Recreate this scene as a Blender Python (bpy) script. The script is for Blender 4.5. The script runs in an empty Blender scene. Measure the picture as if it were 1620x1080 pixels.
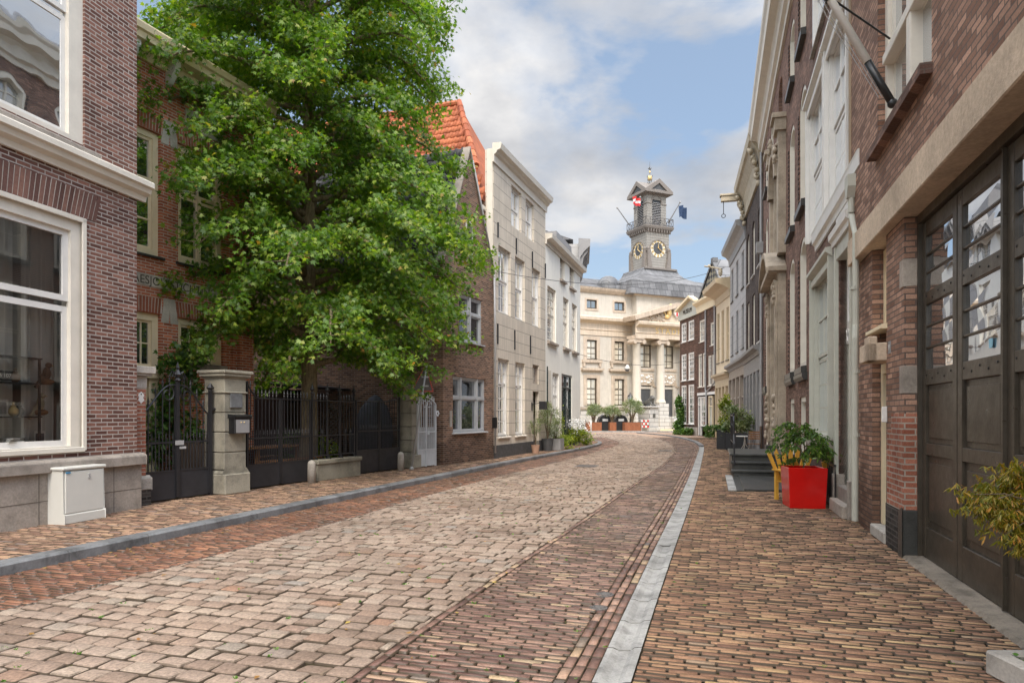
import bpy, math, random
import numpy as np
from mathutils import Vector, Matrix
random.seed(7); RNG = np.random.default_rng(11)
scene = bpy.context.scene
COL = scene.collection
PI = math.pi
F_PX, HOR, CU, CH = 1080.0, 657.0, 810.0, 1.6      # focal length (px), horizon row, centre column, eye height

# ------------------------------------------------------------------ helpers
def tag(o, label=None, cat=None, group=None, kind=None):
    if label: o['label'] = label
    if cat: o['category'] = cat
    if group: o['group'] = group
    if kind: o['kind'] = kind
    return o
def empty(name, loc=(0, 0, 0), rz=0.0):
    o = bpy.data.objects.new(name, None); COL.objects.link(o)
    o.location = loc; o.rotation_euler = (0, 0, rz); o.empty_display_size = .2
    return o
def thing(name, label, cat, loc=(0, 0, 0), rz=0.0, group=None):
    return tag(empty(name, loc, rz), label, cat, group)
class MB:
    def __init__(s): s.v = []; s.f = []
    def quad(s, a, b, c, d):
        n = len(s.v); s.v += [tuple(a), tuple(b), tuple(c), tuple(d)]; s.f.append((n, n+1, n+2, n+3)); return s
    def poly(s, pts):
        n = len(s.v); s.v += [tuple(p) for p in pts]; s.f.append(tuple(range(n, n+len(pts)))); return s
    def box(s, x0, x1, y0, y1, z0, z1):
        n = len(s.v)
        s.v += [(x0,y0,z0),(x1,y0,z0),(x1,y1,z0),(x0,y1,z0),(x0,y0,z1),(x1,y0,z1),(x1,y1,z1),(x0,y1,z1)]
        s.f += [(n,n+3,n+2,n+1),(n+4,n+5,n+6,n+7),(n,n+1,n+5,n+4),(n+1,n+2,n+6,n+5),(n+2,n+3,n+7,n+6),(n+3,n,n+4,n+7)]
        return s
    def obox(s, c, ax, ay, az):       # oriented box, half-axis vectors
        c, ax, ay, az = map(Vector, (c, ax, ay, az)); n = len(s.v)
        for sz in (-1, 1):
            for sx, sy in ((-1,-1),(1,-1),(1,1),(-1,1)): s.v.append(tuple(c+ax*sx+ay*sy+az*sz))
        s.f += [(n,n+3,n+2,n+1),(n+4,n+5,n+6,n+7),(n,n+1,n+5,n+4),(n+1,n+2,n+6,n+5),(n+2,n+3,n+7,n+6),(n+3,n,n+4,n+7)]
        return s
    def prism(s, pts, a0, a1, axis='x'):   # pts = 2D profile in the other two axes, extruded a0..a1
        n = len(s.v); k = len(pts)
        def mk(p, a):
            return (a, p[0], p[1]) if axis == 'x' else ((p[0], a, p[1]) if axis == 'y' else (p[0], p[1], a))
        s.v += [mk(p, a0) for p in pts] + [mk(p, a1) for p in pts]
        s.f += [tuple(range(n, n+k)), tuple(range(n+2*k-1, n+k-1, -1))]
        for i in range(k):
            j = (i+1) % k; s.f.append((n+i, n+j, n+k+j, n+k+i))
        return s
    def tube(s, pts, r, n=6, cap=True):
        pts = [Vector(p) for p in pts]; rs = r if isinstance(r, (list, tuple)) else [r]*len(pts)
        base = len(s.v); up = None
        for i, p in enumerate(pts):
            t = (pts[min(i+1, len(pts)-1)] - pts[max(i-1, 0)])
            if t.length < 1e-9: t = Vector((0, 0, 1))
            t.normalize()
            if up is None:
                up = Vector((0, 0, 1)) if abs(t.z) < .9 else Vector((1, 0, 0))
            a = t.cross(up)
            if a.length < 1e-5: a = t.cross(Vector((1, 0, 0)))
            a.normalize(); b = t.cross(a).normalized(); up = a.cross(t).normalized() if abs(t.dot(up)) < .99 else up
            for k in range(n):
                an = 2*PI*k/n; s.v.append(tuple(p + a*math.cos(an)*rs[i] + b*math.sin(an)*rs[i]))
        for i in range(len(pts)-1):
            for k in range(n):
                a0 = base+i*n+k; a1 = base+i*n+(k+1) % n
                s.f.append((a0, a1, a1+n, a0+n))
        if cap:
            s.f.append(tuple(base+k for k in range(n))[::-1]); e = base+(len(pts)-1)*n
            s.f.append(tuple(e+k for k in range(n)))
        return s
    def lathe(s, cx, cy, prof, n=16, a0=0.0):
        base = len(s.v)
        for r, z in prof:
            for k in range(n):
                an = a0+2*PI*k/n; s.v.append((cx+r*math.cos(an), cy+r*math.sin(an), z))
        for i in range(len(prof)-1):
            for k in range(n):
                p = base+i*n+k; q = base+i*n+(k+1) % n
                s.f.append((p, q, q+n, p+n))
        s.f.append(tuple(base+k for k in range(n))[::-1]); e = base+(len(prof)-1)*n
        s.f.append(tuple(e+k for k in range(n)))
        return s
    def ball(s, c, r, n=8, m=6, sc=(1, 1, 1)):
        base = len(s.v)
        for i in range(m+1):
            th = PI*i/m
            for k in range(n):
                an = 2*PI*k/n
                s.v.append((c[0]+r*sc[0]*math.sin(th)*math.cos(an), c[1]+r*sc[1]*math.sin(th)*math.sin(an), c[2]+r*sc[2]*math.cos(th)))
        for i in range(m):
            for k in range(n):
                p = base+i*n+k; q = base+i*n+(k+1) % n
                s.f.append((p, p+n, q+n, q))
        return s
    def build(s, name, mat, parent=None, smooth=False, bevel=0, loc=None, rot=None):
        me = bpy.data.meshes.new(name); me.from_pydata(s.v, [], s.f); me.materials.append(mat)
        o = bpy.data.objects.new(name, me); COL.objects.link(o)
        if parent is not None: o.parent = parent
        if loc: o.location = loc
        if rot: o.rotation_euler = rot
        if smooth:
            me.polygons.foreach_set('use_smooth', [True]*len(me.polygons))
        if bevel:
            b = o.modifiers.new('bev', 'BEVEL'); b.width = bevel; b.segments = 1; b.limit_method = 'ANGLE'; b.angle_limit = .6
        me.update()
        return o
def np_mesh(name, verts, faces_per, mat, parent=None, smooth=False):
    """verts (N,k,3) islands, faces_per = list of index tuples in an island (all the same arity groups)"""
    N, k, _ = verts.shape
    me = bpy.data.meshes.new(name)
    me.vertices.add(N*k); me.vertices.foreach_set('co', verts.astype(np.float32).ravel())
    loops = []; sizes = []
    off = (np.arange(N)*k)[:, None]
    flat = np.concatenate([np.array(f) for f in faces_per]); sz = np.array([len(f) for f in faces_per])
    li = (off + flat[None, :]).ravel().astype(np.int32)
    szs = np.tile(sz, N); starts = np.concatenate([[0], np.cumsum(szs)[:-1]]).astype(np.int32)
    me.loops.add(len(li)); me.loops.foreach_set('vertex_index', li)
    me.polygons.add(len(szs)); me.polygons.foreach_set('loop_start', starts)
    try: me.polygons.foreach_set('loop_total', szs.astype(np.int32))
    except Exception: pass
    if smooth: me.polygons.foreach_set('use_smooth', np.ones(len(szs), dtype=bool))
    me.materials.append(mat); me.update(calc_edges=True); me.validate()
    o = bpy.data.objects.new(name, me); COL.objects.link(o)
    if parent is not None: o.parent = parent
    return o
def copy_tree(o, parent=None):
    c = o.copy(); COL.objects.link(c); c.parent = parent
    for ch in [x for x in o.children]: copy_tree(ch, c)
    return c
def text_mesh(name, body, size, mat, parent, loc, rot, depth=.004, align='CENTER', spacing=1.0, sx=1.0):
    cu = bpy.data.curves.new('t', 'FONT'); cu.body = body; cu.size = size; cu.extrude = depth; cu.align_x = align; cu.align_y = 'CENTER'
    cu.space_character = spacing
    t = bpy.data.objects.new('t', cu); COL.objects.link(t)
    dg = bpy.context.evaluated_depsgraph_get(); dg.update()
    me = bpy.data.meshes.new_from_object(t.evaluated_get(dg)); bpy.data.objects.remove(t)
    me.materials.clear(); me.materials.append(mat)
    o = bpy.data.objects.new(name, me); COL.objects.link(o); o.parent = parent; o.location = loc; o.rotation_euler = rot
    o.scale = (sx, 1, 1)
    return o

# ------------------------------------------------------------------ materials
class NT:
    def __init__(s, name):
        s.m = bpy.data.materials.new(name); s.m.use_nodes = True; s.t = s.m.node_tree; s.t.nodes.clear()
        s.out = s.n('ShaderNodeOutputMaterial'); s.b = s.n('ShaderNodeBsdfPrincipled'); s.l(s.b, 0, s.out, 0)
    def n(s, typ, **kw):
        nd = s.t.nodes.new(typ)
        for k, v in kw.items(): setattr(nd, k, v)
        return nd
    def l(s, a, ai, b, bi): s.t.links.new(a.outputs[ai], b.inputs[bi])
    def math(s, op, a, b=None, c=None):
        nd = s.n('ShaderNodeMath', operation=op)
        for i, x in enumerate((a, b, c)):
            if x is None: continue
            if isinstance(x, (int, float)): nd.inputs[i].default_value = x
            else: s.t.links.new(x, nd.inputs[i])
        return nd.outputs[0]
    def obj(s): return s.n('ShaderNodeTexCoord').outputs['Object']
    def noise(s, vec, scale, detail=4, rough=.6, out=0):
        nd = s.n('ShaderNodeTexNoise'); s.t.links.new(vec, nd.inputs['Vector'])
        nd.inputs['Scale'].default_value = scale; nd.inputs['Detail'].default_value = detail; nd.inputs['Roughness'].default_value = rough
        return nd.outputs[out]
    def ramp(s, fac, stops, interp='LINEAR'):
        nd = s.n('ShaderNodeValToRGB'); s.t.links.new(fac, nd.inputs[0]); cr = nd.color_ramp; cr.interpolation = interp
        while len(cr.elements) < len(stops): cr.elements.new(.5)
        for e, (p, c) in zip(cr.elements, stops):
            e.position = p; e.color = (c, c, c, 1) if isinstance(c, (int, float)) else (*c, 1)
        return nd.outputs[0]
    def mix(s, fac, a, b, mode='MIX'):
        nd = s.n('ShaderNodeMix', data_type='RGBA', blend_type=mode)
        for i, x in ((0, fac), (6, a), (7, b)):
            if isinstance(x, (int, float)): nd.inputs[i].default_value = x
            elif isinstance(x, tuple): nd.inputs[i].default_value = (*x, 1)
            else: s.t.links.new(x, nd.inputs[i])
        return nd.outputs[2]
    def wallvec(s):
        sp = s.n('ShaderNodeSeparateXYZ'); s.t.links.new(s.obj(), sp.inputs[0])
        cb = s.n('ShaderNodeCombineXYZ'); s.t.links.new(s.math('ADD', sp.outputs[0], sp.outputs[1]), cb.inputs[0]); s.t.links.new(sp.outputs[2], cb.inputs[1])
        return cb.outputs[0], sp
    def set(s, col=None, rough=None, spec=None, metal=None, bump=None, bs=.3, bd=.01):
        if col is not None:
            if isinstance(col, tuple): s.b.inputs['Base Color'].default_value = (*col, 1)
            else: s.t.links.new(col, s.b.inputs['Base Color'])
        if rough is not None:
            if isinstance(rough, (int, float)): s.b.inputs['Roughness'].default_value = rough
            else: s.t.links.new(rough, s.b.inputs['Roughness'])
        if spec is not None: s.b.inputs['Specular IOR Level'].default_value = spec
        if metal is not None: s.b.inputs['Metallic'].default_value = metal
        if bump is not None:
            bn = s.n('ShaderNodeBump'); bn.inputs['Strength'].default_value = bs; bn.inputs['Distance'].default_value = bd
            s.t.links.new(bump, bn.inputs['Height']); s.l(bn, 0, s.b, s.b.inputs.find('Normal'))
        return s.m
def brick_mat(name, c1, c2, mortar, bw=.215, rh=.0625, ms=.009, dirt=.55, soil=True, rot90=False, rough=.82):
    t = NT(name); vec, sp = t.wallvec()
    if rot90:
        cb = t.n('ShaderNodeCombineXYZ'); s2 = t.n('ShaderNodeSeparateXYZ'); t.t.links.new(vec, s2.inputs[0])
        t.t.links.new(s2.outputs[1], cb.inputs[0]); t.t.links.new(s2.outputs[0], cb.inputs[1]); vec = cb.outputs[0]
    wob = t.noise(t.obj(), 9, 2, .5, 1)
    vm = t.n('ShaderNodeVectorMath', operation='MULTIPLY_ADD'); t.t.links.new(wob, vm.inputs[0]); vm.inputs[1].default_value = (.008,)*3; t.t.links.new(vec, vm.inputs[2])
    br = t.n('ShaderNodeTexBrick'); t.t.links.new(vm.outputs[0], br.inputs['Vector'])
    br.inputs['Scale'].default_value = 1; br.inputs['Brick Width'].default_value = bw; br.inputs['Row Height'].default_value = rh
    br.inputs['Mortar Size'].default_value = ms; br.inputs['Mortar Smooth'].default_value = .15; br.inputs['Bias'].default_value = 0
    br.inputs['Color1'].default_value = (0, 0, 0, 1); br.inputs['Color2'].default_value = (1, 1, 1, 1); br.inputs['Mortar'].default_value = (.5, .5, .5, 1)
    mid = tuple((a+b)/2 for a, b in zip(c1, c2))
    base = t.ramp(br.outputs[0], [(0, c1), (.35, tuple(.6*a+.4*b for a, b in zip(c1, c2))), (.8, c2), (1, tuple(x*1.25 for x in c2))])
    n1 = t.ramp(t.noise(t.obj(), 1.1, 5, .65), [(.3, dirt), (.7, 1.12)])
    n2 = t.ramp(t.noise(t.obj(), 55, 3, .7), [(.25, .7), (.75, 1.25)])
    col = t.mix(1, base, n1, 'MULTIPLY'); col = t.mix(1, col, n2, 'MULTIPLY')
    mort = t.mix(1, mortar, n1, 'MULTIPLY')
    col = t.mix(br.outputs[1], col, mort)
    if soil:
        st = t.noise(t.obj(), .8, 3, .6)
        h = t.math('ADD', sp.outputs[2], t.math('MULTIPLY', st, -1.2))
        sm = t.ramp(h, [(0, .55), (.35, 1)]); col = t.mix(1, col, sm, 'MULTIPLY')
    hb = t.math('ADD', t.math('MULTIPLY', br.outputs[1], -1), t.math('MULTIPLY', t.noise(t.obj(), 60, 3), .5))
    return t.set(col, rough, .25, bump=hb, bs=.7, bd=.007)
def plaster_mat(name, c, var=.12, rough=.8, blocks=None, streak=.15, bump=.15, nscale=1.5):
    t = NT(name); vec, sp = t.wallvec(); o = t.obj()
    n1 = t.ramp(t.noise(o, nscale, 6, .65), [(.3, 1-var*1.4), (.7, 1+var*.4)])
    mp = t.n('ShaderNodeMapping'); mp.inputs['Scale'].default_value = (6, 6, .5); t.t.links.new(o, mp.inputs[0])
    n2 = t.ramp(t.noise(mp.outputs[0], 1.0, 5, .6), [(.35, 1-streak), (.6, 1)])
    col = t.mix(1, c, n1, 'MULTIPLY'); col = t.mix(1, col, n2, 'MULTIPLY')
    h = t.noise(o, 90, 3)
    if blocks:
        br = t.n('ShaderNodeTexBrick'); t.t.links.new(vec, br.inputs['Vector'])
        br.inputs['Scale'].default_value = 1; br.inputs['Brick Width'].default_value = blocks[0]; br.inputs['Row Height'].default_value = blocks[1]
        br.inputs['Mortar Size'].default_value = blocks[2]; br.inputs['Mortar Smooth'].default_value = .1
        col = t.mix(br.outputs[1], col, tuple(x*.42 for x in c))
        h = t.math('ADD', t.math('MULTIPLY', br.outputs[1], -3), h)
    return t.set(col, rough, .3, bump=h, bs=bump, bd=.01)
def paint_mat(name, c, rough=.35, var=.1, spec=.5, bump=.05, bscale=30):
    t = NT(name); o = t.obj()
    n = t.ramp(t.noise(o, 3, 6, .7), [(.3, 1-var), (.7, 1+var*.3)])
    r = t.ramp(t.noise(o, 8, 4), [(.3, rough*.8), (.7, min(1, rough*1.3))])
    return t.set(t.mix(1, c, n, 'MULTIPLY'), r, spec, bump=t.noise(o, bscale, 3), bs=bump, bd=.01)
def stone_mat(name, c, var=.25, rough=.85, sc=4, bump=.3, dark=(.6,)):
    t = NT(name); o = t.obj()
    a = t.ramp(t.noise(o, sc, 8, .7), [(.28, 1-var*1.6), (.5, 1), (.75, 1+var*.5)])
    b = t.ramp(t.noise(o, sc*14, 4, .7), [(.3, .82), (.7, 1.14)])
    d = t.ramp(t.noise(o, sc*.35, 4, .6), [(.35, .7), (.6, 1.05)])
    col = t.mix(1, t.mix(1, t.mix(1, c, a, 'MULTIPLY'), b, 'MULTIPLY'), d, 'MULTIPLY')
    return t.set(col, rough, .3, bump=t.noise(o, sc*18, 5, .7), bs=bump, bd=.012)
def glass_mat(name, dark=(.012, .014, .015), pale=None, rough=.015, wav=.02, mirror=.28, stripes=9.0, amount=.5):
    t = NT(name); o = t.obj()
    if pale:
        vec, sp = t.wallvec()
        wv = t.n('ShaderNodeTexWave'); t.t.links.new(vec, wv.inputs['Vector']); wv.inputs['Scale'].default_value = stripes; wv.inputs['Distortion'].default_value = 1.5
        wv.inputs['Detail'].default_value = 2
        c = t.mix(wv.outputs[1], tuple(x*.6 for x in pale), pale)
        big = t.ramp(t.noise(o, .9, 2, .5), [(.5-.5*amount+.02, 1), (.56-.4*amount+.1, 0)])
        col = t.mix(big, c, dark)
    else:
        col = t.mix(t.ramp(t.noise(o, 1.7, 4, .6), [(.35, 0), (.7, 1)]), dark, tuple(x*3+.01 for x in dark))
    t.set(col, .6, .2)
    gl = t.n('ShaderNodeBsdfGlossy'); gl.inputs['Roughness'].default_value = rough; gl.inputs['Color'].default_value = (.93, .96, 1, 1)
    bn = t.n('ShaderNodeBump'); bn.inputs['Strength'].default_value = wav; bn.inputs['Distance'].default_value = .08
    t.t.links.new(t.noise(o, 2.2, 1, .4), bn.inputs['Height']); t.l(bn, 0, gl, gl.inputs.find('Normal'))
    fr = t.n('ShaderNodeFresnel'); fr.inputs['IOR'].default_value = 1.5
    fac = t.math('MINIMUM', t.math('ADD', t.math('MULTIPLY', fr.outputs[0], 1.3), mirror), .95)
    mx = t.n('ShaderNodeMixShader'); t.t.links.new(fac, mx.inputs[0]); t.l(t.b, 0, mx, 1); t.l(gl, 0, mx, 2); t.l(mx, 0, t.out, 0)
    return t.m
def clear_glass(name, mirror=.12):
    t = NT(name)
    tr = t.n('ShaderNodeBsdfTransparent'); tr.inputs[0].default_value = (.9, .93, .92, 1)
    gl = t.n('ShaderNodeBsdfGlossy'); gl.inputs['Roughness'].default_value = .01
    fr = t.n('ShaderNodeFresnel'); fr.inputs['IOR'].default_value = 1.5
    fac = t.math('MINIMUM', t.math('ADD', t.math('MULTIPLY', fr.outputs[0], 1.3), mirror), .95)
    mx = t.n('ShaderNodeMixShader'); t.t.links.new(fac, mx.inputs[0]); t.l(tr, 0, mx, 1); t.l(gl, 0, mx, 2); t.l(mx, 0, t.out, 0)
    return t.m
def island_mat(name, stops, rough=.8, nsc=40, nvar=.25, big=None, spec=.3, bump=.4, wet=None, moss=0, bd=.006, side=None, gain=1.0):
    t = NT(name); o = t.obj()
    g = t.n('ShaderNodeNewGeometry')
    base = t.ramp(g.outputs['Random Per Island'], [(p, tuple(x*gain for x in c)) for p, c in stops])
    n = t.ramp(t.noise(o, nsc, 5, .7), [(.25, 1-nvar*1.3), (.75, 1+nvar)])
    col = t.mix(1, base, n, 'MULTIPLY')
    bn = t.noise(o, .45, 5, .65)
    b2 = t.ramp(bn, [(.34, (.56, .53, .50)), (.52, (1.0, 1.0, 1.0)), (.66, (1.18, 1.15, 1.10))])
    col = t.mix(big if big else .7, col, t.mix(1, col, b2, 'MULTIPLY'))
    if moss:
        mm = t.ramp(t.noise(o, 3.1, 5, .75), [(.62, 0), (.78, moss)])
        col = t.mix(mm, col, (.12, .13, .03))
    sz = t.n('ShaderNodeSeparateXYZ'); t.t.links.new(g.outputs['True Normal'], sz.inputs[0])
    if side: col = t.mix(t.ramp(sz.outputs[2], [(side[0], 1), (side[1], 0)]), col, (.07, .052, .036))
    r = rough
    if wet: r = t.ramp(t.noise(o, .7, 4, .6), [(.4, wet), (.62, rough)])
    return t.set(col, r, spec, bump=t.noise(o, nsc*1.6, 5, .7), bs=bump, bd=bd)
def leaf_mat(name, stops, trans=.35, rough=.42):
    t = NT(name); o = t.obj(); g = t.n('ShaderNodeNewGeometry')
    base = t.ramp(g.outputs['Random Per Island'], stops)
    b2 = t.ramp(t.noise(o, .55, 3, .6), [(.35, (.7, .78, .8)), (.65, (1.2, 1.12, .9))])
    col = t.mix(1, base, b2, 'MULTIPLY')
    t.set(col, rough, .4)
    tl = t.n('ShaderNodeBsdfTranslucent'); t.t.links.new(t.mix(1, col, (1.5, 1.7, .5), 'MULTIPLY'), tl.inputs[0])
    mx = t.n('ShaderNodeMixShader'); mx.inputs[0].default_value = trans; t.l(t.b, 0, mx, 1); t.l(tl, 0, mx, 2); t.l(mx, 0, t.out, 0)
    return t.m

class M: pass
M.brickL1 = brick_mat('brick_purple', (.10, .045, .035), (.24, .115, .085), (.42, .37, .33), dirt=.75)
M.brickL1arch = brick_mat('brick_purple_soldier', (.12, .05, .035), (.24, .105, .07), (.30, .25, .21), bw=.21, rh=.06, rot90=True, soil=False)
M.brickRed = brick_mat('brick_red', (.36, .10, .052), (.58, .19, .10), (.56, .47, .39), dirt=.78, ms=.008)
M.brickRedArch = brick_mat('brick_red_soldier', (.28, .07, .035), (.46, .14, .07), (.62, .52, .44), rot90=True, soil=False)
M.brickL3 = brick_mat('brick_brown', (.10, .052, .034), (.27, .15, .095), (.32, .26, .21), dirt=.72)
M.brickR1 = brick_mat('brick_garage', (.19, .10, .068), (.40, .24, .17), (.13, .10, .085), rh=.066, bw=.215, dirt=.75, ms=.008)
M.brickR2 = brick_mat('brick_dark', (.12, .07, .055), (.25, .15, .115), (.13, .10, .085), rh=.05, bw=.2, ms=.006, dirt=.7)
M.brickR3 = brick_mat('brick_mid', (.15, .075, .055), (.31, .175, .125), (.17, .13, .11), rh=.055, bw=.2, ms=.007, dirt=.6)
M.brickR5 = brick_mat('brick_blackish', (.05, .036, .032), (.10, .072, .062), (.09, .08, .07), rh=.055, bw=.2, ms=.006)
M.brickR8 = brick_mat('brick_far', (.085, .045, .032), (.18, .095, .065), (.10, .075, .06), rh=.055, bw=.2, ms=.006)
M.brickBlack = brick_mat('brick_tarred', (.02, .018, .017), (.06, .05, .045), (.1, .09, .08), soil=False)
M.brickNew = brick_mat('brick_repair', (.30, .10, .06), (.42, .17, .11), (.42, .36, .30), rh=.066, soil=False)
M.white = paint_mat('paint_white', (.74, .72, .68), .4)
M.cream = paint_mat('paint_cream', (.80, .67, .45), .45)
M.ivory = paint_mat('paint_ivory', (.72, .67, .58), .45, .12)
M.ochre = paint_mat('paint_ochre', (.54, .43, .28), .45, .12)
M.greygreen = paint_mat('paint_greygreen', (.50, .50, .43), .45, .12)
M.greywin = paint_mat('paint_greywhite', (.45, .46, .47), .45, .12)
M.taupe = paint_mat('paint_taupe', (.34, .285, .235), .5, .12)
M.greypaint = paint_mat('paint_grey', (.27, .265, .265), .5, .12)
M.sand = stone_mat('sandstone', (.46, .385, .30), .2, .85, 3, .25)
M.black = paint_mat('paint_black', (.016, .016, .017), .32, .3)
M.darkgreen = paint_mat('paint_dark_green', (.022, .032, .032), .25, .2)
M.iron = paint_mat('iron_black', (.022, .022, .025), .38, .3, .5)
M.ironpanel = paint_mat('iron_panel', (.03, .03, .034), .42, .35, .4, .15, 8)
M.whitemetal = paint_mat('metal_greywhite', (.52, .54, .56), .4, .15)
M.steel = paint_mat('steel_grey', (.38, .38, .38), .4, .2)
M.hatch = paint_mat('metal_cover', (.12, .11, .105), .5, .4, .5, .5, 60)
M.stonePillar = stone_mat('pillar_stone', (.31, .285, .225), .32, .9, 2.4, .4)
M.bluestone = stone_mat('bluestone', (.18, .185, .19), .5, .5, 2, .3)
M.darkstone = stone_mat('dark_stone', (.06, .06, .056), .35, .32, 3, .25)
M.plinth = stone_mat('plinth_render', (.38, .33, .28), .22, .9, 2.2, .45)
M.ledge = stone_mat('ledge_stone', (.33, .29, .25), .25, .85, 5, .3)
M.lintel = stone_mat('lintel_render', (.60, .48, .36), .14, .95, 1.6, .7)
M.gutterstone = stone_mat('white_gutter_stone', (.35, .345, .33), .35, .75, 5, .4)
M.concrete = stone_mat('concrete', (.42, .385, .34), .25, .9, 3, .4)
M.beige = plaster_mat('plaster_beige', (.66, .59, .49), .10, .8, blocks=(50, .44, .012), streak=.16)
M.whiteplaster = plaster_mat('plaster_white', (.90, .88, .80), .05, .8, streak=.07)
M.stadwall = plaster_mat('plaster_townhall', (.57, .525, .455), .09, .8, streak=.12)
M.stadtrim = plaster_mat('trim_townhall', (.56, .46, .36), .15, .8, streak=.2)
M.stadcol = plaster_mat('column_townhall', (.58, .53, .45), .06, .75, streak=.06)
M.stadbase = plaster_mat('base_townhall', (.52, .50, .47), .1, .85, blocks=(1.4, .42, .03), streak=.1)
M.towerwall = plaster_mat('tower_boards', (.30, .285, .26), .08, .8, blocks=(40, .32, .02), streak=.15)
M.towertrim = paint_mat('tower_trim', (.20, .175, .155), .6, .2)
M.greyplaster = plaster_mat('plaster_grey', (.46, .45, .44), .08, .8, blocks=(60, .5, .01), streak=.12)
M.yellowplaster = plaster_mat('plaster_yellow', (.72, .60, .43), .07, .8, streak=.06)
M.tanplaster = plaster_mat('plaster_tan', (.40, .29, .19), .12, .85, streak=.25)
M.gold = NT('gilding').set((.80, .58, .26), .4, .5, .5)
M.bandstone = stone_mat('band_stone', (.56, .51, .44), .15, .9, 4, .3)
M.text = NT('engraved_lettering').set((.10, .085, .07), .9, .1)
M.red = paint_mat('red_gloss', (.62, .008, .006), .16, .12, .6, .02, 6)
M.wood = paint_mat('wood_warm', (.28, .13, .05), .6, .4)
M.woodyellow = paint_mat('wood_yellow', (.72, .40, .06), .55, .2)
M.woodgrey = paint_mat('wood_grey', (.13, .09, .065), .8, .4)
M.corten = paint_mat('corten', (.25, .09, .04), .8, .35)
M.terracotta = paint_mat('terracotta', (.42, .26, .18), .8, .2)
M.potgrey = paint_mat('pot_grey', (.07, .072, .075), .6, .2)
M.cabinet = paint_mat('cabinet_grey', (.60, .59, .54), .45, .06)
M.blackplastic = paint_mat('black_plastic', (.018, .02, .024), .4, .2)
M.soil = stone_mat('soil', (.045, .03, .02), .3, 1, 20, .6)
M.bronze = paint_mat('bronze', (.09, .085, .075), .35, .4, .5, .2, 10)
M.cloth = paint_mat('cover_fabric', (.09, .095, .115), .7, .2, .3, .5, 3)
M.glass = glass_mat('window_glass')
M.glassSky = glass_mat('window_glass_bright', mirror=.55, wav=.03)
M.glassCur = glass_mat('window_glass_curtain', pale=(.40, .385, .35), mirror=.20, amount=.45)
M.glassBlind = glass_mat('window_glass_blind', pale=(.46, .40, .32), mirror=.12, stripes=.3, amount=1.3)
M.glassDoor = glass_mat('garage_glass', (.02, .017, .014), mirror=.42, wav=.05)
M.glassFar = glass_mat('window_glass_far', (.02, .025, .03), mirror=.2, wav=0)
M.shopglass = clear_glass('shop_glass', .14)
M.darkroom = NT('interior_lining').set((.62, .58, .52), .9, .1)
M.blind = NT('blind_slats').set((.72, .71, .68), .6, .2)
t = NT('bark'); o = t.obj(); mp = t.n('ShaderNodeMapping'); mp.inputs['Scale'].default_value = (9, 9, 2.2); t.t.links.new(o, mp.inputs[0])
nb = t.noise(mp.outputs[0], 2.5, 6, .7)
M.bark = t.set(t.ramp(nb, [(.3, (.10, .075, .045)), (.7, (.34, .27, .17))]), .9, .2, bump=nb, bs=.9, bd=.03)
t = NT('bark_olive'); o = t.obj(); nb = t.noise(o, 14, 5, .7)
M.bark2 = t.set(t.ramp(nb, [(.3, (.06, .045, .03)), (.7, (.2, .15, .10))]), .9, .2, bump=nb, bs=.8, bd=.02)
def slate_mat(name, c, w, h, ms=.008, vary=.5):
    t = NT(name); vec, sp = t.wallvec()
    br = t.n('ShaderNodeTexBrick'); t.t.links.new(vec, br.inputs['Vector']); br.inputs['Scale'].default_value = 1
    br.inputs['Brick Width'].default_value = w; br.inputs['Row Height'].default_value = h; br.inputs['Mortar Size'].default_value = ms
    br.inputs['Color1'].default_value = (*[x*(1-vary) for x in c], 1); br.inputs['Color2'].default_value = (*[x*(1+vary) for x in c], 1)
    br.inputs['Mortar'].default_value = (*[x*.35 for x in c], 1)
    n = t.ramp(t.noise(t.obj(), 1.2, 5), [(.3, .7), (.7, 1.15)])
    return t.set(t.mix(1, br.outputs[0], n, 'MULTIPLY'), .55, .4, bump=t.math('MULTIPLY', br.outputs[1], -1), bs=.4, bd=.02)
M.slate = slate_mat('slate', (.10, .10, .105), .35, .3)
M.lead = slate_mat('lead_panels', (.165, .165, .17), 1.0, .75, .03, .25)
M.orangetile = None
def tile_mat(name, c1, c2):
    t = NT(name); g = t.n('ShaderNodeNewGeometry'); o = t.obj()
    base = t.ramp(g.outputs['Random Per Island'], [(0, c1), (.5, tuple((a+b)/2 for a, b in zip(c1, c2))), (1, c2)])
    n = t.ramp(t.noise(o, 2.0, 5, .7), [(.3, .6), (.65, 1.1)]); n2 = t.ramp(t.noise(o, 40, 4, .7), [(.3, .8), (.7, 1.15)])
    return t.set(t.mix(1, t.mix(1, base, n, 'MULTIPLY'), n2, 'MULTIPLY'), .7, .3, bump=t.noise(o, 50, 3), bs=.3)
M.orangetile = tile_mat('orange_pantile', (.30, .075, .03), (.52, .165, .07))
M.greytile = tile_mat('grey_pantile', (.045, .045, .048), (.11, .11, .115))
M.leafTree = leaf_mat('leaf_maple', [(0, (.06, .125, .02)), (.35, (.105, .205, .028)), (.75, (.18, .285, .038)), (.93, (.28, .36, .06)), (.985, (.38, .40, .11)), (1, (.36, .17, .04))], .45)
M.leafDark = leaf_mat('leaf_dark', [(0, (.03, .075, .015)), (.6, (.08, .16, .03)), (1, (.17, .27, .05))], .3)
M.leafLime = leaf_mat('leaf_lime', [(0, (.10, .16, .015)), (.6, (.25, .32, .03)), (1, (.42, .42, .05))], .3)
M.leafOlive = leaf_mat('leaf_olive', [(0, (.10, .13, .06)), (.6, (.21, .25, .13)), (1, (.34, .37, .22))], .25)
M.leafJap = leaf_mat('leaf_japanese_maple', [(0, (.12, .13, .018)), (.45, (.27, .24, .03)), (.8, (.42, .27, .04)), (1, (.55, .22, .04))], .4)
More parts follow.
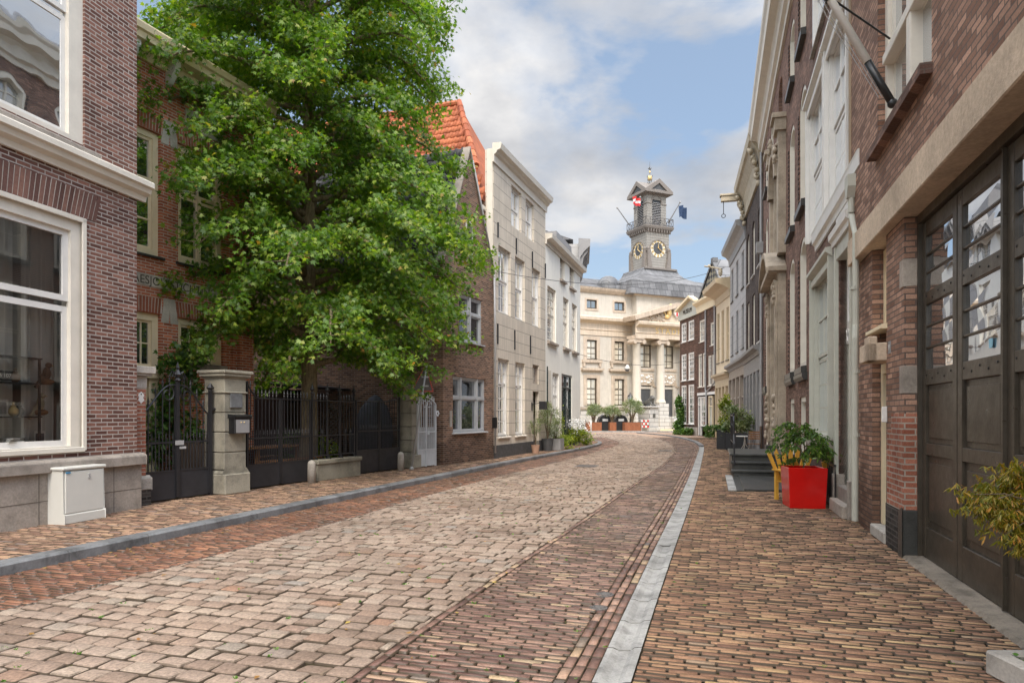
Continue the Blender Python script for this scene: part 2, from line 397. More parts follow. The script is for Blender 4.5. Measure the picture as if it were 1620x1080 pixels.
M.leafGround = leaf_mat('leaf_ground', [(0, (.04, .12, .015)), (1, (.14, .28, .04))], .3)
M.petal = NT('petals_white').set((.8, .8, .78), .6, .2)
M.leafDry = leaf_mat('fallen_leaf', [(0, (.20, .09, .03)), (.6, (.35, .2, .06)), (1, (.5, .38, .1))], .1)
# ------------------------------------------------------------------ facade frame: local x along the wall, -y to the street, z up
def gp(u, v, z=0.0):
    Y = (CH-z)*F_PX/(v-HOR); return ((u-CU)/F_PX*Y, Y)
class Fac:
    def __init__(s, O, E):
        s.O = O; s.E = E; dx, dy = E[0]-O[0], E[1]-O[1]; s.L = math.hypot(dx, dy); s.d = (dx/s.L, dy/s.L); s.ang = math.atan2(dy, dx)
    def _sol(s, u, off):
        px = s.O[0]+s.d[1]*off; py = s.O[1]-s.d[0]*off; r = (u-CU)/F_PX
        a = (r*py-px)/(s.d[0]-r*s.d[1]); return a, a*s.d[1]+py
    def x(s, u, off=0): return s._sol(u, off)[0]
    def z(s, u, v, off=0): return CH-(v-HOR)/F_PX*s._sol(u, off)[1]
    def root(s, name, label, cat, group=None): return thing(name, label, cat, (s.O[0], s.O[1], 0), s.ang, group)
def arch_pts(x0, x1, zs, rise, n=10):
    # circular segment from (x1,zs) over to (x0,zs)
    w = (x1-x0)/2; cx = (x0+x1)/2
    if rise >= w*.999: R = w; cz = zs; a0 = 0
    else: R = (w*w+rise*rise)/(2*rise); cz = zs+rise-R; a0 = math.asin((zs-cz)/R)
    return [(cx+R*math.cos(a0+(PI-2*a0)*i/n), cz+R*math.sin(a0+(PI-2*a0)*i/n)) for i in range(n+1)]
def wall(mat, parent, L, H, D, holes, z0=0.0, rev=.14, name='wall', gable=None, thick=None):
    """front wall with real openings and reveals, side and back walls. holes: (x0,x1,za,zb[,rise])"""
    m = MB()
    xs = sorted(set([0, L]+[h[0] for h in holes]+[h[1] for h in holes])); zs = sorted(set([z0, H]+[h[2] for h in holes]+[h[3] for h in holes]))
    xs = [x for x in xs if 0 <= x <= L]
    for i in range(len(xs)-1):
        # merge cells vertically where free
        z_start = None
        for j in range(len(zs)-1):
            cx = (xs[i]+xs[i+1])/2; cz = (zs[j]+zs[j+1])/2
            inh = any(h[0] < cx < h[1] and h[2] < cz < h[3] for h in holes)
            if not inh and z_start is None: z_start = zs[j]
            if inh and z_start is not None:
                m.quad((xs[i],0,z_start),(xs[i+1],0,z_start),(xs[i+1],0,zs[j]),(xs[i],0,zs[j])); z_start = None
        if z_start is not None: m.quad((xs[i],0,z_start),(xs[i+1],0,z_start),(xs[i+1],0,H),(xs[i],0,H))
    for h in holes:
        x0, x1, za, zb = h[:4]; rise = h[4] if len(h) > 4 else 0
        zsid = zb-rise; r = rev
        m.quad((x0,0,za),(x0,r,za),(x0,r,zsid),(x0,0,zsid)); m.quad((x1,r,za),(x1,0,za),(x1,0,zsid),(x1,r,zsid))
        m.quad((x0,0,za),(x1,0,za),(x1,r,za),(x0,r,za))
        if rise:
            ap = arch_pts(x0, x1, zsid, rise)
            for (ax, az), (bx, bz) in zip(ap[:-1], ap[1:]):
                m.quad((ax,0,az),(bx,0,bz),(bx,0,zb),(ax,0,zb)); m.quad((ax,0,az),(ax,r,az),(bx,r,bz),(bx,0,bz))
        else: m.quad((x0,r,zb),(x1,r,zb),(x1,0,zb),(x0,0,zb))
    m.quad((0,D,z0),(0,0,z0),(0,0,H),(0,D,H)); m.quad((L,0,z0),(L,D,z0),(L,D,H),(L,0,H)); m.quad((L,D,z0),(0,D,z0),(0,D,H),(L,D,H))
    m.quad((0,.02,H),(L,.02,H),(L,D,H),(0,D,H))
    if gable: m.poly([(0,0,H)]+[(x,0,z) for x, z in gable][::-1]+[(L,0,H)][::-1] if False else [(0,0,H),(L,0,H)]+[(x,0,z) for x, z in gable])
    return m.build(name, mat, parent)
def window(parent, x0, x1, z0, z1, y=.14, mat=None, glass=None, casing=.09, cols=2, rows=(2, 2), split=.5, rise=0, sill=None, sillw=.06, sillp=.07, bar=.028, sash=.05, name='window', deep=.09, gmat_top=None, cbot=None, smat=None):
    """timber window: casing, sashes and glazing bars in one mesh; pane and sill as sub-parts"""
    mat = mat or M.white; glass = glass or M.glass
    m = MB(); c = casing; za = z1-rise
    yf, yb = y-deep*.55, y+.05
    m.box(x0, x0+c, yf, yb, z0, za); m.box(x1-c, x1, yf, yb, z0, za); cb_ = c if cbot is None else cbot; m.box(x0+c, x1-c, yf-.004, yb, z0, z0+cb_)
    if rise:
        ao = arch_pts(x0, x1, za, rise, 12); ai = arch_pts(x0+c, x1-c, za, max(.02, rise-c*.9), 12)
        for i in range(12):
            m.quad((ao[i][0],yf,ao[i][1]),(ao[i+1][0],yf,ao[i+1][1]),(ai[i+1][0],yf,ai[i+1][1]),(ai[i][0],yf,ai[i][1]))
            m.quad((ai[i][0],yf,ai[i][1]),(ai[i+1][0],yf,ai[i+1][1]),(ai[i+1][0],yb,ai[i+1][1]),(ai[i][0],yb,ai[i][1]))
    else: m.box(x0+c, x1-c, yf-.004, yb, z1-c, z1)
    ix0, ix1, iz0, iz1 = x0+c, x1-c, z0+cb_, z1-(c if not rise else c*.9)
    if smat is not None: w_out = m.build(name, mat, parent); m = MB()
    s = sash; zsplit = iz0+(iz1-iz0)*split; secs = []
    if len(rows) == 2: secs = [(iz0, zsplit-s*.5, rows[0], .022), (zsplit+s*.5-.01, iz1, rows[1], 0)]
    else: secs = [(iz0, iz1, rows[0], .01)]
    for (a, b, nr, dy) in secs:
        ys, ye = y-.02+dy, y+.02+dy
        top_arch = rise and b == iz1
        bt = b-(rise*.9 if top_arch else 0)
        m.box(ix0, ix0+s, ys, ye, a, bt); m.box(ix1-s, ix1, ys, ye, a, bt); m.box(ix0+s, ix1-s, ys-.003, ye, a, a+s)
        if not top_arch: m.box(ix0+s, ix1-s, ys-.003, ye, b-s, b)
        for k in range(1, cols):
            xx = ix0+s+(ix1-ix0-2*s)*k/cols; m.box(xx-bar/2, xx+bar/2, ys+.006, ye, a+s, b-(s if not top_arch else rise*.15*abs(2*k/cols-1)+.01))
        for k in range(1, nr):
            zz = a+s+(b-a-2*s)*k/nr; m.box(ix0+s, ix1-s, ys+.009, ye, zz-bar/2, zz+bar/2)
    w = m.build(name, mat, parent) if smat is None else w_out
    if smat is not None: m.build('sash', smat, w)
    g = MB()
    if rise: g.poly([(ix0, y+.012, iz0), (ix1, y+.012, iz0)]+[(px, y+.012, pz) for px, pz in arch_pts(ix0, ix1, za, max(.02, rise-c*.9), 10)])
    else:
        if gmat_top is not None and len(rows) == 2:
            g.quad((ix0, y+.034, iz0), (ix1, y+.034, iz0), (ix1, y+.034, zsplit), (ix0, y+.034, zsplit))
            g2 = MB(); g2.quad((ix0, y+.012, zsplit), (ix1, y+.012, zsplit), (ix1, y+.012, iz1), (ix0, y+.012, iz1)); g2.build('pane', gmat_top, w)
        else: g.quad((ix0, y+.014, iz0), (ix1, y+.014, iz0), (ix1, y+.014, iz1), (ix0, y+.014, iz1))
    g.build('pane', glass, w)
    if sill is not None:
        sm = MB(); sm.prism([(y, z0), (y, z0-.03), (0, z0-sillw), (-sillp, z0-sillw), (-sillp, z0-.015), (0, z0)], x0-.06, x1+.06); sm.build('sill', sill, w, bevel=.004)
    return w
def door(parent, x0, x1, z0, z1, y, mat, frame=None, fw=.09, panels=2, glazed=False, handle=True, name='door', fanlight=0.0):
    frame = frame or mat; m = MB()
    m.box(x0, x0+fw, y-.06, y+.06, z0, z1); m.box(x1-fw, x1, y-.06, y+.06, z0, z1); m.box(x0+fw, x1-fw, y-.064, y+.06, z1-fw, z1)
    zt = z1-fw-fanlight
    if fanlight: m.box(x0+fw, x1-fw, y-.055, y+.06, zt-.07, zt)
    fr = m.build('door_frame', frame, parent)
    if fanlight:
        g = MB(); g.quad((x0+fw, y, zt), (x1-fw, y, zt), (x1-fw, y, z1-fw), (x0+fw, y, z1-fw)); g.build('pane', M.glass, fr)
        zt -= .07
    d = MB(); a, b = x0+fw, x1-fw; h = zt-z0; st = .11
    d.box(a, b, y+.03, y+.05, z0, zt); d.box(a, a+st, y, y+.03, z0, zt); d.box(b-st, b, y, y+.03, z0, zt)
    rails = [z0, z0+h*.42, zt-st] if panels == 2 else [z0, z0+h*.3, z0+h*.62, zt-st]
    for i, rz in enumerate(rails): d.box(a+st, b-st, y-.003, y+.03, rz, rz+(st*1.5 if i == 0 else st))
    for i in range(len(rails)-1):
        p0, p1 = rails[i]+(st*1.5 if i == 0 else st)+.04, rails[i+1]-.04
        if not (glazed and i == len(rails)-2): d.box(a+st+.04, b-st-.04, y+.012, y+.03, p0, p1)
    dd = d.build(name, mat, parent, bevel=.004)
    if glazed:
        i = len(rails)-2; g = MB(); g.quad((a+st, y+.028, rails[i]+st), (b-st, y+.028, rails[i]+st), (b-st, y+.028, rails[i+1]), (a+st, y+.028, rails[i+1])); g.build('pane', M.glass, dd)
    if handle:
        k = MB(); k.tube([(b-.06, y-.05, z0+1.02), (b-.06, y-.02, z0+1.02)], .012); k.tube([(b-.06, y-.05, z0+1.02), (b-.17, y-.05, z0+1.02)], .011); k.build('handle', M.steel, dd)
    return dd
def cornice(parent, mat, x0, x1, prof, name='cornice', bevel=0):
    """prof: (outward distance, z) points, closed against the wall"""
    m = MB(); m.prism([(-a, z) for a, z in prof], x0, x1); return m.build(name, mat, parent, bevel=bevel)
def pantiles(name, mat, parent, P, R, U, w, h, mask, tw=.23, th=.32, amp=.045):
    """P origin, R unit vector along the eave, U unit vector up the slope; mask(s,t)->bool; every tile its own island"""
    P, R, U = np.array(P, float), np.array(R, float), np.array(U, float); N = np.cross(R, U); N /= np.linalg.norm(N); N = N if N[2] > 0 else -N
    nx, ny = int(w/tw)+1, int(h/th)+1; prof = [0.0, .9, 1.0, .35, -.15, -.1, 0.0]; ks = len(prof); out = []
    for j in range(ny):
        for i in range(nx):
            s0, t0 = i*tw, j*th
            if not mask(s0+tw/2, t0+th/2): continue
            vv = []
            for q, dn in ((0, .035), (1.12, .0)):
                for k, p in enumerate(prof):
                    vv.append(P+R*(s0+tw*1.04*k/(ks-1))+U*(t0+th*q)+N*(p*amp+dn+RNG.normal()*.002))
            for k, p in enumerate(prof): vv.append(P+R*(s0+tw*1.04*k/(ks-1))+U*(t0)+N*(p*amp-.01))
            out.append(vv)
    fs = [(k, k+1, ks+k+1, ks+k) for k in range(ks-1)]+[(2*ks+k, 2*ks+k+1, k+1, k) for k in range(ks-1)]
    return np_mesh(name, np.array(out), fs, mat, parent)

# ------------------------------------------------------------------ the street surface
def fn(pts):
    ys = np.array([p[0] for p in pts], float); xs = np.array([p[1] for p in pts], float)
    def f(Y):
        Y = np.asarray(Y, float); r = np.interp(Y, ys, xs)
        lo = Y < ys[0]; sl = (xs[1]-xs[0])/(ys[1]-ys[0]); r = np.where(lo, xs[0]+sl*(Y-ys[0]), r); return r
    def sm(Y):   # light smoothing
        return (f(np.asarray(Y)-1.6)+f(np.asarray(Y)-.8)+f(Y)+f(np.asarray(Y)+.8)+f(np.asarray(Y)+1.6))/5
    return sm
KL = fn([(0,-7.35),(6.81,-5.13),(8.19,-4.68),(9.37,-4.30),(10.73,-3.87),(12.5,-3.30),(14.77,-2.58),(17.02,-1.84),(20.8,-.6),(25,.88),(29.8,2.65),(33,3.75),(36.8,4.83),(39,5.2),(41,5.2),(42,4.9)])
GL = fn([(0,-6.1),(5.6,-4.21),(6.84,-3.76),(7.84,-3.37),(9.82,-2.75),(14.77,-1.4),(19,.02),(27.1,2.8),(36.8,5.75),(42,6.6),(47,6.8),(52,6.3),(60,4)])
CR = fn([(0,-2.3),(4.085,-1.01),(5.61,-.57),(8.09,.28),(10.9,1.21),(15.4,2.66),(22,4.85),(30.9,7.43),(38.4,9.0),(46,10.0),(52,10.4),(56,10.4),(60,9.9),(66,8)])
WL = fn([(0,-.7),(4.085,.465),(5.42,.88),(7.75,1.575),(11.6,2.76),(18.6,4.86),(30.9,8.45),(35.3,9.7),(41,10.9),(45.5,11.55),(50,12.0),(54,12.1),(58,11.9),(64,11)])
def WR(Y): return WL(Y)+.235
def FR(Y):
    Y = np.asarray(Y, float)
    return np.interp(Y, [0, 29.2, 36.3, 43.3, 47.7, 52, 55.9], [2.15, 10.73, 12.43, 13.83, 14.27, 14.14, 13.75])+.2
def FL(Y): return np.interp(Y, [0, 11.05, 11.1, 18, 20.5, 23.8, 29.6, 36.6, 38], [-8.6, -6.1, -6.2, -3.4, -2.07, -.64, 1.45, 3.66, 4.0])-.25
def lay(name, mat, L, R, t0, t1, pitch, length, gap, z=0.0, jit=.004, cham=.008, depth=.02, rnd=False, ljit=.08, hj=.003, longi=False, camber=None):
    """rows of stones across the street between the curves L and R"""
    out = []; t = t0; row = 0
    while t < t1:
        tc = t+pitch/2
        slope = float(CR(tc+.5)-CR(tc-.5)); d = np.array([slope, 1.0]); d /= np.linalg.norm(d); n = np.array([d[1], -d[0]])
        c = np.array([float(CR(tc)), tc])
        def hit(B):
            w = 0.0
            for _ in range(6):
                p = c+n*w; w += (float(B(p[1]))-p[0])/n[0]*.9
            return w
        w0, w1 = hit(L), hit(R); x = w0-(length*(.5 if row % 2 else 0)+random.random()*length*.2)
        dt = pitch*np.linalg.norm(np.array([slope, 1.0]))
        while x < w1:
            ll = length*(1+random.uniform(-ljit, ljit)); a, b = max(x, w0), min(x+ll, w1); x += ll
            if b-a < .035: continue
            g = gap/2; hz = random.gauss(0, hj)
            cs = []
            for (ww, tt) in ((a+g, g), (b-g, g), (b-g, dt-g), (a+g, dt-g)):
                cs.append(c+n*(ww+random.gauss(0, jit))+d*((tt-dt/2)+random.gauss(0, jit*.7)))
            cen = sum(cs)/4; zz = z+hz+(camber(cen) if camber else 0)
            tl = random.gauss(0, hj*.6)
            vv = []
            # corner cut: eight-sided outline, then a rounded-over top
            oc = []; un = [(cs[(k+1) % 4]-cs[k]) for k in range(4)]; ul = [max(.02, math.hypot(*q_)) for q_ in un]; un = [q_/l_ for q_, l_ in zip(un, ul)]
            cut = min(cham*(1.6 if rnd else 1.3), .3*min(ul))
            for k in range(4): oc.append(cs[k]-un[k-1]*cut); oc.append(cs[k]+un[k]*cut)
            def inset(ins):
                r_ = []
                for k in range(4):
                    i_ = (un[k]-un[k-1])*ins; r_.append(oc[2*k]+i_); r_.append(oc[2*k+1]+i_)
                return r_
            for p in oc: vv.append((p[0], p[1], zz-depth))
            if rnd:
                for p in inset(cham*.25): vv.append((p[0], p[1], zz-cham*.8))
            for k, p in enumerate(inset(cham*(1.2 if rnd else .7))): vv.append((p[0], p[1], zz+(tl if k < 4 else -tl)))
            out.append(vv)
        t += pitch; row += 1
    v = np.array(out)
    if rnd: fs = [tuple(range(16, 24))]+[(i, (i+1) % 8, 8+(i+1) % 8, 8+i) for i in range(8)]+[(8+i, 8+(i+1) % 8, 16+(i+1) % 8, 16+i) for i in range(8)]
    else: fs = [tuple(range(8, 16))]+[(i, (i+1) % 8, 8+(i+1) % 8, 8+i) for i in range(8)]
    o = np_mesh(name, v, fs, mat); tag(o, kind='structure'); return o
def strip(name, mat, L, R, t0, t1, z, step=.5, z2=None):
    m = MB(); n = max(2, int((t1-t0)/step)); ts = [t0+(t1-t0)*i/n for i in range(n+1)]
    for a, b in zip(ts[:-1], ts[1:]):
        za = z; m.quad((float(L(a)), a, za), (float(R(a)), a, za), (float(R(b)), b, za), (float(L(b)), b, za))
    o = m.build(name, mat); tag(o, kind='structure'); return o
def courses(name, mat, B, off0, n, w, t0, t1, length=.21, z=0.0):
    """lengthwise brick courses following the curve B (to its left)"""
    out = []
    for k in range(n):
        t = t0+random.random()*.1
        while t < t1:
            l = length*random.uniform(.93, 1.07); s = float(B(t+.5)-B(t-.5)); d = np.array([s, 1.]); dl = np.linalg.norm(d); d /= dl; nn = np.array([d[1], -d[0]])
            tb = t+l/dl
            a = np.array([float(B(t)), t])-nn*(off0+k*w); b = np.array([float(B(tb)), tb])-nn*(off0+k*w); g = .005
            cs = [a+d*g+nn*(-g), b-d*g+nn*(-g), b-d*g-nn*(w-g), a+d*g-nn*(w-g)]
            cs = [c+RNG.normal(0, .002, 2) for c in cs]; cen = sum(cs)/4; hz = z+random.gauss(0, .003)
            out.append([(p[0], p[1], hz-.02) for p in cs]+[tuple(cen+(p-cen)*(1-.006/np.linalg.norm(p-cen)))+(hz,) for p in cs]); t = tb
    fs = [(7,6,5,4)]+[((i+1) % 4, i, 4+i, 4+(i+1) % 4) for i in range(4)]
    o = np_mesh(name, np.array(out), fs, mat); tag(o, kind='structure'); return o

M.cobble = island_mat('cobble_stones', [(0, (.195, .140, .106)), (.2, (.245, .180, .138)), (.45, (.29, .223, .174)), (.65, (.262, .198, .155)), (.88, (.32, .255, .20)), (.94, (.225, .19, .155)), (.975, (.255, .15, .10)), (1, (.24, .225, .20))], .78, 38, .42, spec=.3, bump=.8, moss=.25, side=(.5, .85), gain=1.12)
M.clinkerR = island_mat('clinker_pavement', [(0, (.10, .054, .036)), (.3, (.155, .086, .053)), (.6, (.205, .118, .070)), (.88, (.235, .145, .082)), (.96, (.285, .195, .10)), (1, (.15, .105, .08))], .8, 50, .3, moss=.5, side=(.6, .95), gain=1.75)
M.clinkerLane = island_mat('clinker_lane', [(0, (.075, .042, .034)), (.3, (.13, .075, .058)), (.6, (.185, .112, .085)), (.85, (.235, .148, .108)), (.95, (.28, .205, .125)), (1, (.095, .08, .078))], .7, 50, .3, wet=.35, moss=.35, side=(.6, .95), gain=1.55)
M.clinkerGut = island_mat('clinker_gutter', [(0, (.09, .038, .024)), (.4, (.15, .066, .039)), (.8, (.20, .095, .056)), (1, (.26, .13, .075))], .65, 50, .3, wet=.28, spec=.5, side=(.6, .95), gain=1.45)
M.clinkerL = island_mat('clinker_left', [(0, (.14, .08, .056)), (.3, (.22, .13, .088)), (.6, (.28, .175, .115)), (.85, (.34, .22, .135)), (1, (.18, .14, .12))], .8, 50, .3, side=(.6, .95), gain=1.45)
t = NT('joint_sand'); o = t.obj()
mo = t.ramp(t.noise(o, 2.2, 6, .75), [(.50, (.035, .026, .018)), (.60, (.05, .042, .02)), (.72, (.09, .12, .02))])
M.joint = t.set(mo, .95, .1, bump=t.noise(o, 80, 4), bs=.6)
t = NT('ground_dark'); M.groundm = t.set(t.ramp(t.noise(t.obj(), 1.5, 5), [(.3, (.10, .075, .055)), (.7, (.19, .15, .11))]), .9, .2)
def far_brick(name, c1, c2, mort):
    return brick_mat(name, c1, c2, mort, bw=.3, rh=.1, ms=.012, soil=False)
g = MB(); g.quad((-400,-120,-.06),(400,-120,-.06),(400,600,-.06),(-400,600,-.06)); tag(g.build('ground', M.groundm), kind='structure')
jm = MB(); jm.quad((-12,-3,-.022),(16,-3,-.022),(26,75,-.022),(-12,75,-.022)); tag(jm.build('road_bed', M.joint), kind='structure')
Y0 = 2.6
lay('road_cobbles', M.cobble, GL, CR, Y0, 62, .158, .205, .013, jit=.006, cham=.0085, depth=.03, rnd=True, hj=.0035, ljit=.14)
lay('road_gutter_bricks', M.clinkerGut, KL, GL, Y0, 50, .062, .215, .010, z=-.004, jit=.002, cham=.006)
def CR2(Y): return CR(Y)+.075
def WL2(Y): return WL(Y)-.235
courses('road_edge_course', M.clinkerLane, lambda y: CR(y)+.072, 0, 1, .066, Y0, 50)
lay('road_lane_bricks', M.clinkerLane, CR2, WL2, Y0, 50, .062, .205, .011, z=0, jit=.0015, cham=.006, hj=.0035)
courses('road_channel_courses', M.clinkerLane, WL, .004, 3, .075, Y0, 50)
lay('pavement_bricks', M.clinkerR, WR, FR, Y0, 47, .0615, .208, .011, z=.002, jit=.0015, cham=.006, hj=.0035)
def KLi(Y): return KL(Y)-.215
strip('pavement_bed', M.joint, lambda y: FL(y)-4.5, KLi, 2, 41.5, .078)
lay('pavement_bricks_left', M.clinkerL, lambda y: FL(y)-.05, KLi, 2.6, 41, .062, .21, .008, z=.1, jit=.0025, cham=.006, hj=.003)
# kerb stones on the left, gutter stones on the right
m = MB(); tt = 1.5
while tt < 41:
    l = 1.0*random.uniform(.9, 1.1); a, b = tt+.006, tt+l-.006
    for q0, q1 in ((a, (a+b)/2), ((a+b)/2, b)):
        A0, A1, B0, B1 = float(KLi(q0)), float(KL(q0)), float(KLi(q1)), float(KL(q1)); n = len(m.v); zt = .112
        m.v += [(A0,q0,-.05),(A1,q0,-.05),(B1,q1,-.05),(B0,q1,-.05),(A0,q0,zt),(A1-.025,q0,zt),(B1-.025,q1,zt),(B0,q1,zt),(A1,q0,zt-.025),(B1,q1,zt-.025)]
        m.f += [(n+4,n+5,n+6,n+7),(n+5,n+8,n+9,n+6),(n+1,n+2,n+9,n+8),(n,n+3,n+7,n+4),(n,n+1,n+8,n+5,n+4),(n+2,n+3,n+7,n+6,n+9)]
    tt += l
tag(m.build('kerb', M.bluestone), kind='structure')
m = MB(); tt = 1.6; k = 0
while tt < 35:
    l = .62; a, b = tt+.006, tt+l-.006
    x = lambda Y, o: float(WL(Y))+o
    dish = -.018 if tt < 8.2 else -.004
    for (o0, z0_, o1, z1_) in ((0, .006, .035, .004), (.035, .004, .085, dish), (.085, dish, .15, dish), (.15, dish, .185, .004), (.185, .004, .235, .008)):
        m.quad((x(a,o0), a, z0_), (x(a,o1), a, z1_), (x(b,o1), b, z1_), (x(b,o0), b, z0_))
    m.box(x(a,.004), x(a,.23), a, a+.004, -.03, -.012)
    tt += l
tag(m.build('gutter', M.gutterstone), kind='structure')
# kerb on the right beyond the gutter stones, square in front of the town hall
m = MB(); tt = 35
while tt < 62:
    a, b = tt+.01, tt+.99
    m.prism([(0, 0)], 0, 0) if False else None
    A, Bx = float(WL(a)), float(WL(b)); n = len(m.v)
    m.v += [(A,a,-.05),(A+.25,a,-.05),(Bx+.25,b,-.05),(Bx,b,-.05),(A,a,.07),(A+.25,a,.07),(Bx+.25,b,.07),(Bx,b,.07)]
    m.f += [(n+4,n+5,n+6,n+7),(n,n+1,n+5,n+4),(n+1,n+2,n+6,n+5),(n+2,n+3,n+7,n+6),(n+3,n,n+4,n+7)]
    tt += 1
tag(m.build('kerb_far', M.bluestone), kind='structure')
M.farpave = brick_mat('far_paving', (.20, .125, .085), (.34, .22, .15), (.12, .09, .06), bw=.21, rh=.065, soil=False)
def flat_brick(name, c1, c2, mort, bw, rh):
    t = NT(name); br = t.n('ShaderNodeTexBrick'); t.t.links.new(t.obj(), br.inputs['Vector']); br.inputs['Scale'].default_value = 1
    br.inputs['Brick Width'].default_value = bw; br.inputs['Row Height'].default_value = rh; br.inputs['Mortar Size'].default_value = .008
    br.inputs['Color1'].default_value = (*c1, 1); br.inputs['Color2'].default_value = (*c2, 1); br.inputs['Mortar'].default_value = (*mort, 1)
    n = t.ramp(t.noise(t.obj(), .4, 5), [(.3, .75), (.7, 1.15)])
    return t.set(t.mix(1, br.outputs[0], n, 'MULTIPLY'), .85, .2)
M.plaza = flat_brick('plaza_paving', (.30, .20, .145), (.40, .28, .20), (.2, .14, .1), .3, .12)
M.plazaY = flat_brick('plaza_yellow', (.55, .42, .22), (.66, .52, .30), (.4, .3, .2), .3, .12)
m = MB(); m.poly([(-14,42.5,-.012),(5.0,42.5,-.012),(6.2,46,-.012),(11.2,46,-.012),(16,60,-.012),(16,73,-.012),(-20,73,-.012)]); tag(m.build('plaza', M.plaza), kind='structure')
strip('pavement_far', M.plaza, WR, FR, 46.8, 62, .06)
m = MB(); m.poly([(3,66.4,.08),(22,66.4,.08),(22,90,.08),(-6,90,.08),(-6,66.4,.08)]); tag(m.build('pavement_townhall', M.plazaY), kind='structure')
m = MB(); m.box(-8, 22, 66.0, 66.38, -.05, .11); tag(m.build('kerb_townhall', M.gutterstone), kind='structure')
# pavement tip at the far end of the left pavement
m = MB(); pts = [(4.9+.0, 41.0), (5.15, 41.6), (4.9, 42.3), (4.2, 42.9), (3, 43.3), (-6, 43.3), (-6, 40.5), (4.5, 40.5)]
m.prism(pts, -.05, .1, 'z'); tag(m.build('pavement_corner', M.bluestone), kind='structure')
# grass tufts and fallen leaves
def tufts(name, n, L, R, t0, t1, mat, s):
    out = []
    for _ in range(n):
        t = t0+(t1-t0)*random.random()**1.6; a, b = float(L(t)), float(R(t)); x = a+(b-a)*random.random()
        for k in range(7):
            an = random.random()*6.28; h = s*random.uniform(.5, 1.2); px, py = x+random.gauss(0, s*.6), t+random.gauss(0, s*.6)
            dx, dy = math.cos(an)*h*.7, math.sin(an)*h*.7; w = .003
            out.append([(px-w*2, py, -.006), (px+w*2, py, -.006), (px+dx+w, py+dy, h*.5), (px+dx-w, py+dy, h*.5)])
    o = np_mesh(name, np.array(out), [(0,1,2,3)], mat); return o
o = tufts('joint_grass', 200, lambda t: GL(t)+.5, lambda t: FR(t)-.2, 3.6, 16, M.leafGround, .016); tag(o, 'tiny grass tufts growing in the joints between the paving bricks', 'grass', kind='stuff')
out = []
for _ in range(420):
    t = 4+24*random.random()**1.1; x = (float(KL(t))+.05+abs(random.gauss(0, .22))) if random.random() < .75 else float(GL(t))+random.random()*4
    an = random.random()*6.28; r = random.uniform(.012, .03); z = .008+random.random()*.01
    out.append([(x+math.cos(an+k*PI/2)*r*(1 if k % 2 else .55), t+math.sin(an+k*PI/2)*r*(1 if k % 2 else .55), z+random.uniform(-.003, .006)) for k in range(4)])
tag(np_mesh('leaf_litter', np.array(out), [(0,1,2,3)], M.leafDry), 'scattered dry leaves and debris lying in the left gutter', 'leaf litter', kind='stuff')
# small street covers
def cover(u, v, r, label):
    x, y = gp(u, v); m = MB(); m.lathe(0, 0, [(r, -.01), (r, .006), (r*.88, .008), (r*.86, .004), (r*.5, .004), (r*.48, .009), (0.001, .009)], 24)
    for k in range(6): a = k*PI/3; m.obox((math.cos(a)*r*.68, math.sin(a)*r*.68, .007), (math.cos(a)*r*.14, math.sin(a)*r*.14, 0), (-math.sin(a)*.006, math.cos(a)*.006, 0), (0,0,.003))
    o = m.build('valve_cover', M.hatch); o.location = (x, y, 0); tag(o, label, 'cover', 'round iron covers in the brick lane')
cover(947, 961, .075, 'small round iron cover in the brick lane, the nearer of the two'); cover(957, 940, .08, 'small round iron cover in the brick lane, the farther of the two')
def rcover(u0, u1, v0, v1, label):
    (xa, ya), (xb, yb) = gp(u0, v1), gp(u1, v0); m = MB(); w = abs(gp(u1, (v0+v1)/2)[0]-gp(u0, (v0+v1)/2)[0])/2; d = (yb-ya)/2
    m.box(-w, w, -d, d, -.01, .007); m.box(-w*.9, w*.9, -d*.82, d*.82, .007, .010)
    for k in range(-3, 4): m.box(-w*.8, w*.8, k*d*.22-.008, k*d*.22+.008, .010, .013)
    o = m.build('manhole_cover', M.hatch); o.location = ((xa+xb)/2, (ya+yb)/2, .004); o.rotation_euler = (0, 0, -.3); tag(o, label, 'manhole cover')
rcover(912, 944, 735.5, 738.5, 'rectangular iron manhole cover flush in the cobbles mid-street'); rcover(1042, 1062, 712, 713.5, 'distant iron manhole cover in the cobbles near the bend')
# ================================================================== LEFT SIDE
def roofbox(parent, mat, L, D, H, h, ins=.0, y0=.3, name='roof'):
    m = MB(); a = [(0+ins, y0, H), (L-ins, y0, H), (L-ins, D, H), (0+ins, D, H)]; c = [(0+ins, (y0+D)/2, H+h), (L-ins, (y0+D)/2, H+h)]
    m.quad(a[0], a[1], c[1], c[0]); m.quad(a[2], a[3], c[0], c[1]); m.poly([a[1], a[2], c[1]]); m.poly([a[3], a[0], c[0]]); return m.build(name, mat, parent)
SPL = []
# ---- near left house -------------------------------------------------
f = Fac((-6.094-.2269*9.6, 11.09-9.6), (-6.094, 11.09)); L1 = f.root('brick_house', 'purple-brown brick house at far left with huge white shop window and stone plinth', 'house')
zpl = f.z(0, 733); wx1 = f.x(134); wx0 = wx1-3.9; wz0 = f.z(0, 722)+.02; wz1 = f.z(134, 348); ux0 = wx1-2.7; uz0 = f.z(60, 185+20); uz1 = f.z(0, -60)+.4
uz0 = f.z(130, 229)
wall(M.brickL1, L1, f.L, 11.5, 9, [(wx0, wx1, wz0, wz1), (ux0-.9, wx1, uz0, 9.0)], z0=.8, rev=.1)
m = MB()   # plinth with base blocks
m.box(-.0, f.L+.04, -.06, .3, 0, zpl-.17); pl = m.build('plinth', M.plinth, L1, bevel=.01)
j = MB()
for x in (f.x(76)-1.9, f.x(76)-.2, f.x(173)+.02, ): j.box(x, x+.008, -.063, -.05, .1, zpl-.17)
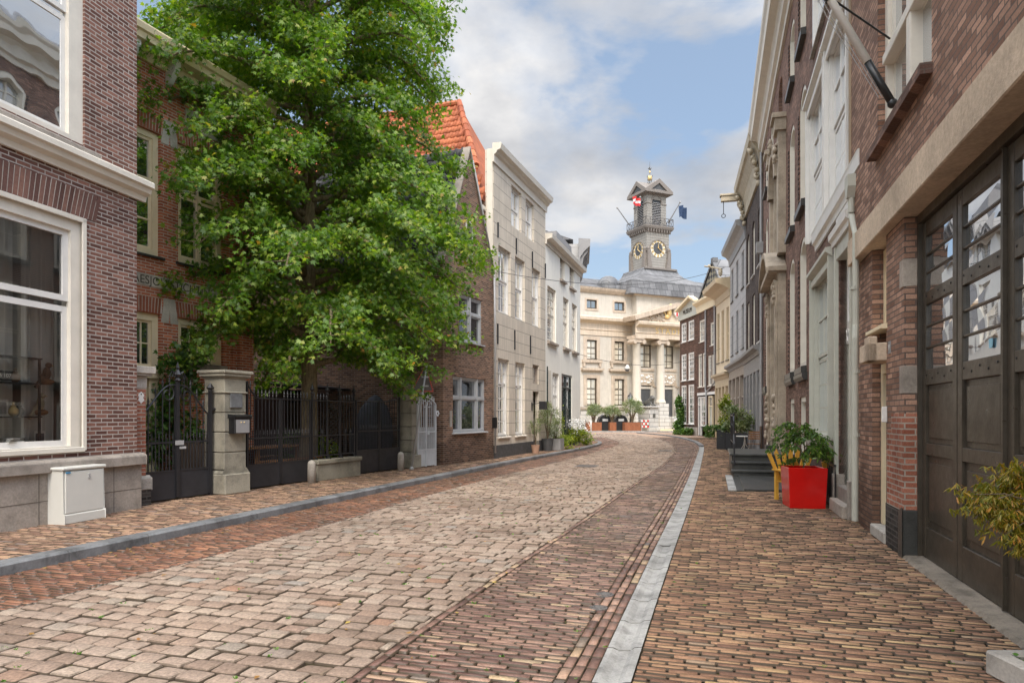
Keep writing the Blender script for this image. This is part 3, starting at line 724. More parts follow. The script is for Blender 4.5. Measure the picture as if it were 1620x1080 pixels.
j.box(0, f.L+.04, -.063, -.05, .42, .428); j.build('joint', M.text, pl)
m = MB(); m.prism([(.05, zpl-.17), (-.13, zpl-.17), (-.13, zpl-.03), (-.10, zpl), (.05, zpl+.02)], -.0, f.L+.06); m.build('plinth_ledge', M.ledge, L1, bevel=.008)
zc0, zc1 = f.z(222, 313), f.z(222, 291)+.02
cornice(L1, M.ivory, 0, f.L+.14, [(0, zc0-.06), (.05, zc0-.06), (.07, zc0+.02), (.15, zc0+.06), (.17, zc0+.13), (.22, zc0+.15), (.22, zc1-.02), (.20, zc1), (0, zc1+.05)], 'belt_cornice')
m = MB(); az = wz1+.02; ah = .40
m2 = MB(); m2.box(wx0-.3, wx1+.2, -.008, .03, az+.005, az+ah-.005); m2.build('arch_mortar', M.bandstone, L1)
for i in range(60):
    x = wx0-.25+i*.075
    if x > wx1+.16: break
    lean = (x-(wx0+wx1)/2)*.05
    m.prism([(x, az), (x+.062, az), (x+.062+lean+.001, az+ah), (x+lean, az+ah)], -.012, .03, 'y')
m.build('flat_arch', island_mat('arch_brick', [(0, (.12, .06, .048)), (.6, (.20, .105, .082)), (1, (.26, .135, .10))], .85), L1)
m = MB(); m.prism([(.1, uz0-.02), (-.12, uz0-.08), (-.12, uz0-.22), (.1, uz0-.24)], ux0-1, f.x(149.5)); m.build('upper_sill', M.ledge, L1, bevel=.01)
# big shop window, real glass with a room behind
W = window(L1, wx0, wx1, wz0, wz1, y=.10, mat=M.ivory, smat=M.white, glass=M.shopglass, casing=.21, cols=1, rows=(1, 1), split=.66, sash=.085, deep=.12, cbot=.07, name='shop_window')
m = MB(); m.box(wx0+.02, wx1-.02, -.035, .02, wz0-.02, wz0+.05); m.box(wx1-.06, wx1+.012, -.03, .0, wz0, wz1); m.box(wx0-.1, wx1+.012, -.03, .0, wz1-.06, wz1+.012); m.build('frame_moulding', M.ivory, W, bevel=.006)
m = MB(); rz0 = wz0+.12; m.box(wx0-.3, wx1+.4, 2.6, 2.65, rz0-.9, wz1); m.box(wx0-.3, wx1+.5, .14, 2.65, rz0-.03, rz0); m.box(wx1+.45, wx1+.5, .14, 2.65, rz0, wz1); m.box(wx0-.3, wx1+.5, .14, 2.65, wz1, wz1+.04)
m.build('room_lining', M.darkroom, L1)
m = MB(); z = wz0+(wz1-wz0)*.665
while z < wz1-.22: m.obox(((wx0+wx1)/2, .20, z), ((wx1-wx0)/2-.25, 0, 0), (0, .011, .004), (0, 0, .0012)); z += .024
m.build('blind', M.blind, W)
m = MB()
for k in range(30): x = wx1-.72+k*.017; m.quad((x, .34+.025*math.sin(k*1.7), rz0), (x+.019, .34+.025*math.sin(k*1.7+1.7), rz0), (x+.019, .34+.025*math.sin(k*1.7+1.7), wz1-.1), (x, .34+.025*math.sin(k*1.7), wz1-.1))
m.build('curtain', NT('net_curtain').set((.8, .78, .74), .8, .1), L1, smooth=True)
win = window(L1, ux0-.9, wx1, uz0, 9.0, y=.10, mat=M.ivory, smat=M.white, glass=M.glassSky, casing=.24, cols=2, rows=(1, 1), split=.56, sash=.07, deep=.12, cbot=.08, name='window')
m = MB(); n_ = 90; xl_ = wx0-.2; xr_ = wx1-.72
for k in range(n_):
    xa_, xb_ = xl_+(xr_-xl_)*k/n_, xl_+(xr_-xl_)*(k+1)/n_; m.quad((xa_, .48+.03*math.sin(k*1.15), rz0), (xb_, .48+.03*math.sin(k*1.15+1.15), rz0), (xb_, .48+.03*math.sin(k*1.15+1.15), wz1-.1), (xa_, .48+.03*math.sin(k*1.15), wz1-.1))
m.build('drapes', NT('grey_drapes').set((.78, .76, .72), .85, .1), L1, smooth=True)
# things in the shop window
sx = lambda u: f.x(u, -.5)
def inroom(name, label, cat, u, z, y=.45, grp=None):
    y = min(y, .24)
    x = f.x(u, -y); wx = f.O[0]+f.d[0]*x-f.d[1]*y; wy = f.O[1]+f.d[1]*x+f.d[0]*y
    return thing(name, label, cat, (wx, wy, z), f.ang, grp)
zr = lambda u, v: f.z(u, v, -.45)
sh = inroom('display_shelf', 'black metal display shelf standing behind the shop window glass', 'shelf', 10, rz0)
m = MB()
for x in (-.6, .42):
    for y in (-.08, .12): m.box(x, x+.025, y, y+.025, 0, 1.18)
m.build('upright', M.iron, sh)
for zz in (.36, .82, 1.17):
    m = MB(); m.box(-.62, .46, -.09, .16, zz, zz+.02); m.build('shelf_board', M.iron, sh)
def bird(label, u, v, tilt, col):
    b = inroom('bird_figure', label, 'figurine', u, zr(u, v), .3)
    m = MB(); m.ball((0, 0, .12), .075, 10, 8, (.75, .6, 1.3)); m.ball((.02, -.01, .235), .042, 10, 8); m.build('body', col, b, smooth=True)
    m = MB(); m.tube([(.05, -.03, .235), (.075, -.045, .222)], [.012, .002], 6); m.build('beak', M.gold, b)
    m = MB(); m.prism([(-.06, .12), (-.05, .02), (-.16, -.10), (-.19, -.08)], -.02, .02, 'y'); m.build('tail', col, b)
    m = MB(); m.ball((0, 0, .0), .10, 9, 6, (1.2, .7, .45)); m.build('branch_base', M.wood, b, smooth=True)
    m = MB(); m.ball((-.035, -.04, .13), .06, 8, 6, (.5, .35, 1.2)); m.build('wing', col, b, smooth=True)
bird('brown perched bird figure, the upper one behind the shop window', 74, 605, 0, paint_mat('bird_brown', (.16, .09, .05), .7, .4)); bird('pale cream perched bird figure, the lower one behind the shop window', 64, 652, 0, paint_mat('bird_cream', (.55, .48, .33), .7, .3))
fr = inroom('picture_frame', 'small white framed picture at the bottom right of the shop window', 'picture frame', 63, rz0, .25); m = MB(); m.box(-.09, .09, 0, .015, 0, .17); m.build('frame', M.white, fr); m = MB(); m.box(-.065, .065, -.003, .0, .03, .14); m.build('picture', M.cloth, fr)
fr = inroom('picture_frame', 'upright white framed picture on the shelf in the shop window', 'picture frame', 4, rz0+.38, .35); m = MB(); m.box(-.08, .08, 0, .015, 0, .22); m.build('frame', M.white, fr); m = MB(); m.box(-.055, .055, -.003, .0, .03, .19); m.build('picture', M.greypaint, fr)
sg = inroom('name_plate', 'black plate with white digits on the upper shelf in the shop window', 'sign', 6, rz0+.86, .32); m = MB(); m.box(-.24, .16, 0, .02, 0, .13); m.build('plate', M.black, sg); text_mesh('digits', '46 107', .075, M.white, sg, (0.0, -.003, .065), (PI/2, 0, 0), .001)
for i, (u, dz, col, lb) in enumerate(((21, .38, M.gold, 'small brass pot on the middle shelf in the shop window'), (30, .38, M.potgrey, 'dark round vase on the middle shelf in the shop window'), (24, .84, M.wood, 'small wooden carving on the upper shelf in the shop window'))):
    v_ = inroom('ornament', lb, 'ornament', u, rz0+dz, .4); m = MB(); m.lathe(0, 0, [(.03, 0), (.06, .04), (.065, .09), (.03, .13), (.036, .15)], 12); m.build('body', col, v_, smooth=True); m = MB(); m.lathe(0, 0, [(.012, .15), (.02, .18), (.002, .2)], 8); m.build('knob', col, v_, smooth=True)
bk = inroom('magazine_pile', 'pile of flat books lying on the sill inside the shop window', 'books', 12, rz0, .2); m = MB()
for i in range(4): m.obox((random.uniform(-.03, .03)+i*.02, 0, .012+i*.022), (.14, .02*i, 0), (-.01*i, .1, 0), (0, 0, .01))
m.build('books', island_mat('book_covers', [(0, (.5, .1, .08)), (.3, (.1, .2, .35)), (.6, (.6, .58, .5)), (1, (.08, .08, .08))], .5), bk)
roofbox(L1, M.slate, f.L, 9, 11.5, 3)
cornice(L1, M.ivory, -.1, f.L+.3, [(0, 11.0), (.1, 11.0), (.15, 11.3), (.45, 11.4), (.45, 11.6), (0, 11.65)], 'cornice')
# utility cabinet on the pavement
cx, cy = gp(102, 830, .1); cab = thing('utility_cabinet', 'light grey metal utility cabinet standing against the stone plinth', 'utility cabinet', (cx, cy, .1), math.atan2(1, .2269))
m = MB(); m.prism([(0, 0), (0, .13), (.02, .13), (.035, .74), (.36, .74), (.36, 0)], 0, .70); m.build('body', M.cabinet, cab, bevel=.008)
m = MB(); m.box(-.025, .725, .0, .39, .742, .785); m.build('lid', M.cabinet, cab, bevel=.012)
m = MB(); m.box(.03, .67, .008, .03, .145, .72); m.build('door', M.cabinet, cab, bevel=.004)
m = MB(); m.tube([(.42, .012, .62), (.42, -.002, .62)], .02, 12); m.tube([(.42, .012, .66), (.42, -.002, .66)], .016, 12); m.build('lock', M.steel, cab); m = MB(); m.box(.03, .10, -.002, .012, .70, .72); m.build('sticker', NT('cabinet_sticker').set((.05, .25, .45), .5), cab)
# ---- red brick house behind the garden -------------------------------
slope2 = .407
O2 = (-7.58-slope2*2.3, 13.8-2.3); r396 = (396-CU)/F_PX; yE = (-7.58-slope2*13.8)/(r396-slope2); E2 = (r396*yE, yE)
f = Fac(O2, E2); L2 = f.root('red_brick_house', 'bright red brick house with cream windows and inscribed stone bands behind the garden gate', 'house')
a1 = f.x(253.8); w2a, w2b = f.x(281.7), f.x(353.5); ww = w2b-w2a; a0 = a1-ww
zt, zb = f.z(300, 226)+.0, f.z(213, 396.7)
zt = f.z(218, 197); lt, lb = f.z(282, 502), f.z(315, 575)
ztr = f.z(250, 288)
H2 = f.z(225, 56)
wall(M.brickRed, L2, f.L, H2-.5, 8, [(a0, a1, zb, zt), (w2a, w2b, zb, zt), (a0+.2, a1, .12, lt), (w2a, w2b, lb, lt)], rev=.12)
for (p, q) in ((a0, a1), (w2a, w2b)):
    W = window(L2, p, q, zb, zt, y=.12, mat=M.cream, glass=M.glassSky, casing=.13, cols=2, rows=(1, 1), split=(ztr-zb)/(zt-zb), sash=.06, sill=M.darkstone)
    m = MB(); zi = zb+.13; m.box(p+.19, q-.19, .10, .14, zi+(ztr-zi)*.42, zi+(ztr-zi)*.42+.03); m.box((p+q)/2-.05, (p+q)/2+.05, .075, .14, zi, ztr); m.build('glazing_bar', M.cream, W)
window(L2, w2a, w2b, lb, lt, y=.12, mat=M.cream, glass=M.glass, casing=.13, cols=4, rows=(2,), sash=.05, sill=M.ledge, sillw=.16)
W = window(L2, a0+.2, a1, f.z(234, 590), lt, y=.12, mat=M.cream, glass=M.glass, casing=.15, cols=4, rows=(2,), sash=.05)
m = MB(); zz = f.z(234, 590); m.box(a0+.16, a1+.04, -.06, .14, zz-.10, zz+.05); m.box(a0+.2, a0+.4, .03, .16, .1, zz-.1); m.box(a1-.24, a1, .03, .16, .1, zz-.1); m.box(a0+.4, a1-.24, .1, .15, .1, zz-.1); dr = m.build('door_surround', M.cream, L2, bevel=.005)
m = MB(); m.box(a0+.5, a1-.34, .07, .1, .14, zz-.2); dd = m.build('door', M.cream, L2, bevel=.005)
m = MB(); m.quad((a0+.62, .065, 1.1), (a1-.45, .065, 1.1), (a1-.45, .065, zz-.32), (a0+.62, .065, zz-.32)); m.build('pane', M.glass, dd)
m = MB(); cx0, cx1 = a0+.62, a1-.45
for k in range(7):
    cxx = (cx0+cx1)/2+.12*math.sin(k*2.1); pts = [(cxx+.1*math.cos(t_*.7+k), .055, 1.2+.12*k+.1*math.sin(t_*.7)) for t_ in range(10)]; m.tube(pts, .008, 5)
for k in range(4): xx = cx0+(cx1-cx0)*(k+.5)/4; m.tube([(xx, .055, 1.1), (xx, .055, zz-.32)], .007, 5)
m.build('iron_grille', M.iron, dd)
# lintels: soldier course with stone springers
for (p, q, zz) in ((a0, a1, zt), (w2a, w2b, zt), (a0+.2, a1, lt), (w2a, w2b, lt)):
    m = MB(); m.box(p-.03, q+.03, -.006, .02, zz+.015, zz+.325); m.build('arch_mortar', M.bandstone, L2); m = MB(); k = p-.02; lean0 = .0
    while k < q+.0: m.prism([(k, zz+.01), (k+.058, zz+.01), (k+.058+(k-(p+q)/2)*.06, zz+.33), (k+(k-(p+q)/2)*.06, zz+.33)], -.01, .03, 'y'); k += .073
    fa = m.build("flat_arch", M.archred, L2) if hasattr(M, "archred") else None
    if fa is None:
        M.archred = island_mat('arch_brick_red', [(0, (.30, .095, .055)), (.6, (.42, .15, .09)), (1, (.50, .20, .12))], .85); fa = m.build('flat_arch', M.archred, L2)
    m = MB(); m.prism([(q+.01, zz-.16), (q+.2, zz-.16), (q+.24, zz+.36), (q+.09, zz+.36)], -.014, .03, 'y'); m.prism([(p-.01, zz-.16), (p-.2, zz-.16), (p-.24, zz+.36), (p-.09, zz+.36)], -.014, .03, 'y'); SPL.append(m.build('springer_stone', M.bandstone, L2))
bz1, bz0 = f.z(213, 428.5), f.z(213, 448)
m = MB(); m.box(a0+.1, f.x(345), -.012, .02, bz0, bz1); bd = m.build('inscription_band', M.bandstone, L2)
tx0 = f.x(205); tx1 = f.x(330)
text_mesh('inscription', 'BAESJOU STICHTING', .245, M.text, L2, ((tx0+tx1)/2+.06, -.0145, (bz0+bz1)/2-.01), (PI/2, 0, 0), .002, spacing=1.02, sx=.98)
dz1, dz0 = f.z(305, 176), f.z(338, 222)
m = MB(); dxa, dxb = f.x(293), f.x(352); m.box(dxa, dxb, -.012, .02, dz0, dz0+.42); m.build('date_stone', M.bandstone, L2); text_mesh('inscription', 'MDCMXI', .26, M.text, L2, ((dxa+dxb)/2, -.0145, dz0+.2), (PI/2, 0, 0), .002)
m = MB()
for x in (f.x(366), f.x(394)-.05):
    m.box(x, x+.05, -.05, .01, .1, H2-.7)
m.box(f.x(374), f.x(396), -.10, -.001, 0, H2-.6); m.build('corner_pilaster', M.brickRed, L2)
for k in range(4): pass
cornice(L2, M.cream, -.2, f.L+.45, [(0, H2-.5), (.06, H2-.5), (.08, H2-.32), (.40, H2-.30), (.42, H2-.18), (.48, H2-.16), (.50, H2-.05), (.46, H2), (0, H2+.02)], 'cornice')
m = MB(); x = .3
while x < f.L: m.prism([(-.01, H2-.78), (-.1, H2-.74), (-.32, H2-.42), (-.32, H2-.31), (-.01, H2-.31)], x, x+.12); x += .95
SPL.append(m.build('bracket', M.white, L2))
roofbox(L2, M.greytile, f.L+.4, 8, H2, 2.4, y0=-.4)
m = MB(); m.box(f.x(253), f.x(263), 1.0, 1.3, H2, H2+2.1); dm = m.build('dormer', M.white, L2)
m = MB(); m.box(1.4, 3.0, .9, 2.4, H2+.3, H2+1.7); m.box(1.3, 3.1, .8, 2.5, H2+1.7, H2+1.85); m.build('dormer', M.cream, L2)
# ---- brown gabled house ------------------------------------------------
f = Fac((-2.07, 20.5), (-.64, 23.8)); L3 = f.root('gabled_house', 'narrow brown brick house with dark tiled steep gable and grey-white windows', 'house')
he = 1.6+5.0*.9375; hp = 1.6+9.14*.9375
hu0, hu1, hz0, hz1 = f.x(726), f.x(762.5), f.z(726, 538), f.z(726, 463)
g0, g1, gz0, gz1 = f.x(716.5), f.x(767.5), f.z(718, 684), f.z(717, 594.5)
D3 = 11
wall(M.brickL3, L3, f.L, he, D3, [(hu0, hu1, hz0, hz1), (g0, g1, gz0, gz1)], rev=.1, gable=[(f.L, he), (f.x(742.5), hp), (0, he)][1:2])
def greywin(p, q, za, zb_):
    W = window(L3, p, q, za, zb_, y=.09, mat=M.greywin, glass=M.glass, casing=.06, cols=1, rows=(1,), sash=.02, sill=M.greywin, sillw=.05, sillp=.09)
    return W
W = greywin(hu0, hu1, hz0, hz1); m = MB(); mid = (hu0+hu1)/2; zz = hz0+(hz1-hz0)*.62; m.box(mid-.05, mid+.05, .02, .11, hz0, hz1); m.box(hu0, hu1, .03, .11, zz-.04, zz+.04)
for a, b in ((hu0+.06, mid-.05), (mid+.05, hu1-.06)):
    for c, d in ((hz0+.06, zz-.04), (zz+.04, hz1-.06)): m.box(a, a+.045, .06, .1, c, d); m.box(b-.045, b, .06, .1, c, d); m.box(a, b, .055, .1, c, c+.045); m.box(a, b, .055, .1, d-.045, d)
m.build('casement', M.greywin, W)
W = greywin(g0, g1, gz0, gz1); m = MB(); zz = gz0+(gz1-gz0)*.62; xa, xb = g0+(g1-g0)*.25, g0+(g1-g0)*.76
for x in (xa, xb): m.box(x-.045, x+.045, .02, .11, gz0, gz1)
m.box(g0, g1, .03, .11, zz-.04, zz+.04)
for a, b in ((g0+.06, xa-.045), (xa+.045, xb-.045), (xb+.045, g1-.06)):
    for c, d in ((gz0+.06, zz-.04), (zz+.04, gz1-.06)): m.box(a, a+.04, .06, .1, c, d); m.box(b-.04, b, .06, .1, c, d); m.box(a, b, .055, .1, c, c+.04); m.box(a, b, .055, .1, d-.04, d)
m.build('casement', M.greywin, W)
# attic window
aw0, aw1, awz0, awz1 = f.x(736.5), f.x(747), f.z(741, 405), f.z(741, 350)
m = MB(); m.box(aw0, aw1, -.02, .03, awz0, awz1); fr = m.build('window', M.white, L3); m = MB(); m.quad((aw0+.06, -.024, awz0+.06), (aw1-.06, -.024, awz0+.06), (aw1-.06, -.024, awz1-.06), (aw0+.06, -.024, awz1-.06)); m.build('pane', M.glass, fr)
pk = f.x(742.5)
m = MB()
for (p, zp, q, zq) in ((-.06, he-.12, pk, hp+.04), (f.L+.05, he-.12, pk, hp+.04)):
    m.poly([(p, -.05, zp), (q, -.05, zq), (q, -.05, zq+.09), (p, -.05, zp+.09)]); m.poly([(p, -.05, zp+.09), (q, -.05, zq+.09), (q, .22, zq+.09), (p, .22, zp+.09)]); m.poly([(p, -.05, zp), (q, -.05, zq), (q, .1, zq), (p, .1, zp)])
m.build('gable_verge', M.plinth, L3)
sl = math.hypot(pk, hp-he); pantiles('roof', M.greytile, L3, (-.12*pk/sl, .2, he-.12*(hp-he)/sl), (0, 1, 0), (pk/sl, 0, (hp-he)/sl), 9.5, sl+.1, lambda s, t: True)
m = MB(); m.quad((0, .1, he-.03), (0, D3, he-.03), (pk, D3, hp-.02), (pk, .1, hp-.02)); m.quad((f.L, .1, he), (pk, .1, hp), (pk, D3, hp), (f.L, D3, he)); m.poly([(0, D3, he), (f.L, D3, he), (pk, D3, hp)]); m.build('roof_deck', M.greytile, L3)
m = MB(); m.tube([(f.L-.1, -.07, he+.2), (f.L-.08, -.09, he-1.6), (f.L-.05, -.09, .3)], .035, 8); m.tube([(pk+.1, -.08, hp-.3), (f.L-.1, -.08, he+.2)], .03, 8); m.build('drainpipe', M.steel, L3, smooth=True)
m = MB(); xb_ = f.x(711); m.box(xb_, xb_+.12, -.03, 0, 1.25, 1.75); m.build('letterbox_slot', M.concrete, L3); m = MB(); m.box(f.x(778.5), f.x(781)-.0, -.14, 0, f.z(779, 677), f.z(779, 660)); m.build('mail_box', M.black, L3)
# courtyard side extension wall of this house (runs back from the street)
m = MB(); m.box(-.02, .3, -.0, .02, 0, .01)
# ---- beige stuccoed house ----------------------------------------------
f = Fac((-.64, 23.8), (1.45, 29.6)); L4 = f.root('stucco_house', 'tall beige stucco house with orange tiled roof and white sash windows', 'house')
H4 = f.z(783, 236)-.02; hs = 9.1
zA1, zA0 = f.z(797, 568), f.z(797, 690); zB1, zB0 = f.z(799, 394), f.z(799, 497); zC1, zC0 = f.z(818, 300), f.z(818, 363)
ws = [(f.x(788), f.x(805.5), zA0, zA1), (f.x(815.5), f.x(830.5), zA0, zA1)]
ws2 = [(f.x(788.5), f.x(808), zB0, zB1), (f.x(815), f.x(830.5), zB0, zB1), (f.x(841.5), f.x(855), zB0, zB1)]
ws3 = [(f.x(809), f.x(825), zC0, zC1), (f.x(831.5), f.x(845), zC0, zC1)]
dx0, dx1 = f.x(842.7), f.x(852.5); dz1 = f.z(847, 619); sm = (dx0, dx1, f.z(847, 607), f.z(847, 577))
wall(M.beige, L4, f.L, H4, .3, ws+ws2+ws3+[(dx0, dx1, .1, dz1), sm], rev=.16, z0=.55)
m = MB(); m.box(-.0, dx0-.0, -.03, .2, 0, .55); m.box(dx1, f.L, -.03, .2, 0, .55); m.build('plinth', M.potgrey, L4)
for (p, q, a, b) in ws: window(L4, p, q, a, b, y=.15, glass=M.glassSky, casing=.07, cols=2, rows=(4, 2), split=.68, sash=.05, sill=M.ivory)
for (p, q, a, b) in ws2: window(L4, p, q, a, b, y=.15, glass=M.glassSky, casing=.07, cols=2, rows=(2, 1), split=.5, sash=.05)
for (p, q, a, b) in ws3: window(L4, p, q, a, b, y=.15, glass=M.glassSky, casing=.07, cols=2, rows=(1, 1), split=.45, sash=.05)
window(L4, sm[0], sm[1], sm[2], sm[3], y=.12, mat=M.taupe, cols=2, rows=(2,), casing=.06)
door(L4, dx0, dx1, .1, dz1, .3, M.greypaint, M.ivory, fanlight=.35)
m = MB()
for u, va, vb in ((787, 352, 376), (816, 377, 402), (841.5, 398, 424), (862, 417, 440), (786.5, 512, 544), (813.5, 522, 553), (838.5, 531, 560)):
    x = f.x(u); z0_, z1_ = f.z(u, vb), f.z(u, va); m.box(x-.02, x+.02, -.05, .0, z0_, z1_)
SPL.append(m.build('wall_anchor', M.iron, L4))
cornice(L4, M.ivory, -.12, f.L+.1, [(0, H4-.5), (.05, H4-.5), (.06, H4-.25), (.14, H4-.2), (.18, H4-.12), (.30, H4-.08), (.34, H4+.1), (.30, H4+.14), (0, H4+.16)], 'cornice')
m = MB(); m.box(.0, f.L, 0.302, .32, H4-1.5, H4); m.box(-.04, -.002, .03, .24, hs-2.0, H4); m.build('parapet_return', M.taupe2 if hasattr(M, 'taupe2') else M.ivory, L4)
m = MB(); m.box(-.0, f.L, .32, 12, 0, hs); m.box(-.3, -.0, .35, 12, 3, hs-.3); m.build('rear_wall', M.brickL3, L4)
m = MB(); m.box(-.4, .05, .3, 1.9, hs-.34, hs-.2); m.build('coping', M.ivory, L4)
rz = 14.2*.9375+.85; ry = 2.7; cxm = f.L/2; w4 = math.hypot(cxm+.2, rz-hs)
U = ((cxm+.2)/w4, 0, (rz-hs)/w4)
pantiles('roof', M.orangetile, L4, (-.25, .35, hs-.1), (0, 1, 0), U, 11, w4+.1, lambda s, t: s > (t/w4)*ry-.25, tw=.27, th=.36)
m = MB(); A = (-.2, .35, hs); B_ = (-.2, 12, hs); C_ = (cxm, 12, rz); Dp = (cxm, ry, rz); E_ = (f.L, .35, hs); G_ = (f.L, 12, hs); m.quad(A, B_, C_, Dp); m.quad(E_, G_, C_, Dp); m.poly([A, E_, Dp]); m.poly([B_, G_, C_]); m.build('roof_deck', M.orangetile, L4)
m = MB(); pts = [Vector((-.2, .3, hs+.15)).lerp(Vector((cxm, ry, rz+.1)), k/14) for k in range(4, 15)]
for a, b in zip(pts[:-1], pts[1:]): m.tube([a, a.lerp(b, 1.12)], [.13, .11], 8)
m.tube([(cxm, ry, rz+.08), (cxm, 12, rz+.08)], .12, 8); m.build('ridge_tiles', M.orangetile, L4)
m = MB(); x = f.x(846); zc = f.z(846, 640); m.box(f.x(840.5), f.x(842), -.02, 0, zc-.25, zc+.1); m.tube([(f.x(841), -.02, zc), (f.x(841), -.5, zc+.1)], .015); m.box(f.x(841)-.13, f.x(841)+.13, -.62, -.36, zc-.2, zc+.12); m.build('wall_lantern', M.iron, L4)
# ---- white house ---------------------------------------------------------
f = Fac((1.45, 29.6), (3.66, 36.6)); L5 = f.root('white_house', 'white plastered house with grey sash windows and a dark green double door', 'house')
H5 = f.z(870, 380); gA1, gA0 = f.z(878, 590), f.z(878, 694); fA1, fA0 = f.z(872, 455), f.z(872, 541); tA1, tA0 = f.z(890, 400), f.z(890, 444)
gw = (f.x(874.5), f.x(884.5), gA0, gA1); gd = (f.x(888.5), f.x(905), .1, f.z(890, 591))
fw = [(f.x(866), f.x(879.8), fA0, fA1), (f.x(891), f.x(899.8), fA0, fA1), (f.x(904.8), f.x(912.8), fA0, fA1)]; tw = [(f.x(886), f.x(893.5), tA0, tA1), (f.x(901), f.x(908.5), tA0, tA1)]
wall(M.whiteplaster, L5, f.L, H5, 8, [gw, gd]+fw+tw, rev=.16)
window(L5, *gw, y=.12, glass=M.glassCur, cols=2, rows=(4, 2), split=.66, sill=M.ivory)
for q in fw: window(L5, *q, y=.12, glass=M.glassCur, mat=M.ivory, cols=2, rows=(3, 3), sill=M.taupe, sillw=.12, sillp=.12)
for q in tw: window(L5, *q, y=.12, glass=M.glassCur, mat=M.ivory, cols=2, rows=(2,), sill=M.taupe, sillw=.10, sillp=.12)
door(L5, gd[0], (gd[0]+gd[1])/2, .1, gd[3], .1, M.darkgreen, panels=3, glazed=True, fanlight=.5); door(L5, (gd[0]+gd[1])/2, gd[1], .1, gd[3], .1, M.darkgreen, panels=3, glazed=True, fanlight=.5, handle=False)
m = MB(); m.box(f.x(865.5), f.x(870), -.05, 0, gA0-.1, gA1+.05); m.build('shutter', M.ivory, L5); m = MB(); m.tube([(f.x(864), -.06, .3), (f.x(864), -.06, gA1+.2)], .03, 8); m.build('drainpipe', M.darkgreen, L5)
m = MB(); m.box(gd[1], f.L+.01, -.025, .1, 0, .62); m.box(0, gd[0]-.02, -.025, .1, 0, .5); m.build('plinth', M.potgrey, L5)
cornice(L5, M.ivory, -.02, f.L+.2, [(0, H5-.35), (.05, H5-.35), (.08, H5-.15), (.3, H5-.1), (.33, H5+.08), (0, H5+.12)], 'cornice')
w5 = math.hypot(3.2, 3.0); roofbox(L5, M.greytile, f.L, 8, H5+.05, 3.0, y0=.1)
pantiles('roof_tiles', M.greytile, L5, (0, .12, H5+.1), (1, 0, 0), (0, .78, .62), f.L, 2.3, lambda s, t: True)
m = MB(); x0_ = f.L*.55; m.box(x0_, f.L+.1, .5, 2.0, H5, H5+1.3); m.build('dormer', M.greypaint, L5)
# ---- grey house beyond the white one, mostly its cornice shows ------------
f = Fac((3.3, 37.2), (2.4, 43.0)); 
L6 = tag(empty('grey_house', (3.72, 38.2, 0), math.radians(84.3)), 'grey plastered house behind the white house, only its heavy bracketed cornice showing', 'house')
m = MB(); m.box(0, 4, 0, 7, 0, 11.2); m.build('wall', M.greyplaster, L6)
cornice(L6, M.greypaint, -.25, 4.2, [(0, 9.9), (.08, 9.9), (.1, 10.4), (.3, 10.7), (.56, 10.95), (.64, 11.0), (.66, 11.4), (0, 11.45)], 'cornice')
m = MB(); 
for k in range(6): x = -.1+k*.8; m.prism([(-.09, 9.8), (-.22, 10.0), (-.28, 10.4), (-.5, 10.7), (-.55, 10.95), (-.09, 10.95)], x, x+.2)
SPL.append(m.build('bracket', M.greypaint, L6)); roofbox(L6, M.slate, 4, 7, 11.45, 1.2)
def split(o):
    """every loose piece of o becomes an object of its own with the same name"""
    me = o.data; n = len(me.vertices); par = list(range(n))
    def fd(a):
        while par[a] != a: par[a] = par[par[a]]; a = par[a]
        return a
    for p in me.polygons:
        v0 = fd(p.vertices[0])
        for v in p.vertices[1:]: par[fd(v)] = v0; v0 = fd(v0)
    groups = {}
    for p in me.polygons: groups.setdefault(fd(p.vertices[0]), []).append(p)
    if len(groups) < 2: return [o]
    res = []; co = [tuple(v.co) for v in me.vertices]; mat = me.materials[0]; name = o.name.split('.')[0]; parent = o.parent; kids = list(o.children)
    for g in groups.values():
        idx = {}; vs = []; fs = []
        for p in g:
            f_ = []
            for v in p.vertices:
                if v not in idx: idx[v] = len(vs); vs.append(co[v])
                f_.append(idx[v])
            fs.append(tuple(f_))
        b = MB(); b.v = vs; b.f = fs; q = b.build(name, mat, parent); q.location = o.location; q.rotation_euler = o.rotation_euler; res.append(q)
        for md in o.modifiers:
            if md.type == 'BEVEL': nb = q.modifiers.new('bev', 'BEVEL'); nb.width = md.width; nb.segments = 1; nb.limit_method = 'ANGLE'; nb.angle_limit = .6
    for k in kids: k.parent = res[0]
    bpy.data.objects.remove(o); return res
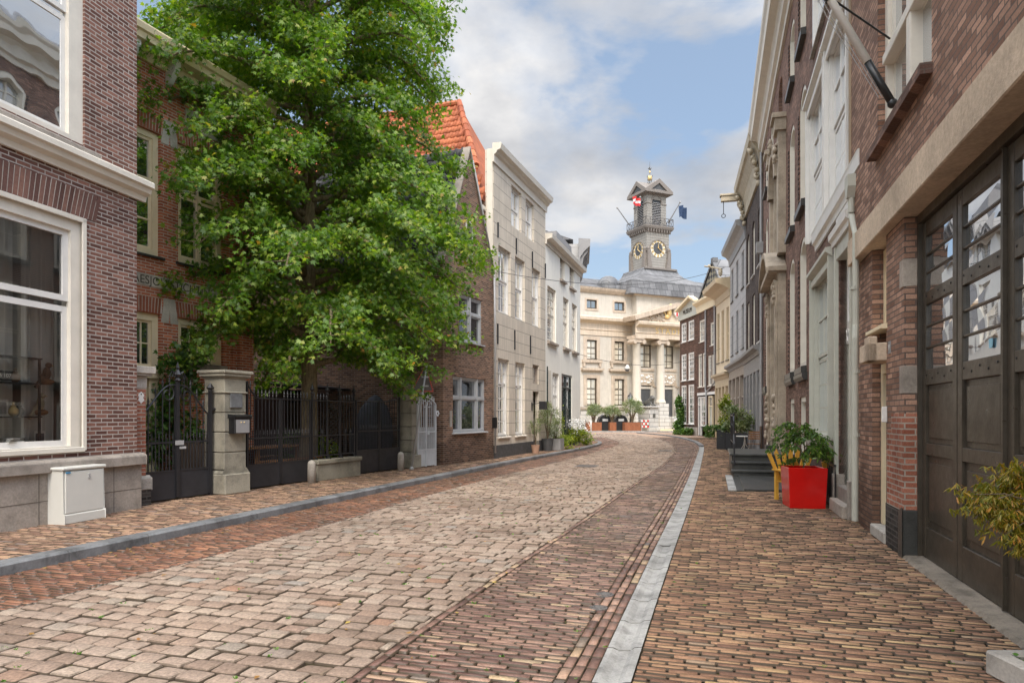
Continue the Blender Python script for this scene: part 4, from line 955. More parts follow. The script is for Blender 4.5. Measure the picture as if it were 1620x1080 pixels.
# ================================================================== GARDEN FRONT
G = Fac((-6.3+.0, 11.40), (-6.3+.377*11.2, 11.40+.926*11.2))
def at(f, u, z=0, y=0.0):
    x = f.x(u, -y); return (f.O[0]+f.d[0]*x-f.d[1]*y, f.O[1]+f.d[1]*x+f.d[0]*y, z)
PZ = .1
def spear(m, x, z, r=.011, big=1.0, y=0):
    m.lathe(x, y, [(r, z), (r*1.7, z+.01), (r*1.1, z+.03), (r*2.0*big, z+.06*big), (r*.9, z+.11*big), (.001, z+.15*big)], 6)
def gate_leaf(parent, x0, x1, zp, zm, ztop, n, mat, pmat, curve=None, name='gate_leaf', short=True, spears=True):
    """one leaf: sheet panel below, rails, long bars, short bars between"""
    m = MB(); m.box(x0, x0+.035, -.02, .02, PZ+.05, ztop(0)+.02); m.box(x1-.035, x1, -.02, .02, PZ+.05, ztop(1)+.02)
    m.box(x0+.035, x1-.035, -.015, .015, zp, zp+.03); m.box(x0+.035, x1-.035, -.015, .015, zm, zm+.035)
    N = 14; pts = [(x0+(x1-x0)*k/N, 0, ztop(k/N)) for k in range(N+1)]; m.tube(pts, .016, 6)
    lf = m.build(name, mat, parent)
    bs = MB(); sh = MB()
    for k in range(1, n):
        x = x0+(x1-x0)*k/n; zt_ = ztop(k/n)
        bs.tube([(x, 0, zp+.02), (x, 0, zt_+(.06 if spears else .0))], .0105, 6)
        if spears: spear(bs, x, zt_+.05)
    for k in range(n):
        if short: x = x0+(x1-x0)*(k+.5)/n; sh.tube([(x, .0, zp+.02), (x, 0, zm+.1)], .0095, 6); spear(sh, x, zm+.09, .009, .7)
    for ob in (bs, sh):
        if ob.v: o = ob.build('bar', mat, lf); o['kind'] = 'x'; del o['kind']; bars.append(o)
    p = MB(); p.box(x0+.02, x1-.02, -.006, .006, PZ+.03, zp); p.build('sheet_panel', pmat, lf)
    return lf
bars = []
def lerp(a, b, t): return a+(b-a)*t
# gate 1
xa, xb = G.x(222.5), G.x(331); xm = (xa+xb)/2
g1 = G.root('garden_gate', 'black double-leaf iron gate with sheet panels between brick post and near stone pillar', 'gate', 'black iron garden gates')
zpn, zmd = G.z(275, 745.5), G.z(275, 701)
def c1(t): return 1.62+.52*(math.sin(min(1, t*1.15)*PI/2)**1.5)
gate_leaf(g1, xa, xm-.01, zpn, zmd, lambda t: c1(t)+.0, 5, M.iron, M.ironpanel, spears=True)
gate_leaf(g1, xm+.01, xb, zpn, zmd, lambda t: c1(1-t), 5, M.iron, M.ironpanel, spears=True)
m = MB(); m.box(xm-.035, xm+.035, -.035, .0, PZ+.05, 2.2); m.lathe(xm, -.02, [(.03, 2.2), (.06, 2.23), (.03, 2.27), (.075, 2.33), (.02, 2.42), (.035, 2.45), (.001, 2.56)], 8)
for s in (-1, 1):
    pts = []
    for k in range(22): a = k*.42; r = .15-.006*k; pts.append((xm+s*(.20+r*math.cos(a+PI/2)), -.01, 1.98+r*math.sin(a+PI/2)))
    m.tube(pts, .012, 5)
    for a in (.5, 1.0, 1.5): m.tube([(xm, -.02, 2.28), (xm+s*.08*a, -.02, 2.34+.03*a), (xm+s*.12*a, -.02, 2.28)], .012, 5)
m.build('meeting_stile', M.iron, g1)
m = MB(); m.box(xm-.06, xm+.10, -.06, -.03, zmd-.03, zmd+.05); m.box(xm+.02, xm+.14, -.07, -.04, zmd-.1, zmd-.06); m.build('latch', M.steel, g1)
m = MB(); m.box(xb, xb+.05, -.03, .03, PZ, 2.05); spear(m, xb+.025, 2.05, .03, 1.2); m.tube([(xb+.02, 0, 1.72), (xb+.16, 0, 1.72)], .03, 8); m.build('hinge_post', M.iron, g1)
# brick post
bp = thing('brick_gatepost', 'slim red brick gatepost with stone cap beside the near house corner', 'gatepost', (*at(G, 208.5)[:2], 0), G.ang)
wdt = G.x(224)-G.x(208.5)
m = MB(); m.box(0, wdt, -.1, .25, .55, 2.05); m.build('shaft', M.brickNew, bp)
m = MB(); m.box(-.02, wdt+.05, -.16, .25, .1, .36); m.build('foot', M.brickBlack, bp)
m = MB(); m.prism([(-.17, .36), (-.17, .55), (-.1, .59), (.25, .59), (.25, .36)], -.03, wdt+.06); m.build('foot_stone', M.concrete, bp, bevel=.01)
m = MB(); m.box(-.02, wdt+.02, -.11, .27, 2.05, 2.26); m.box(-.07, wdt+.08, -.17, .3, 2.26, 2.30); m.box(-.10, wdt+.12, -.2, .33, 2.30, 2.42); m.build('cap', M.concrete, bp, bevel=.01)
m = MB(); m.prism([(wdt*.5-.06, 1.86), (wdt*.5, 1.80), (wdt*.5+.06, 1.86), (wdt*.5+.035, 1.9), (wdt*.5+.06, 1.94), (wdt*.5, 2.0), (wdt*.5-.06, 1.94), (wdt*.5-.035, 1.9)], -.106, -.1, 'y'); m.build('wall_marker', M.white, bp); m = MB(); m.ball((wdt*.5, -.104, 1.955), .018, 8, 5, (1, .2, 1)); m.build('marker_dot', M.text, bp)
# stone pillars
def pillar(u0, u1, label, ztop):
    x0 = G.x(u0); w_ = .56; p = thing('stone_pillar', label, 'pillar', (G.O[0]+G.d[0]*x0, G.O[1]+G.d[1]*x0, 0), G.ang, 'stone gate pillars')
    z = [.1, .50, .58, .92, 1.32, 1.70, 2.08]; sc = (ztop-.1)/2.43; zz = [.1+(q-.1)*sc for q in z]
    m = MB(); a, b = -.04, w_+.06; m.box(a, b, -.30, .32, zz[0], zz[1]); m.prism([(a, zz[1]), (b, zz[1]), (b-.06, zz[2]), (a+.06, zz[2])], -.24, .26, 'y'); m.build('foot', M.stonePillar, p, bevel=.02)
    for i in range(2, 6):
        m = MB(); m.box(0, w_, -.24, .26, zz[i]+.006, zz[i+1]-.006); m.build('shaft_block', M.stonePillar, p, bevel=.012)
    m = MB(); m.box(.02, w_-.02, -.22, .24, zz[2], ztop-.12); m.build('core', M.text, p)
    m = MB(); t0_ = zz[6]; m.box(-.0, w_, -.24, .26, t0_+.02, ztop-.15); m.box(-.03, w_+.03, -.27, .29, t0_, t0_+.035); m.box(-.03, w_+.03, -.27, .29, ztop-.15, ztop-.12); m.box(-.07, w_+.07, -.31, .33, ztop-.12, ztop-.06); m.box(-.10, w_+.10, -.34, .36, ztop-.06, ztop); m.build('cap', M.stonePillar, p, bevel=.012)
    return p, w_
PL, pw = pillar(339.5, 390, 'weathered stone gate pillar with a grey nameplate and mailbox, nearest the camera', 2.46)
m = MB(); m.box(.13, .43, -.275, -.245, 1.75, 2.02); m.build('nameplate', M.bluestone, PL, bevel=.005)
m = MB(); m.box(.10, .50, -.40, -.245, 1.25, 1.56); m.prism([(-.42, 1.56), (-.42, 1.60), (-.245, 1.62), (-.245, 1.56)], .08, .52); mb = m.build('mailbox', M.black, PL, bevel=.01)
m = MB(); m.box(.13, .47, -.408, -.40, 1.27, 1.52); m.build('mailbox_front', M.greypaint, mb); m = MB(); m.lathe(.26, 0, [(.012, 0), (.012, .01)], 8); mm = MB(); mm.ball((.25, -.41, 1.47), .012, 6, 5); mm.ball((.33, -.41, 1.47), .012, 6, 5); split(mm.build('lock', M.gold, mb))
P2, _ = pillar(640, 660, 'far stone gate pillar between black gate and pale metal gate', 2.46)
# gate 2
xa, xb = G.x(384)+.1, G.x(491); xm = (xa+xb)/2; g2 = G.root('garden_gate', 'black double-leaf iron gate with straight spear-topped rail just beyond the near stone pillar', 'gate', 'black iron garden gates')
zpn, zmd = G.z(438, 733), G.z(438, 693); zt_ = G.z(438, 631)
gate_leaf(g2, xa, xm-.01, zpn, zmd, lambda t: zt_+.32*max(0, 1-t*3)**1.5, 9, M.iron, M.ironpanel, short=True)
gate_leaf(g2, xm+.01, xb, zpn, zmd, lambda t: zt_, 9, M.iron, M.ironpanel)
# fence panel on a low wall
xa, xb = G.x(492.5), G.x(561); lw = G.root('iron_fence', 'ornate black iron fence panel standing on a low rendered wall between two gates', 'fence')
zw = G.z(520, 731)+.06; m = MB(); m.box(xa, xb, -.18, .14, .1, zw-.07); m.build('low_wall', M.stonePillar, lw, bevel=.01); m = MB(); m.box(xa-.03, xb+.03, -.22, .18, zw-.07, zw+.03); m.build('wall_cap', M.stonePillar, lw, bevel=.015)
zt3 = zt_; m = MB()
for x in (xa+.03, G.x(517.5), G.x(537), xb-.03): m.box(x-.02, x+.02, -.02, .02, zw, zt3+.12); m.lathe(x, 0, [(.02, zt3+.12), (.05, zt3+.16), (.02, zt3+.2), (.06, zt3+.25), (.02, zt3+.33), (.001, zt3+.42)], 7)
m.box(xa, xb, -.015, .015, zw+.1, zw+.13); m.box(xa, xb, -.015, .015, zmd, zmd+.03); m.box(xa, xb, -.015, .015, zt3-.02, zt3+.01)
for x in (xa+.1, G.x(518), G.x(537), xb-.1): m.tube([(x, -.1, zw+.03), (x, 0, zw+.12)], .015, 5)
m.build('fence_frame', M.iron, lw)
m = MB(); n = 15
for k in range(1, n):
    x = xa+(xb-xa)*k/n
    if G.x(518) < x < G.x(536): continue
    m.tube([(x, 0, zw+.12), (x, 0, zt3+.04)], .010, 6); spear(m, x, zt3+.03)
    if k % 2: spear(m, x+(xb-xa)/n/2, zmd+.07, .009, .7); m.tube([(x+(xb-xa)/n/2, 0, zw+.12), (x+(xb-xa)/n/2, 0, zmd+.08)], .009, 5)
bars.append(m.build('bar', M.iron, lw))
m = MB(); cxm = (G.x(518)+G.x(536.5))/2; hw = (G.x(536.5)-G.x(518))/2*.9
for i in range(6):
    z0_ = zw+.16+i*(zt3-zw-.2)/6; hh = (zt3-zw-.2)/6
    m.tube([(cxm-hw, 0, z0_), (cxm+hw, 0, z0_+hh)], .007, 5); m.tube([(cxm+hw, 0, z0_), (cxm-hw, 0, z0_+hh)], .007, 5)
    m.tube([(cxm+hw*.55*math.cos(a), -.005, z0_+hh/2+hh*.42*math.sin(a)) for a in [k*PI/6 for k in range(13)]], .007, 5)
m.build('scroll_panel', M.iron, lw)
# gate 3
xa, xb = G.x(563), G.x(632); xm = (xa+xb)/2; g3 = G.root('garden_gate', 'black double-leaf iron gate with sheet panels just before the far stone pillar', 'gate', 'black iron garden gates')
zpn = G.z(600, 711); gate_leaf(g3, xa, xm-.01, zpn, G.z(600, 682), lambda t: G.z(600, 635), 8, M.iron, M.ironpanel, spears=False); gate_leaf(g3, xm+.01, xb, zpn, G.z(600, 682), lambda t: G.z(600, 635)+.12*t*t, 8, M.iron, M.ironpanel, spears=False)
for o in bars: split(o)
for u, lb in ((493, 'short round stone bollard at the near end of the low rendered wall'), (634, 'short round stone bollard at the foot of the far stone pillar')):
    x = G.x(u); b = MB(); b.lathe(0, 0, [(.09, .1), (.09, .5), (.08, .56), (.04, .6), (.001, .61)], 14); o = b.build('stone_bollard', M.concrete, None, smooth=True); p = at(G, u, 0, -.26); o.location = (p[0], p[1], 0); tag(o, lb, 'bollard')
# white gate
wa, wb = gp(660, 740, .1), gp(689.5, 737, .1); F2 = Fac(wa, wb); wg = F2.root('metal_gate', 'pale grey-white metal garden gate beside the brown gabled house', 'gate')
L_ = F2.L; zt5 = F2.z(672, 640); zp5, zm5 = F2.z(675, 712), F2.z(675, 684)
m = MB()
for x in (0, L_*.42, L_-.05): m.box(x, x+.05, -.025, .025, .12, zt5)
for z in (zp5, zm5): m.box(0, L_, -.02, .02, z, z+.04)
N = 16; m.tube([(L_*k/N, 0, zt5+.22*math.sin(PI*k/N)**.8) for k in range(N+1)], .02, 6)
for s in (-1, 1): m.tube([(L_/2+s*(.1+.09*math.cos(a)), -.01, zt5+.02+.09*math.sin(a)) for a in [k*.5 for k in range(12)]], .012, 5)
m.box(L_*.42+.05, L_*.42+.14, -.05, -.02, zm5-.06, zm5+.06); m.build('frame', M.whitemetal, wg)
m = MB(); n = 9
for k in range(1, n): x = L_*k/n; zz = zt5+.22*math.sin(PI*k/n)**.8; m.tube([(x, 0, zp5), (x, 0, zz)], .012, 6); spear(m, x, zz, .012, 1)
for k in range(n): x = L_*(k+.5)/n; m.tube([(x, 0, zp5), (x, 0, zm5+.08)], .011, 5); spear(m, x, zm5+.07, .01, .7)
split(m.build('bar', M.whitemetal, wg)); m = MB(); m.box(.02, L_-.02, -.008, .008, .14, zp5); m.build('sheet_panel', M.whitemetal, wg)
m = MB()
for k in range(5): a = k*1.26; m.ball((L_+.04+.06*math.cos(a), -.03, zt5-.25+.06*math.sin(a)), .04, 6, 5, (1, .3, 1))
m.build('rosette', M.whitemetal, wg)
# leaning triangular road sign seen from behind
bx, by = gp(653.5, 741.5, .1); sg = thing('road_sign', 'triangular warning sign seen from behind on a leaning grey pole', 'road sign', (bx-.02, by-.15, .1))
tx, tz = (677-653.5)/F_PX*by, (741.5-578)/F_PX*by
m = MB(); m.tube([(0, 0, 0), (tx, .0, tz)], .028, 10); m.lathe(0, 0, [(.07, 0), (.05, .05), (.03, .08)], 10); m.build('pole', M.steel, sg, smooth=True)
def T(u, v): return ((u-653.5)/F_PX*by, (741.5-v)/F_PX*by)
A, B_, C_ = T(675, 577), T(653, 619), T(687.5, 619.5)
def tri(s): 
    cx_ = (A[0]+B_[0]+C_[0])/3; cz_ = (A[1]+B_[1]+C_[1])/3; return [(cx_+(p[0]-cx_)*s, cz_+(p[1]-cz_)*s) for p in (A, B_, C_)]
m = MB(); m.prism(tri(1.0), .04, .052, 'y'); m.build('sign_back', M.hatch, sg)
m = MB(); o3, i3 = tri(1.02), tri(.9)
for k in range(3): j = (k+1) % 3; m.quad((o3[k][0], .034, o3[k][1]), (o3[j][0], .034, o3[j][1]), (i3[j][0], .036, i3[j][1]), (i3[k][0], .036, i3[k][1]))
for k in range(3): j = (k+1) % 3; m.quad((o3[k][0], .034, o3[k][1]), (o3[j][0], .034, o3[j][1]), (o3[j][0], .06, o3[j][1]), (o3[k][0], .06, o3[k][1]))
m.build('rim', NT('sign_rim').set((.40, .05, .03), .5), sg); m = MB(); m.box(tx-.14, tx+.05, .02, .04, tz-.35, tz-.31); m.box(tx-.14, tx+.05, .02, .04, tz-.6, tz-.56); m.build('clamp', M.steel, sg)
# garden things
m = MB(); o = thing('garden_parasol', 'closed dark grey covered garden parasol leaning behind the iron fence', 'parasol', at(G, 585, .1, 1.6), -.2)
m = MB(); N = 16; pr = [(.62, .35), (.66, .8), (.58, 1.3), (.40, 1.75), (.15, 2.05), (.02, 2.12)]
base = len(m.v)
for r, z in pr:
    for k in range(N): a = 2*PI*k/N; rr = r*(1+.07*math.cos(a*5)); m.v.append((rr*math.cos(a)+(z-.35)*.10, rr*.6*math.sin(a), z))
for i in range(len(pr)-1):
    for k in range(N): p = i*N+k; q = i*N+(k+1) % N; m.f.append((p, q, q+N, p+N))
m.build('cover', M.cloth, o, smooth=True); m = MB(); m.tube([(0, 0, 0), (.1, 0, 1.5)], .03, 8); m.lathe(0, 0, [(.35, 0), (.35, .06), (.05, .1)], 16); m.build('stand', M.iron, o)
tb = thing('picnic_table', 'brown wooden garden table seen through the black gate', 'table', at(G, 405, .1, 1.3), G.ang)
m = MB()
for k in range(5): m.box(-.2, 1.9, k*.15, k*.15+.135, .72, .76)
m.build('tabletop', M.wood, tb)
m = MB()
for x in (.1, 1.5):
    for y in (.05, .6): m.box(x, x+.08, y, y+.08, 0, .72)
split(m.build('leg', M.wood, tb)); m = MB(); m.box(-.2, 1.9, -.4, -.15, .42, .46); m.box(-.2, 1.9, .95, 1.2, .42, .46); split(m.build('bench_board', M.wood, tb))
# dark lean-to shed in the garden
o = thing('garden_shed', 'black timber shed with open dark front behind the garden gate', 'shed', at(G, 400, .1, 4.2), G.ang)
m = MB(); m.box(0, 3.3, .0, .1, 0, 2.3); m.box(0, .08, -1.2, .1, 0, 2.3); m.box(3.2, 3.3, -1.2, .1, 0, 2.3); m.build('wall', M.black, o); m = MB(); m.prism([(-1.3, 2.28), (.15, 2.45), (.15, 2.52), (-1.3, 2.35)], -.1, 3.4); m.build('roof', M.blackplastic, o)
m = MB()
for k in range(9): m.box(.15+k*.34, .15+k*.34+.3, -.02, -.001, .05, 1.9)
m.build('plank', M.woodgrey, o)
m = MB(); o = thing('garden_screen', 'weathered wooden slat screen low behind the first gate', 'screen', at(G, 283, .1, 1.0), G.ang)
for k in range(8): m.box(k*.13, k*.13+.12, 0, .02, 0, .95+.02*math.sin(k*3))
m.build('slat', M.woodgrey, o)

for o_ in SPL: split(o_)
# ================================================================== RIGHT SIDE
def RP(Y): return (2.15+.29444*Y, Y)
# ---- garage building -------------------------------------------------------
f = Fac(RP(10.25), RP(-1.0)); R1 = f.root('garage_building', 'brown brick building with long rendered lintel over dark wooden garage doors', 'building')
X = lambda Y, off=0: f.L*(10.25-Y)/(11.25)
zl0, zl1 = 3.83, 4.21
gx0 = f.x(1430)+.0; nx0, nx1 = f.x(1380), f.x(1402)
H1 = 8.6; uw0, uw1 = f.x(1390, .1)-.1, f.x(1472, .1); usz = 4.92; uwt = 7.4
m = MB()
pw0 = f.x(1361)
wall(M.brickR1, R1, f.L, H1, 7, [(uw0, uw1, usz, uwt), (uw0+4.0, uw1+4.0, usz, uwt)], z0=zl1-.02, rev=.2).location = (0, -.09, 0)
m = MB(); m.box(pw0, nx0, 0, .4, 0, zl0+.01); m.box(0, pw0, .02, .4, 0, zl0+.01); m.build('pilaster', M.brickR1, R1)
m = MB(); m.box(nx1, gx0, 0, .35, .12, zl0+.01); m.build('pier', M.brickR1, R1)
m = MB(); m.box(nx1+.06, gx0+.005, -.006, .2, .5, 1.42); m.box(nx1+.28, gx0+.006, -.007, .21, 1.0, 1.62); m.build('pier_repair', M.brickNew, R1)
m = MB(); m.box(nx1-.0, gx0-.1, -.008, .2, .0, .52); m.build('pier_foot', M.brickBlack, R1); m = MB(); m.prism([(gx0-.12, 0), (gx0+.02, 0), (gx0+.02, .55), (gx0-.1, .5)], -.03, .3, 'y'); m.build('pier_stone', M.darkstone, R1, bevel=.02)
m = MB(); m.box(gx0-.16, gx0+.008, -.009, .25, 1.85, 2.16); m.build('hinge_stone', M.plinth, R1, bevel=.004); m = MB(); m.box(gx0-.16, gx0+.008, -.009, .25, 3.05, 3.36); m.build('hinge_stone', M.plinth, R1, bevel=.004)
m = MB(); m.box(0, f.L, -.12, .35, zl0, zl1); m.build('lintel', M.lintel, R1, bevel=.012)
# niche: window over canopy and door
m = MB(); m.box(nx0, nx1, .34, .40, 0, zl0); m.build('niche_back', M.brickR1, R1)
nwz0, nwz1 = f.z(1385, 527, -.1), zl0-.03
window(R1, nx0+.02, nx1, nwz0, nwz1, y=.18, mat=M.cream, glass=M.glassBlind, casing=.10, cols=1, rows=(4,), sash=.04, sill=M.cream)
cz0, cz1 = f.z(1380, 571, .15), f.z(1380, 545, .15)
m = MB(); m.box(f.x(1357, .22), nx1+.02, -.20, .3, cz0, cz1+.02); m.box(nx1-.25, nx1+.02, -.20, -.1, cz0, cz1+.1); m.build('door_canopy', M.lintel, R1, bevel=.012)
door(R1, nx0+.02, nx1, .16, cz0, .16, M.darkgreen, M.cream, fw=.13, panels=3)
m = MB(); m.box(nx0, nx1+.02, -.03, .3, 0, .15); m.build('doorstep', M.concrete, R1, bevel=.015)
m = MB(); m.box(nx1+.02, nx1+.07, -.06, 0, f.z(1402, 668), f.z(1402, 643)); m.build('intercom', M.white, R1, bevel=.008)
m = MB(); m.box(nx1+.14, nx1+.24, -.012, 0, 2.35, 2.5); m.build('number_plate', M.greypaint, R1); text_mesh('digits', '19', .09, M.white, R1, (nx1+.19, -.014, 2.425), (PI/2, 0, 0), .001)
# upper window
for dx in (0, 4.0):
    W = window(R1, uw0+dx, uw1+dx, usz, uwt, y=.06, mat=M.ivory, glass=M.glassCur, casing=.12, cols=1, rows=(1, 1), split=.42, sash=.06, deep=.12)
    m = MB(); xm = (uw0+uw1)/2+dx+.12; m.box(xm-.08, xm+.08, -.05, .1, usz, uwt); zz = usz+(uwt-usz)*.42; m.box(uw0+dx+.1, uw1+dx-.1, -.06, .1, zz-.06, zz+.06); m.build('mullion', M.ivory, W, bevel=.01)
    m = MB(); x = uw0-.1+dx
    while x < uw1+.02+dx: m.box(x, x+.058, -.2, .02, usz-.115, usz-.01); x += .065
    m.build('sill', M.brickR2, W)
m = MB(); m.box(-.03, .14, -.10, -.085, zl1, H1); m.build('plaster_strip', M.tanplaster, R1)
cornice(R1, M.ivory, -.1, f.L, [(.09, H1-.3), (.2, H1-.3), (.5, H1-.1), (.5, H1+.1), (0, H1+.12)], 'cornice')
# garage doors
gd = thing('garage_door', 'tall dark brown-black wooden garage doors with horizontal glass panes and panels', 'garage door', (f.O[0], f.O[1], 0), f.ang)
M.gdoor = paint_mat('paint_umber', (.064, .052, .038), .34, .45, .4, .25, 14)
yd = .17; x = gx0+.03; lw_ = 1.15
m = MB(); m.box(gx0, gx0+.045, yd-.04, yd+.12, .03, zl0); m.box(gx0+.045, gx0+9, yd-.04, yd+.12, zl0-.1, zl0); m.build('door_frame', M.gdoor, gd)
m = MB(); m.prism([(-.03, .0), (.0, .03), (yd+.1, .045), (yd+.1, -.02)], gx0-.02, gx0+9.2); m.build('threshold', stone_mat('threshold_stone', (.25, .21, .165), .35, .9, 5, .5), gd)
for i in range(7):
    a, b = x+.012, x+lw_-.012; st = .12; zb_, zt_2 = .05, zl0-.11
    m = MB(); m.box(a, a+st, yd, yd+.05, zb_, zt_2); m.box(b-st, b, yd, yd+.05, zb_, zt_2)
    for r0, r1 in ((.05, .38), (1.17, 1.30), (1.93, 2.10), (2.81, 2.95), (3.56, zt_2)): m.box(a+st, b-st, yd+.003, yd+.05, r0, r1)
    for zz in (2.34, 2.575, 3.16, 3.36): m.box(a+st, b-st, yd+.012, yd+.04, zz-.012, zz+.012)
    lf = m.build('door_leaf', M.gdoor, gd, bevel=.005)
    m = MB(); m.box(a+st, b-st, yd+.032, yd+.04, .38, 1.17); m.box(a+st, b-st, yd+.032, yd+.04, 1.30, 1.93)
    m.box(a+st+.06, b-st-.06, yd+.02, yd+.032, .46, 1.09); m.box(a+st+.06, b-st-.06, yd+.02, yd+.032, 1.36, 1.87); m.build('panel', M.gdoor, lf, bevel=.008)
    for q0, q1 in ((2.10, 2.34), (2.34, 2.575), (2.575, 2.81), (2.95, 3.16), (3.16, 3.36), (3.36, 3.56)):
        m = MB(); tl = random.gauss(0, .004); m.quad((a+st, yd+.03+tl, q0), (b-st, yd+.03-tl, q0), (b-st, yd+.03-tl*.5, q1), (a+st, yd+.03+tl*.5, q1)); m.build('pane', M.glassDoor, lf)
    m = MB()
    for zz in (2.02, 2.88): 
        for k in range(5): m.ball((a+.16+(lw_-.36)*k/4, yd+.0, zz+.02*(-1)**k), .012, 6, 4, (1, .5, 1))
    m.build('bolt', M.black, lf)
    m = MB(); m.box(b-.004, b+.022, yd-.015, yd+.01, .1, .32) if i % 2 else m.box(a-.03, a-.01, yd-.03, yd+.03, .05, zt_2); m.build('door_trim', M.gdoor, lf)
    x += lw_
m = MB(); m.prism([(gx0+1.92, 2.17), (gx0+1.98, 2.17), (gx0+1.99, 2.25), (gx0+1.91, 2.25)], yd+.015, yd+.02, 'y'); m.build('sticker', NT('blue_sticker').set((.25, .5, .62), .5), gd)
# flag pole
fb = (f.O[0], f.O[1]); 
def loc(f, x, y, z): return Vector((f.O[0]+f.d[0]*x-f.d[1]*y, f.O[1]+f.d[1]*x+f.d[0]*y, z))
p0 = loc(f, f.x(1418, .12), -.16, f.z(1418, 163, .12)); out_ = Vector((-.959, .282, 0)); pd = (out_*.634+Vector((0, 0, 1.27))).normalized()
fp = thing('flagpole', 'bare white flagpole with black lower half angled out from the upper window', 'flagpole', tuple(p0))
m = MB(); m.tube([pd*.55, pd*3.2], [.045, .035], 12); m.ball(tuple(pd*3.22), .05, 8, 6); m.build('pole', M.white, fp, smooth=True)
m = MB(); m.tube([(0, 0, 0), tuple(pd*.56)], .042, 12); m.ball((0, 0, 0), .055, 8, 6); m.build('pole_sleeve', M.black, fp, smooth=True)
m = MB(); m.tube([pd*1.40, pd*1.48], .06, 10); m.build('collar', M.black, fp); m = MB(); br = loc(f, f.x(1405, .1), -.08, f.z(1405, 62, .1))-p0; m.tube([pd*1.44, br], .012, 6); m.tube([pd*1.44, Vector((.95, -.1, 1.9))], .02, 6); m.build('stay', M.black, fp)
m = MB()
for o_ in (.06, .10): m.tube([pd*.1+Vector((-o_, -.0, -.02)), pd*1.2+Vector((-o_*1.3, 0, -.05)), pd*3.1+Vector((-.02, 0, 0))], .004, 4)
m.build('halyard', M.steel, fp)
# ---- narrow house with white windows ---------------------------------------
f = Fac(RP(15.2), RP(10.25)); R2 = f.root('townhouse', 'dark brick townhouse with tall white sash windows, projecting ledge and grey-green doorway', 'house')
HH2 = 13.0
ux = [(f.x(1278.5, .05), f.x(1306, .05)), (f.x(1308, .05), f.x(1344, .05))]; bz0, bz1 = 5.36, 8.30
gx = (f.x(1285, .05), f.x(1315, .05)); gz0_, gz1_ = f.z(1300, 693, .05)+.02, 4.45
dxa, dxb = f.x(1325), f.x(1351)+.02
tx = [(f.x(1287), f.x(1312)), (f.x(1318), f.x(1349))]
wall(M.brickR2, R2, f.L, HH2, 8, [(a+.03, b-.03, bz0+.02, bz1-.1) for a, b in ux]+[(gx[0]+.05, gx[1]-.05, gz0_+.02, gz1_-.1), (dxa+.1, dxb-.05, 0, 4.4)]+[(a, b, 9.3, 11.5) for a, b in tx], rev=.25)
def bigwin(p, q, za, zb_, mat, rows, cap=.18):
    W = window(R2, p, q, za, zb_, y=.06, mat=mat, glass=M.glassSky, casing=.16, cols=3, rows=rows, split=.5, sash=.06, deep=.16, bar=.03, cbot=.06)
    m = MB(); m.prism([(-.04, zb_-.03), (-.14, zb_+.04), (-.16, zb_+.05), (-.16, zb_+.12), (-.04, zb_+.14)], p-.06, q+.06); m.prism([(-.05, zb_-.2), (-.085, zb_-.18), (-.085, zb_-.06), (-.05, zb_-.06)], p, q); m.build('window_head', mat, W, bevel=.004)
    m = MB(); m.box(p-.02, p+.05, -.11, .0, za, zb_); m.box(q-.05, q+.02, -.11, .0, za, zb_); split(m.build('architrave', mat, W, bevel=.006)); return W
for p, q in ux: bigwin(p, q, bz0, bz1, M.white, (2, 2))
bigwin(gx[0], gx[1], gz0_, gz1_, M.greygreen, (3, 2)); m = MB(); m.box(gx[0]-.05, gx[1]+.05, -.16, .1, gz0_-.2, gz0_); m.build('window_sill', M.ledge, R2, bevel=.008)
for p, q in tx: window(R2, p, q, 9.3, 11.5, y=.06, mat=M.white, glass=M.glassSky, casing=.12, cols=2, rows=(2, 2), sill=M.concrete, deep=.15)
cornice(R2, M.white, f.x(1276, .2), f.x(1346, .2), [(0, 4.98), (.04, 4.98), (.05, 5.08), (.08, 5.11), (.10, 5.12), (.11, 5.30), (.12, 5.34), (.02, 5.38), (0, 5.38)], 'ledge')
m = MB(); m.box(dxa-.02, dxa+.10, -.06, .22, .12, 4.5); m.box(dxb-.08, dxb+.0, -.06, .22, .12, 4.5); m.box(dxa+.10, dxb-.08, -.04, .22, 4.25, 4.5)
m.build('door_surround', M.greygreen, R2, bevel=.008); cornice(R2, M.white, dxa-.1, dxb+.06, [(0, 4.5), (.08, 4.5), (.09, 4.58), (.13, 4.62), (.14, 4.72), (0, 4.78)], 'door_cornice')
m = MB(); m.box(dxa+.02, dxb+.0, -.03, .02, 4.79, 4.97); m.build('fascia', M.white, R2)
ztm = f.z(1347, 515, -.2)
m = MB(); p, q = dxa+.10, dxb-.08; m.box(p, q, .13, .21, ztm-.05, ztm+.06); m.tube([(p, .15, 4.25), ((p+q)/2, .13, ztm), (q, .15, 4.25)], .025, 6); m.box(p, p+.07, .13, .21, ztm, 4.25); m.box(q-.07, q, .13, .21, ztm, 4.25); tr = m.build('transom_light', M.white, R2)
m = MB(); m.quad((p, .19, ztm), (q, .19, ztm), (q, .19, 4.4), (p, .19, 4.4)); m.build('pane', M.glassSky, tr)
m = MB(); n = 7
for k in range(n):
    xx = p+(q-p)*(k+.5)/n; m.tube([(xx-.05, .12, ztm-.28), (xx+.05, .12, ztm-.08)], .012, 5); m.tube([(xx+.05, .12, ztm-.28), (xx-.05, .12, ztm-.08)], .012, 5)
m.box(p, q, .125, .19, ztm-.09, ztm-.05); m.box(p, q, .125, .19, ztm-.32, ztm-.28); m.build('fretwork', M.white, R2)
door(R2, p, q, .42, ztm-.32, .2, M.greypaint, M.greygreen, fw=.06)
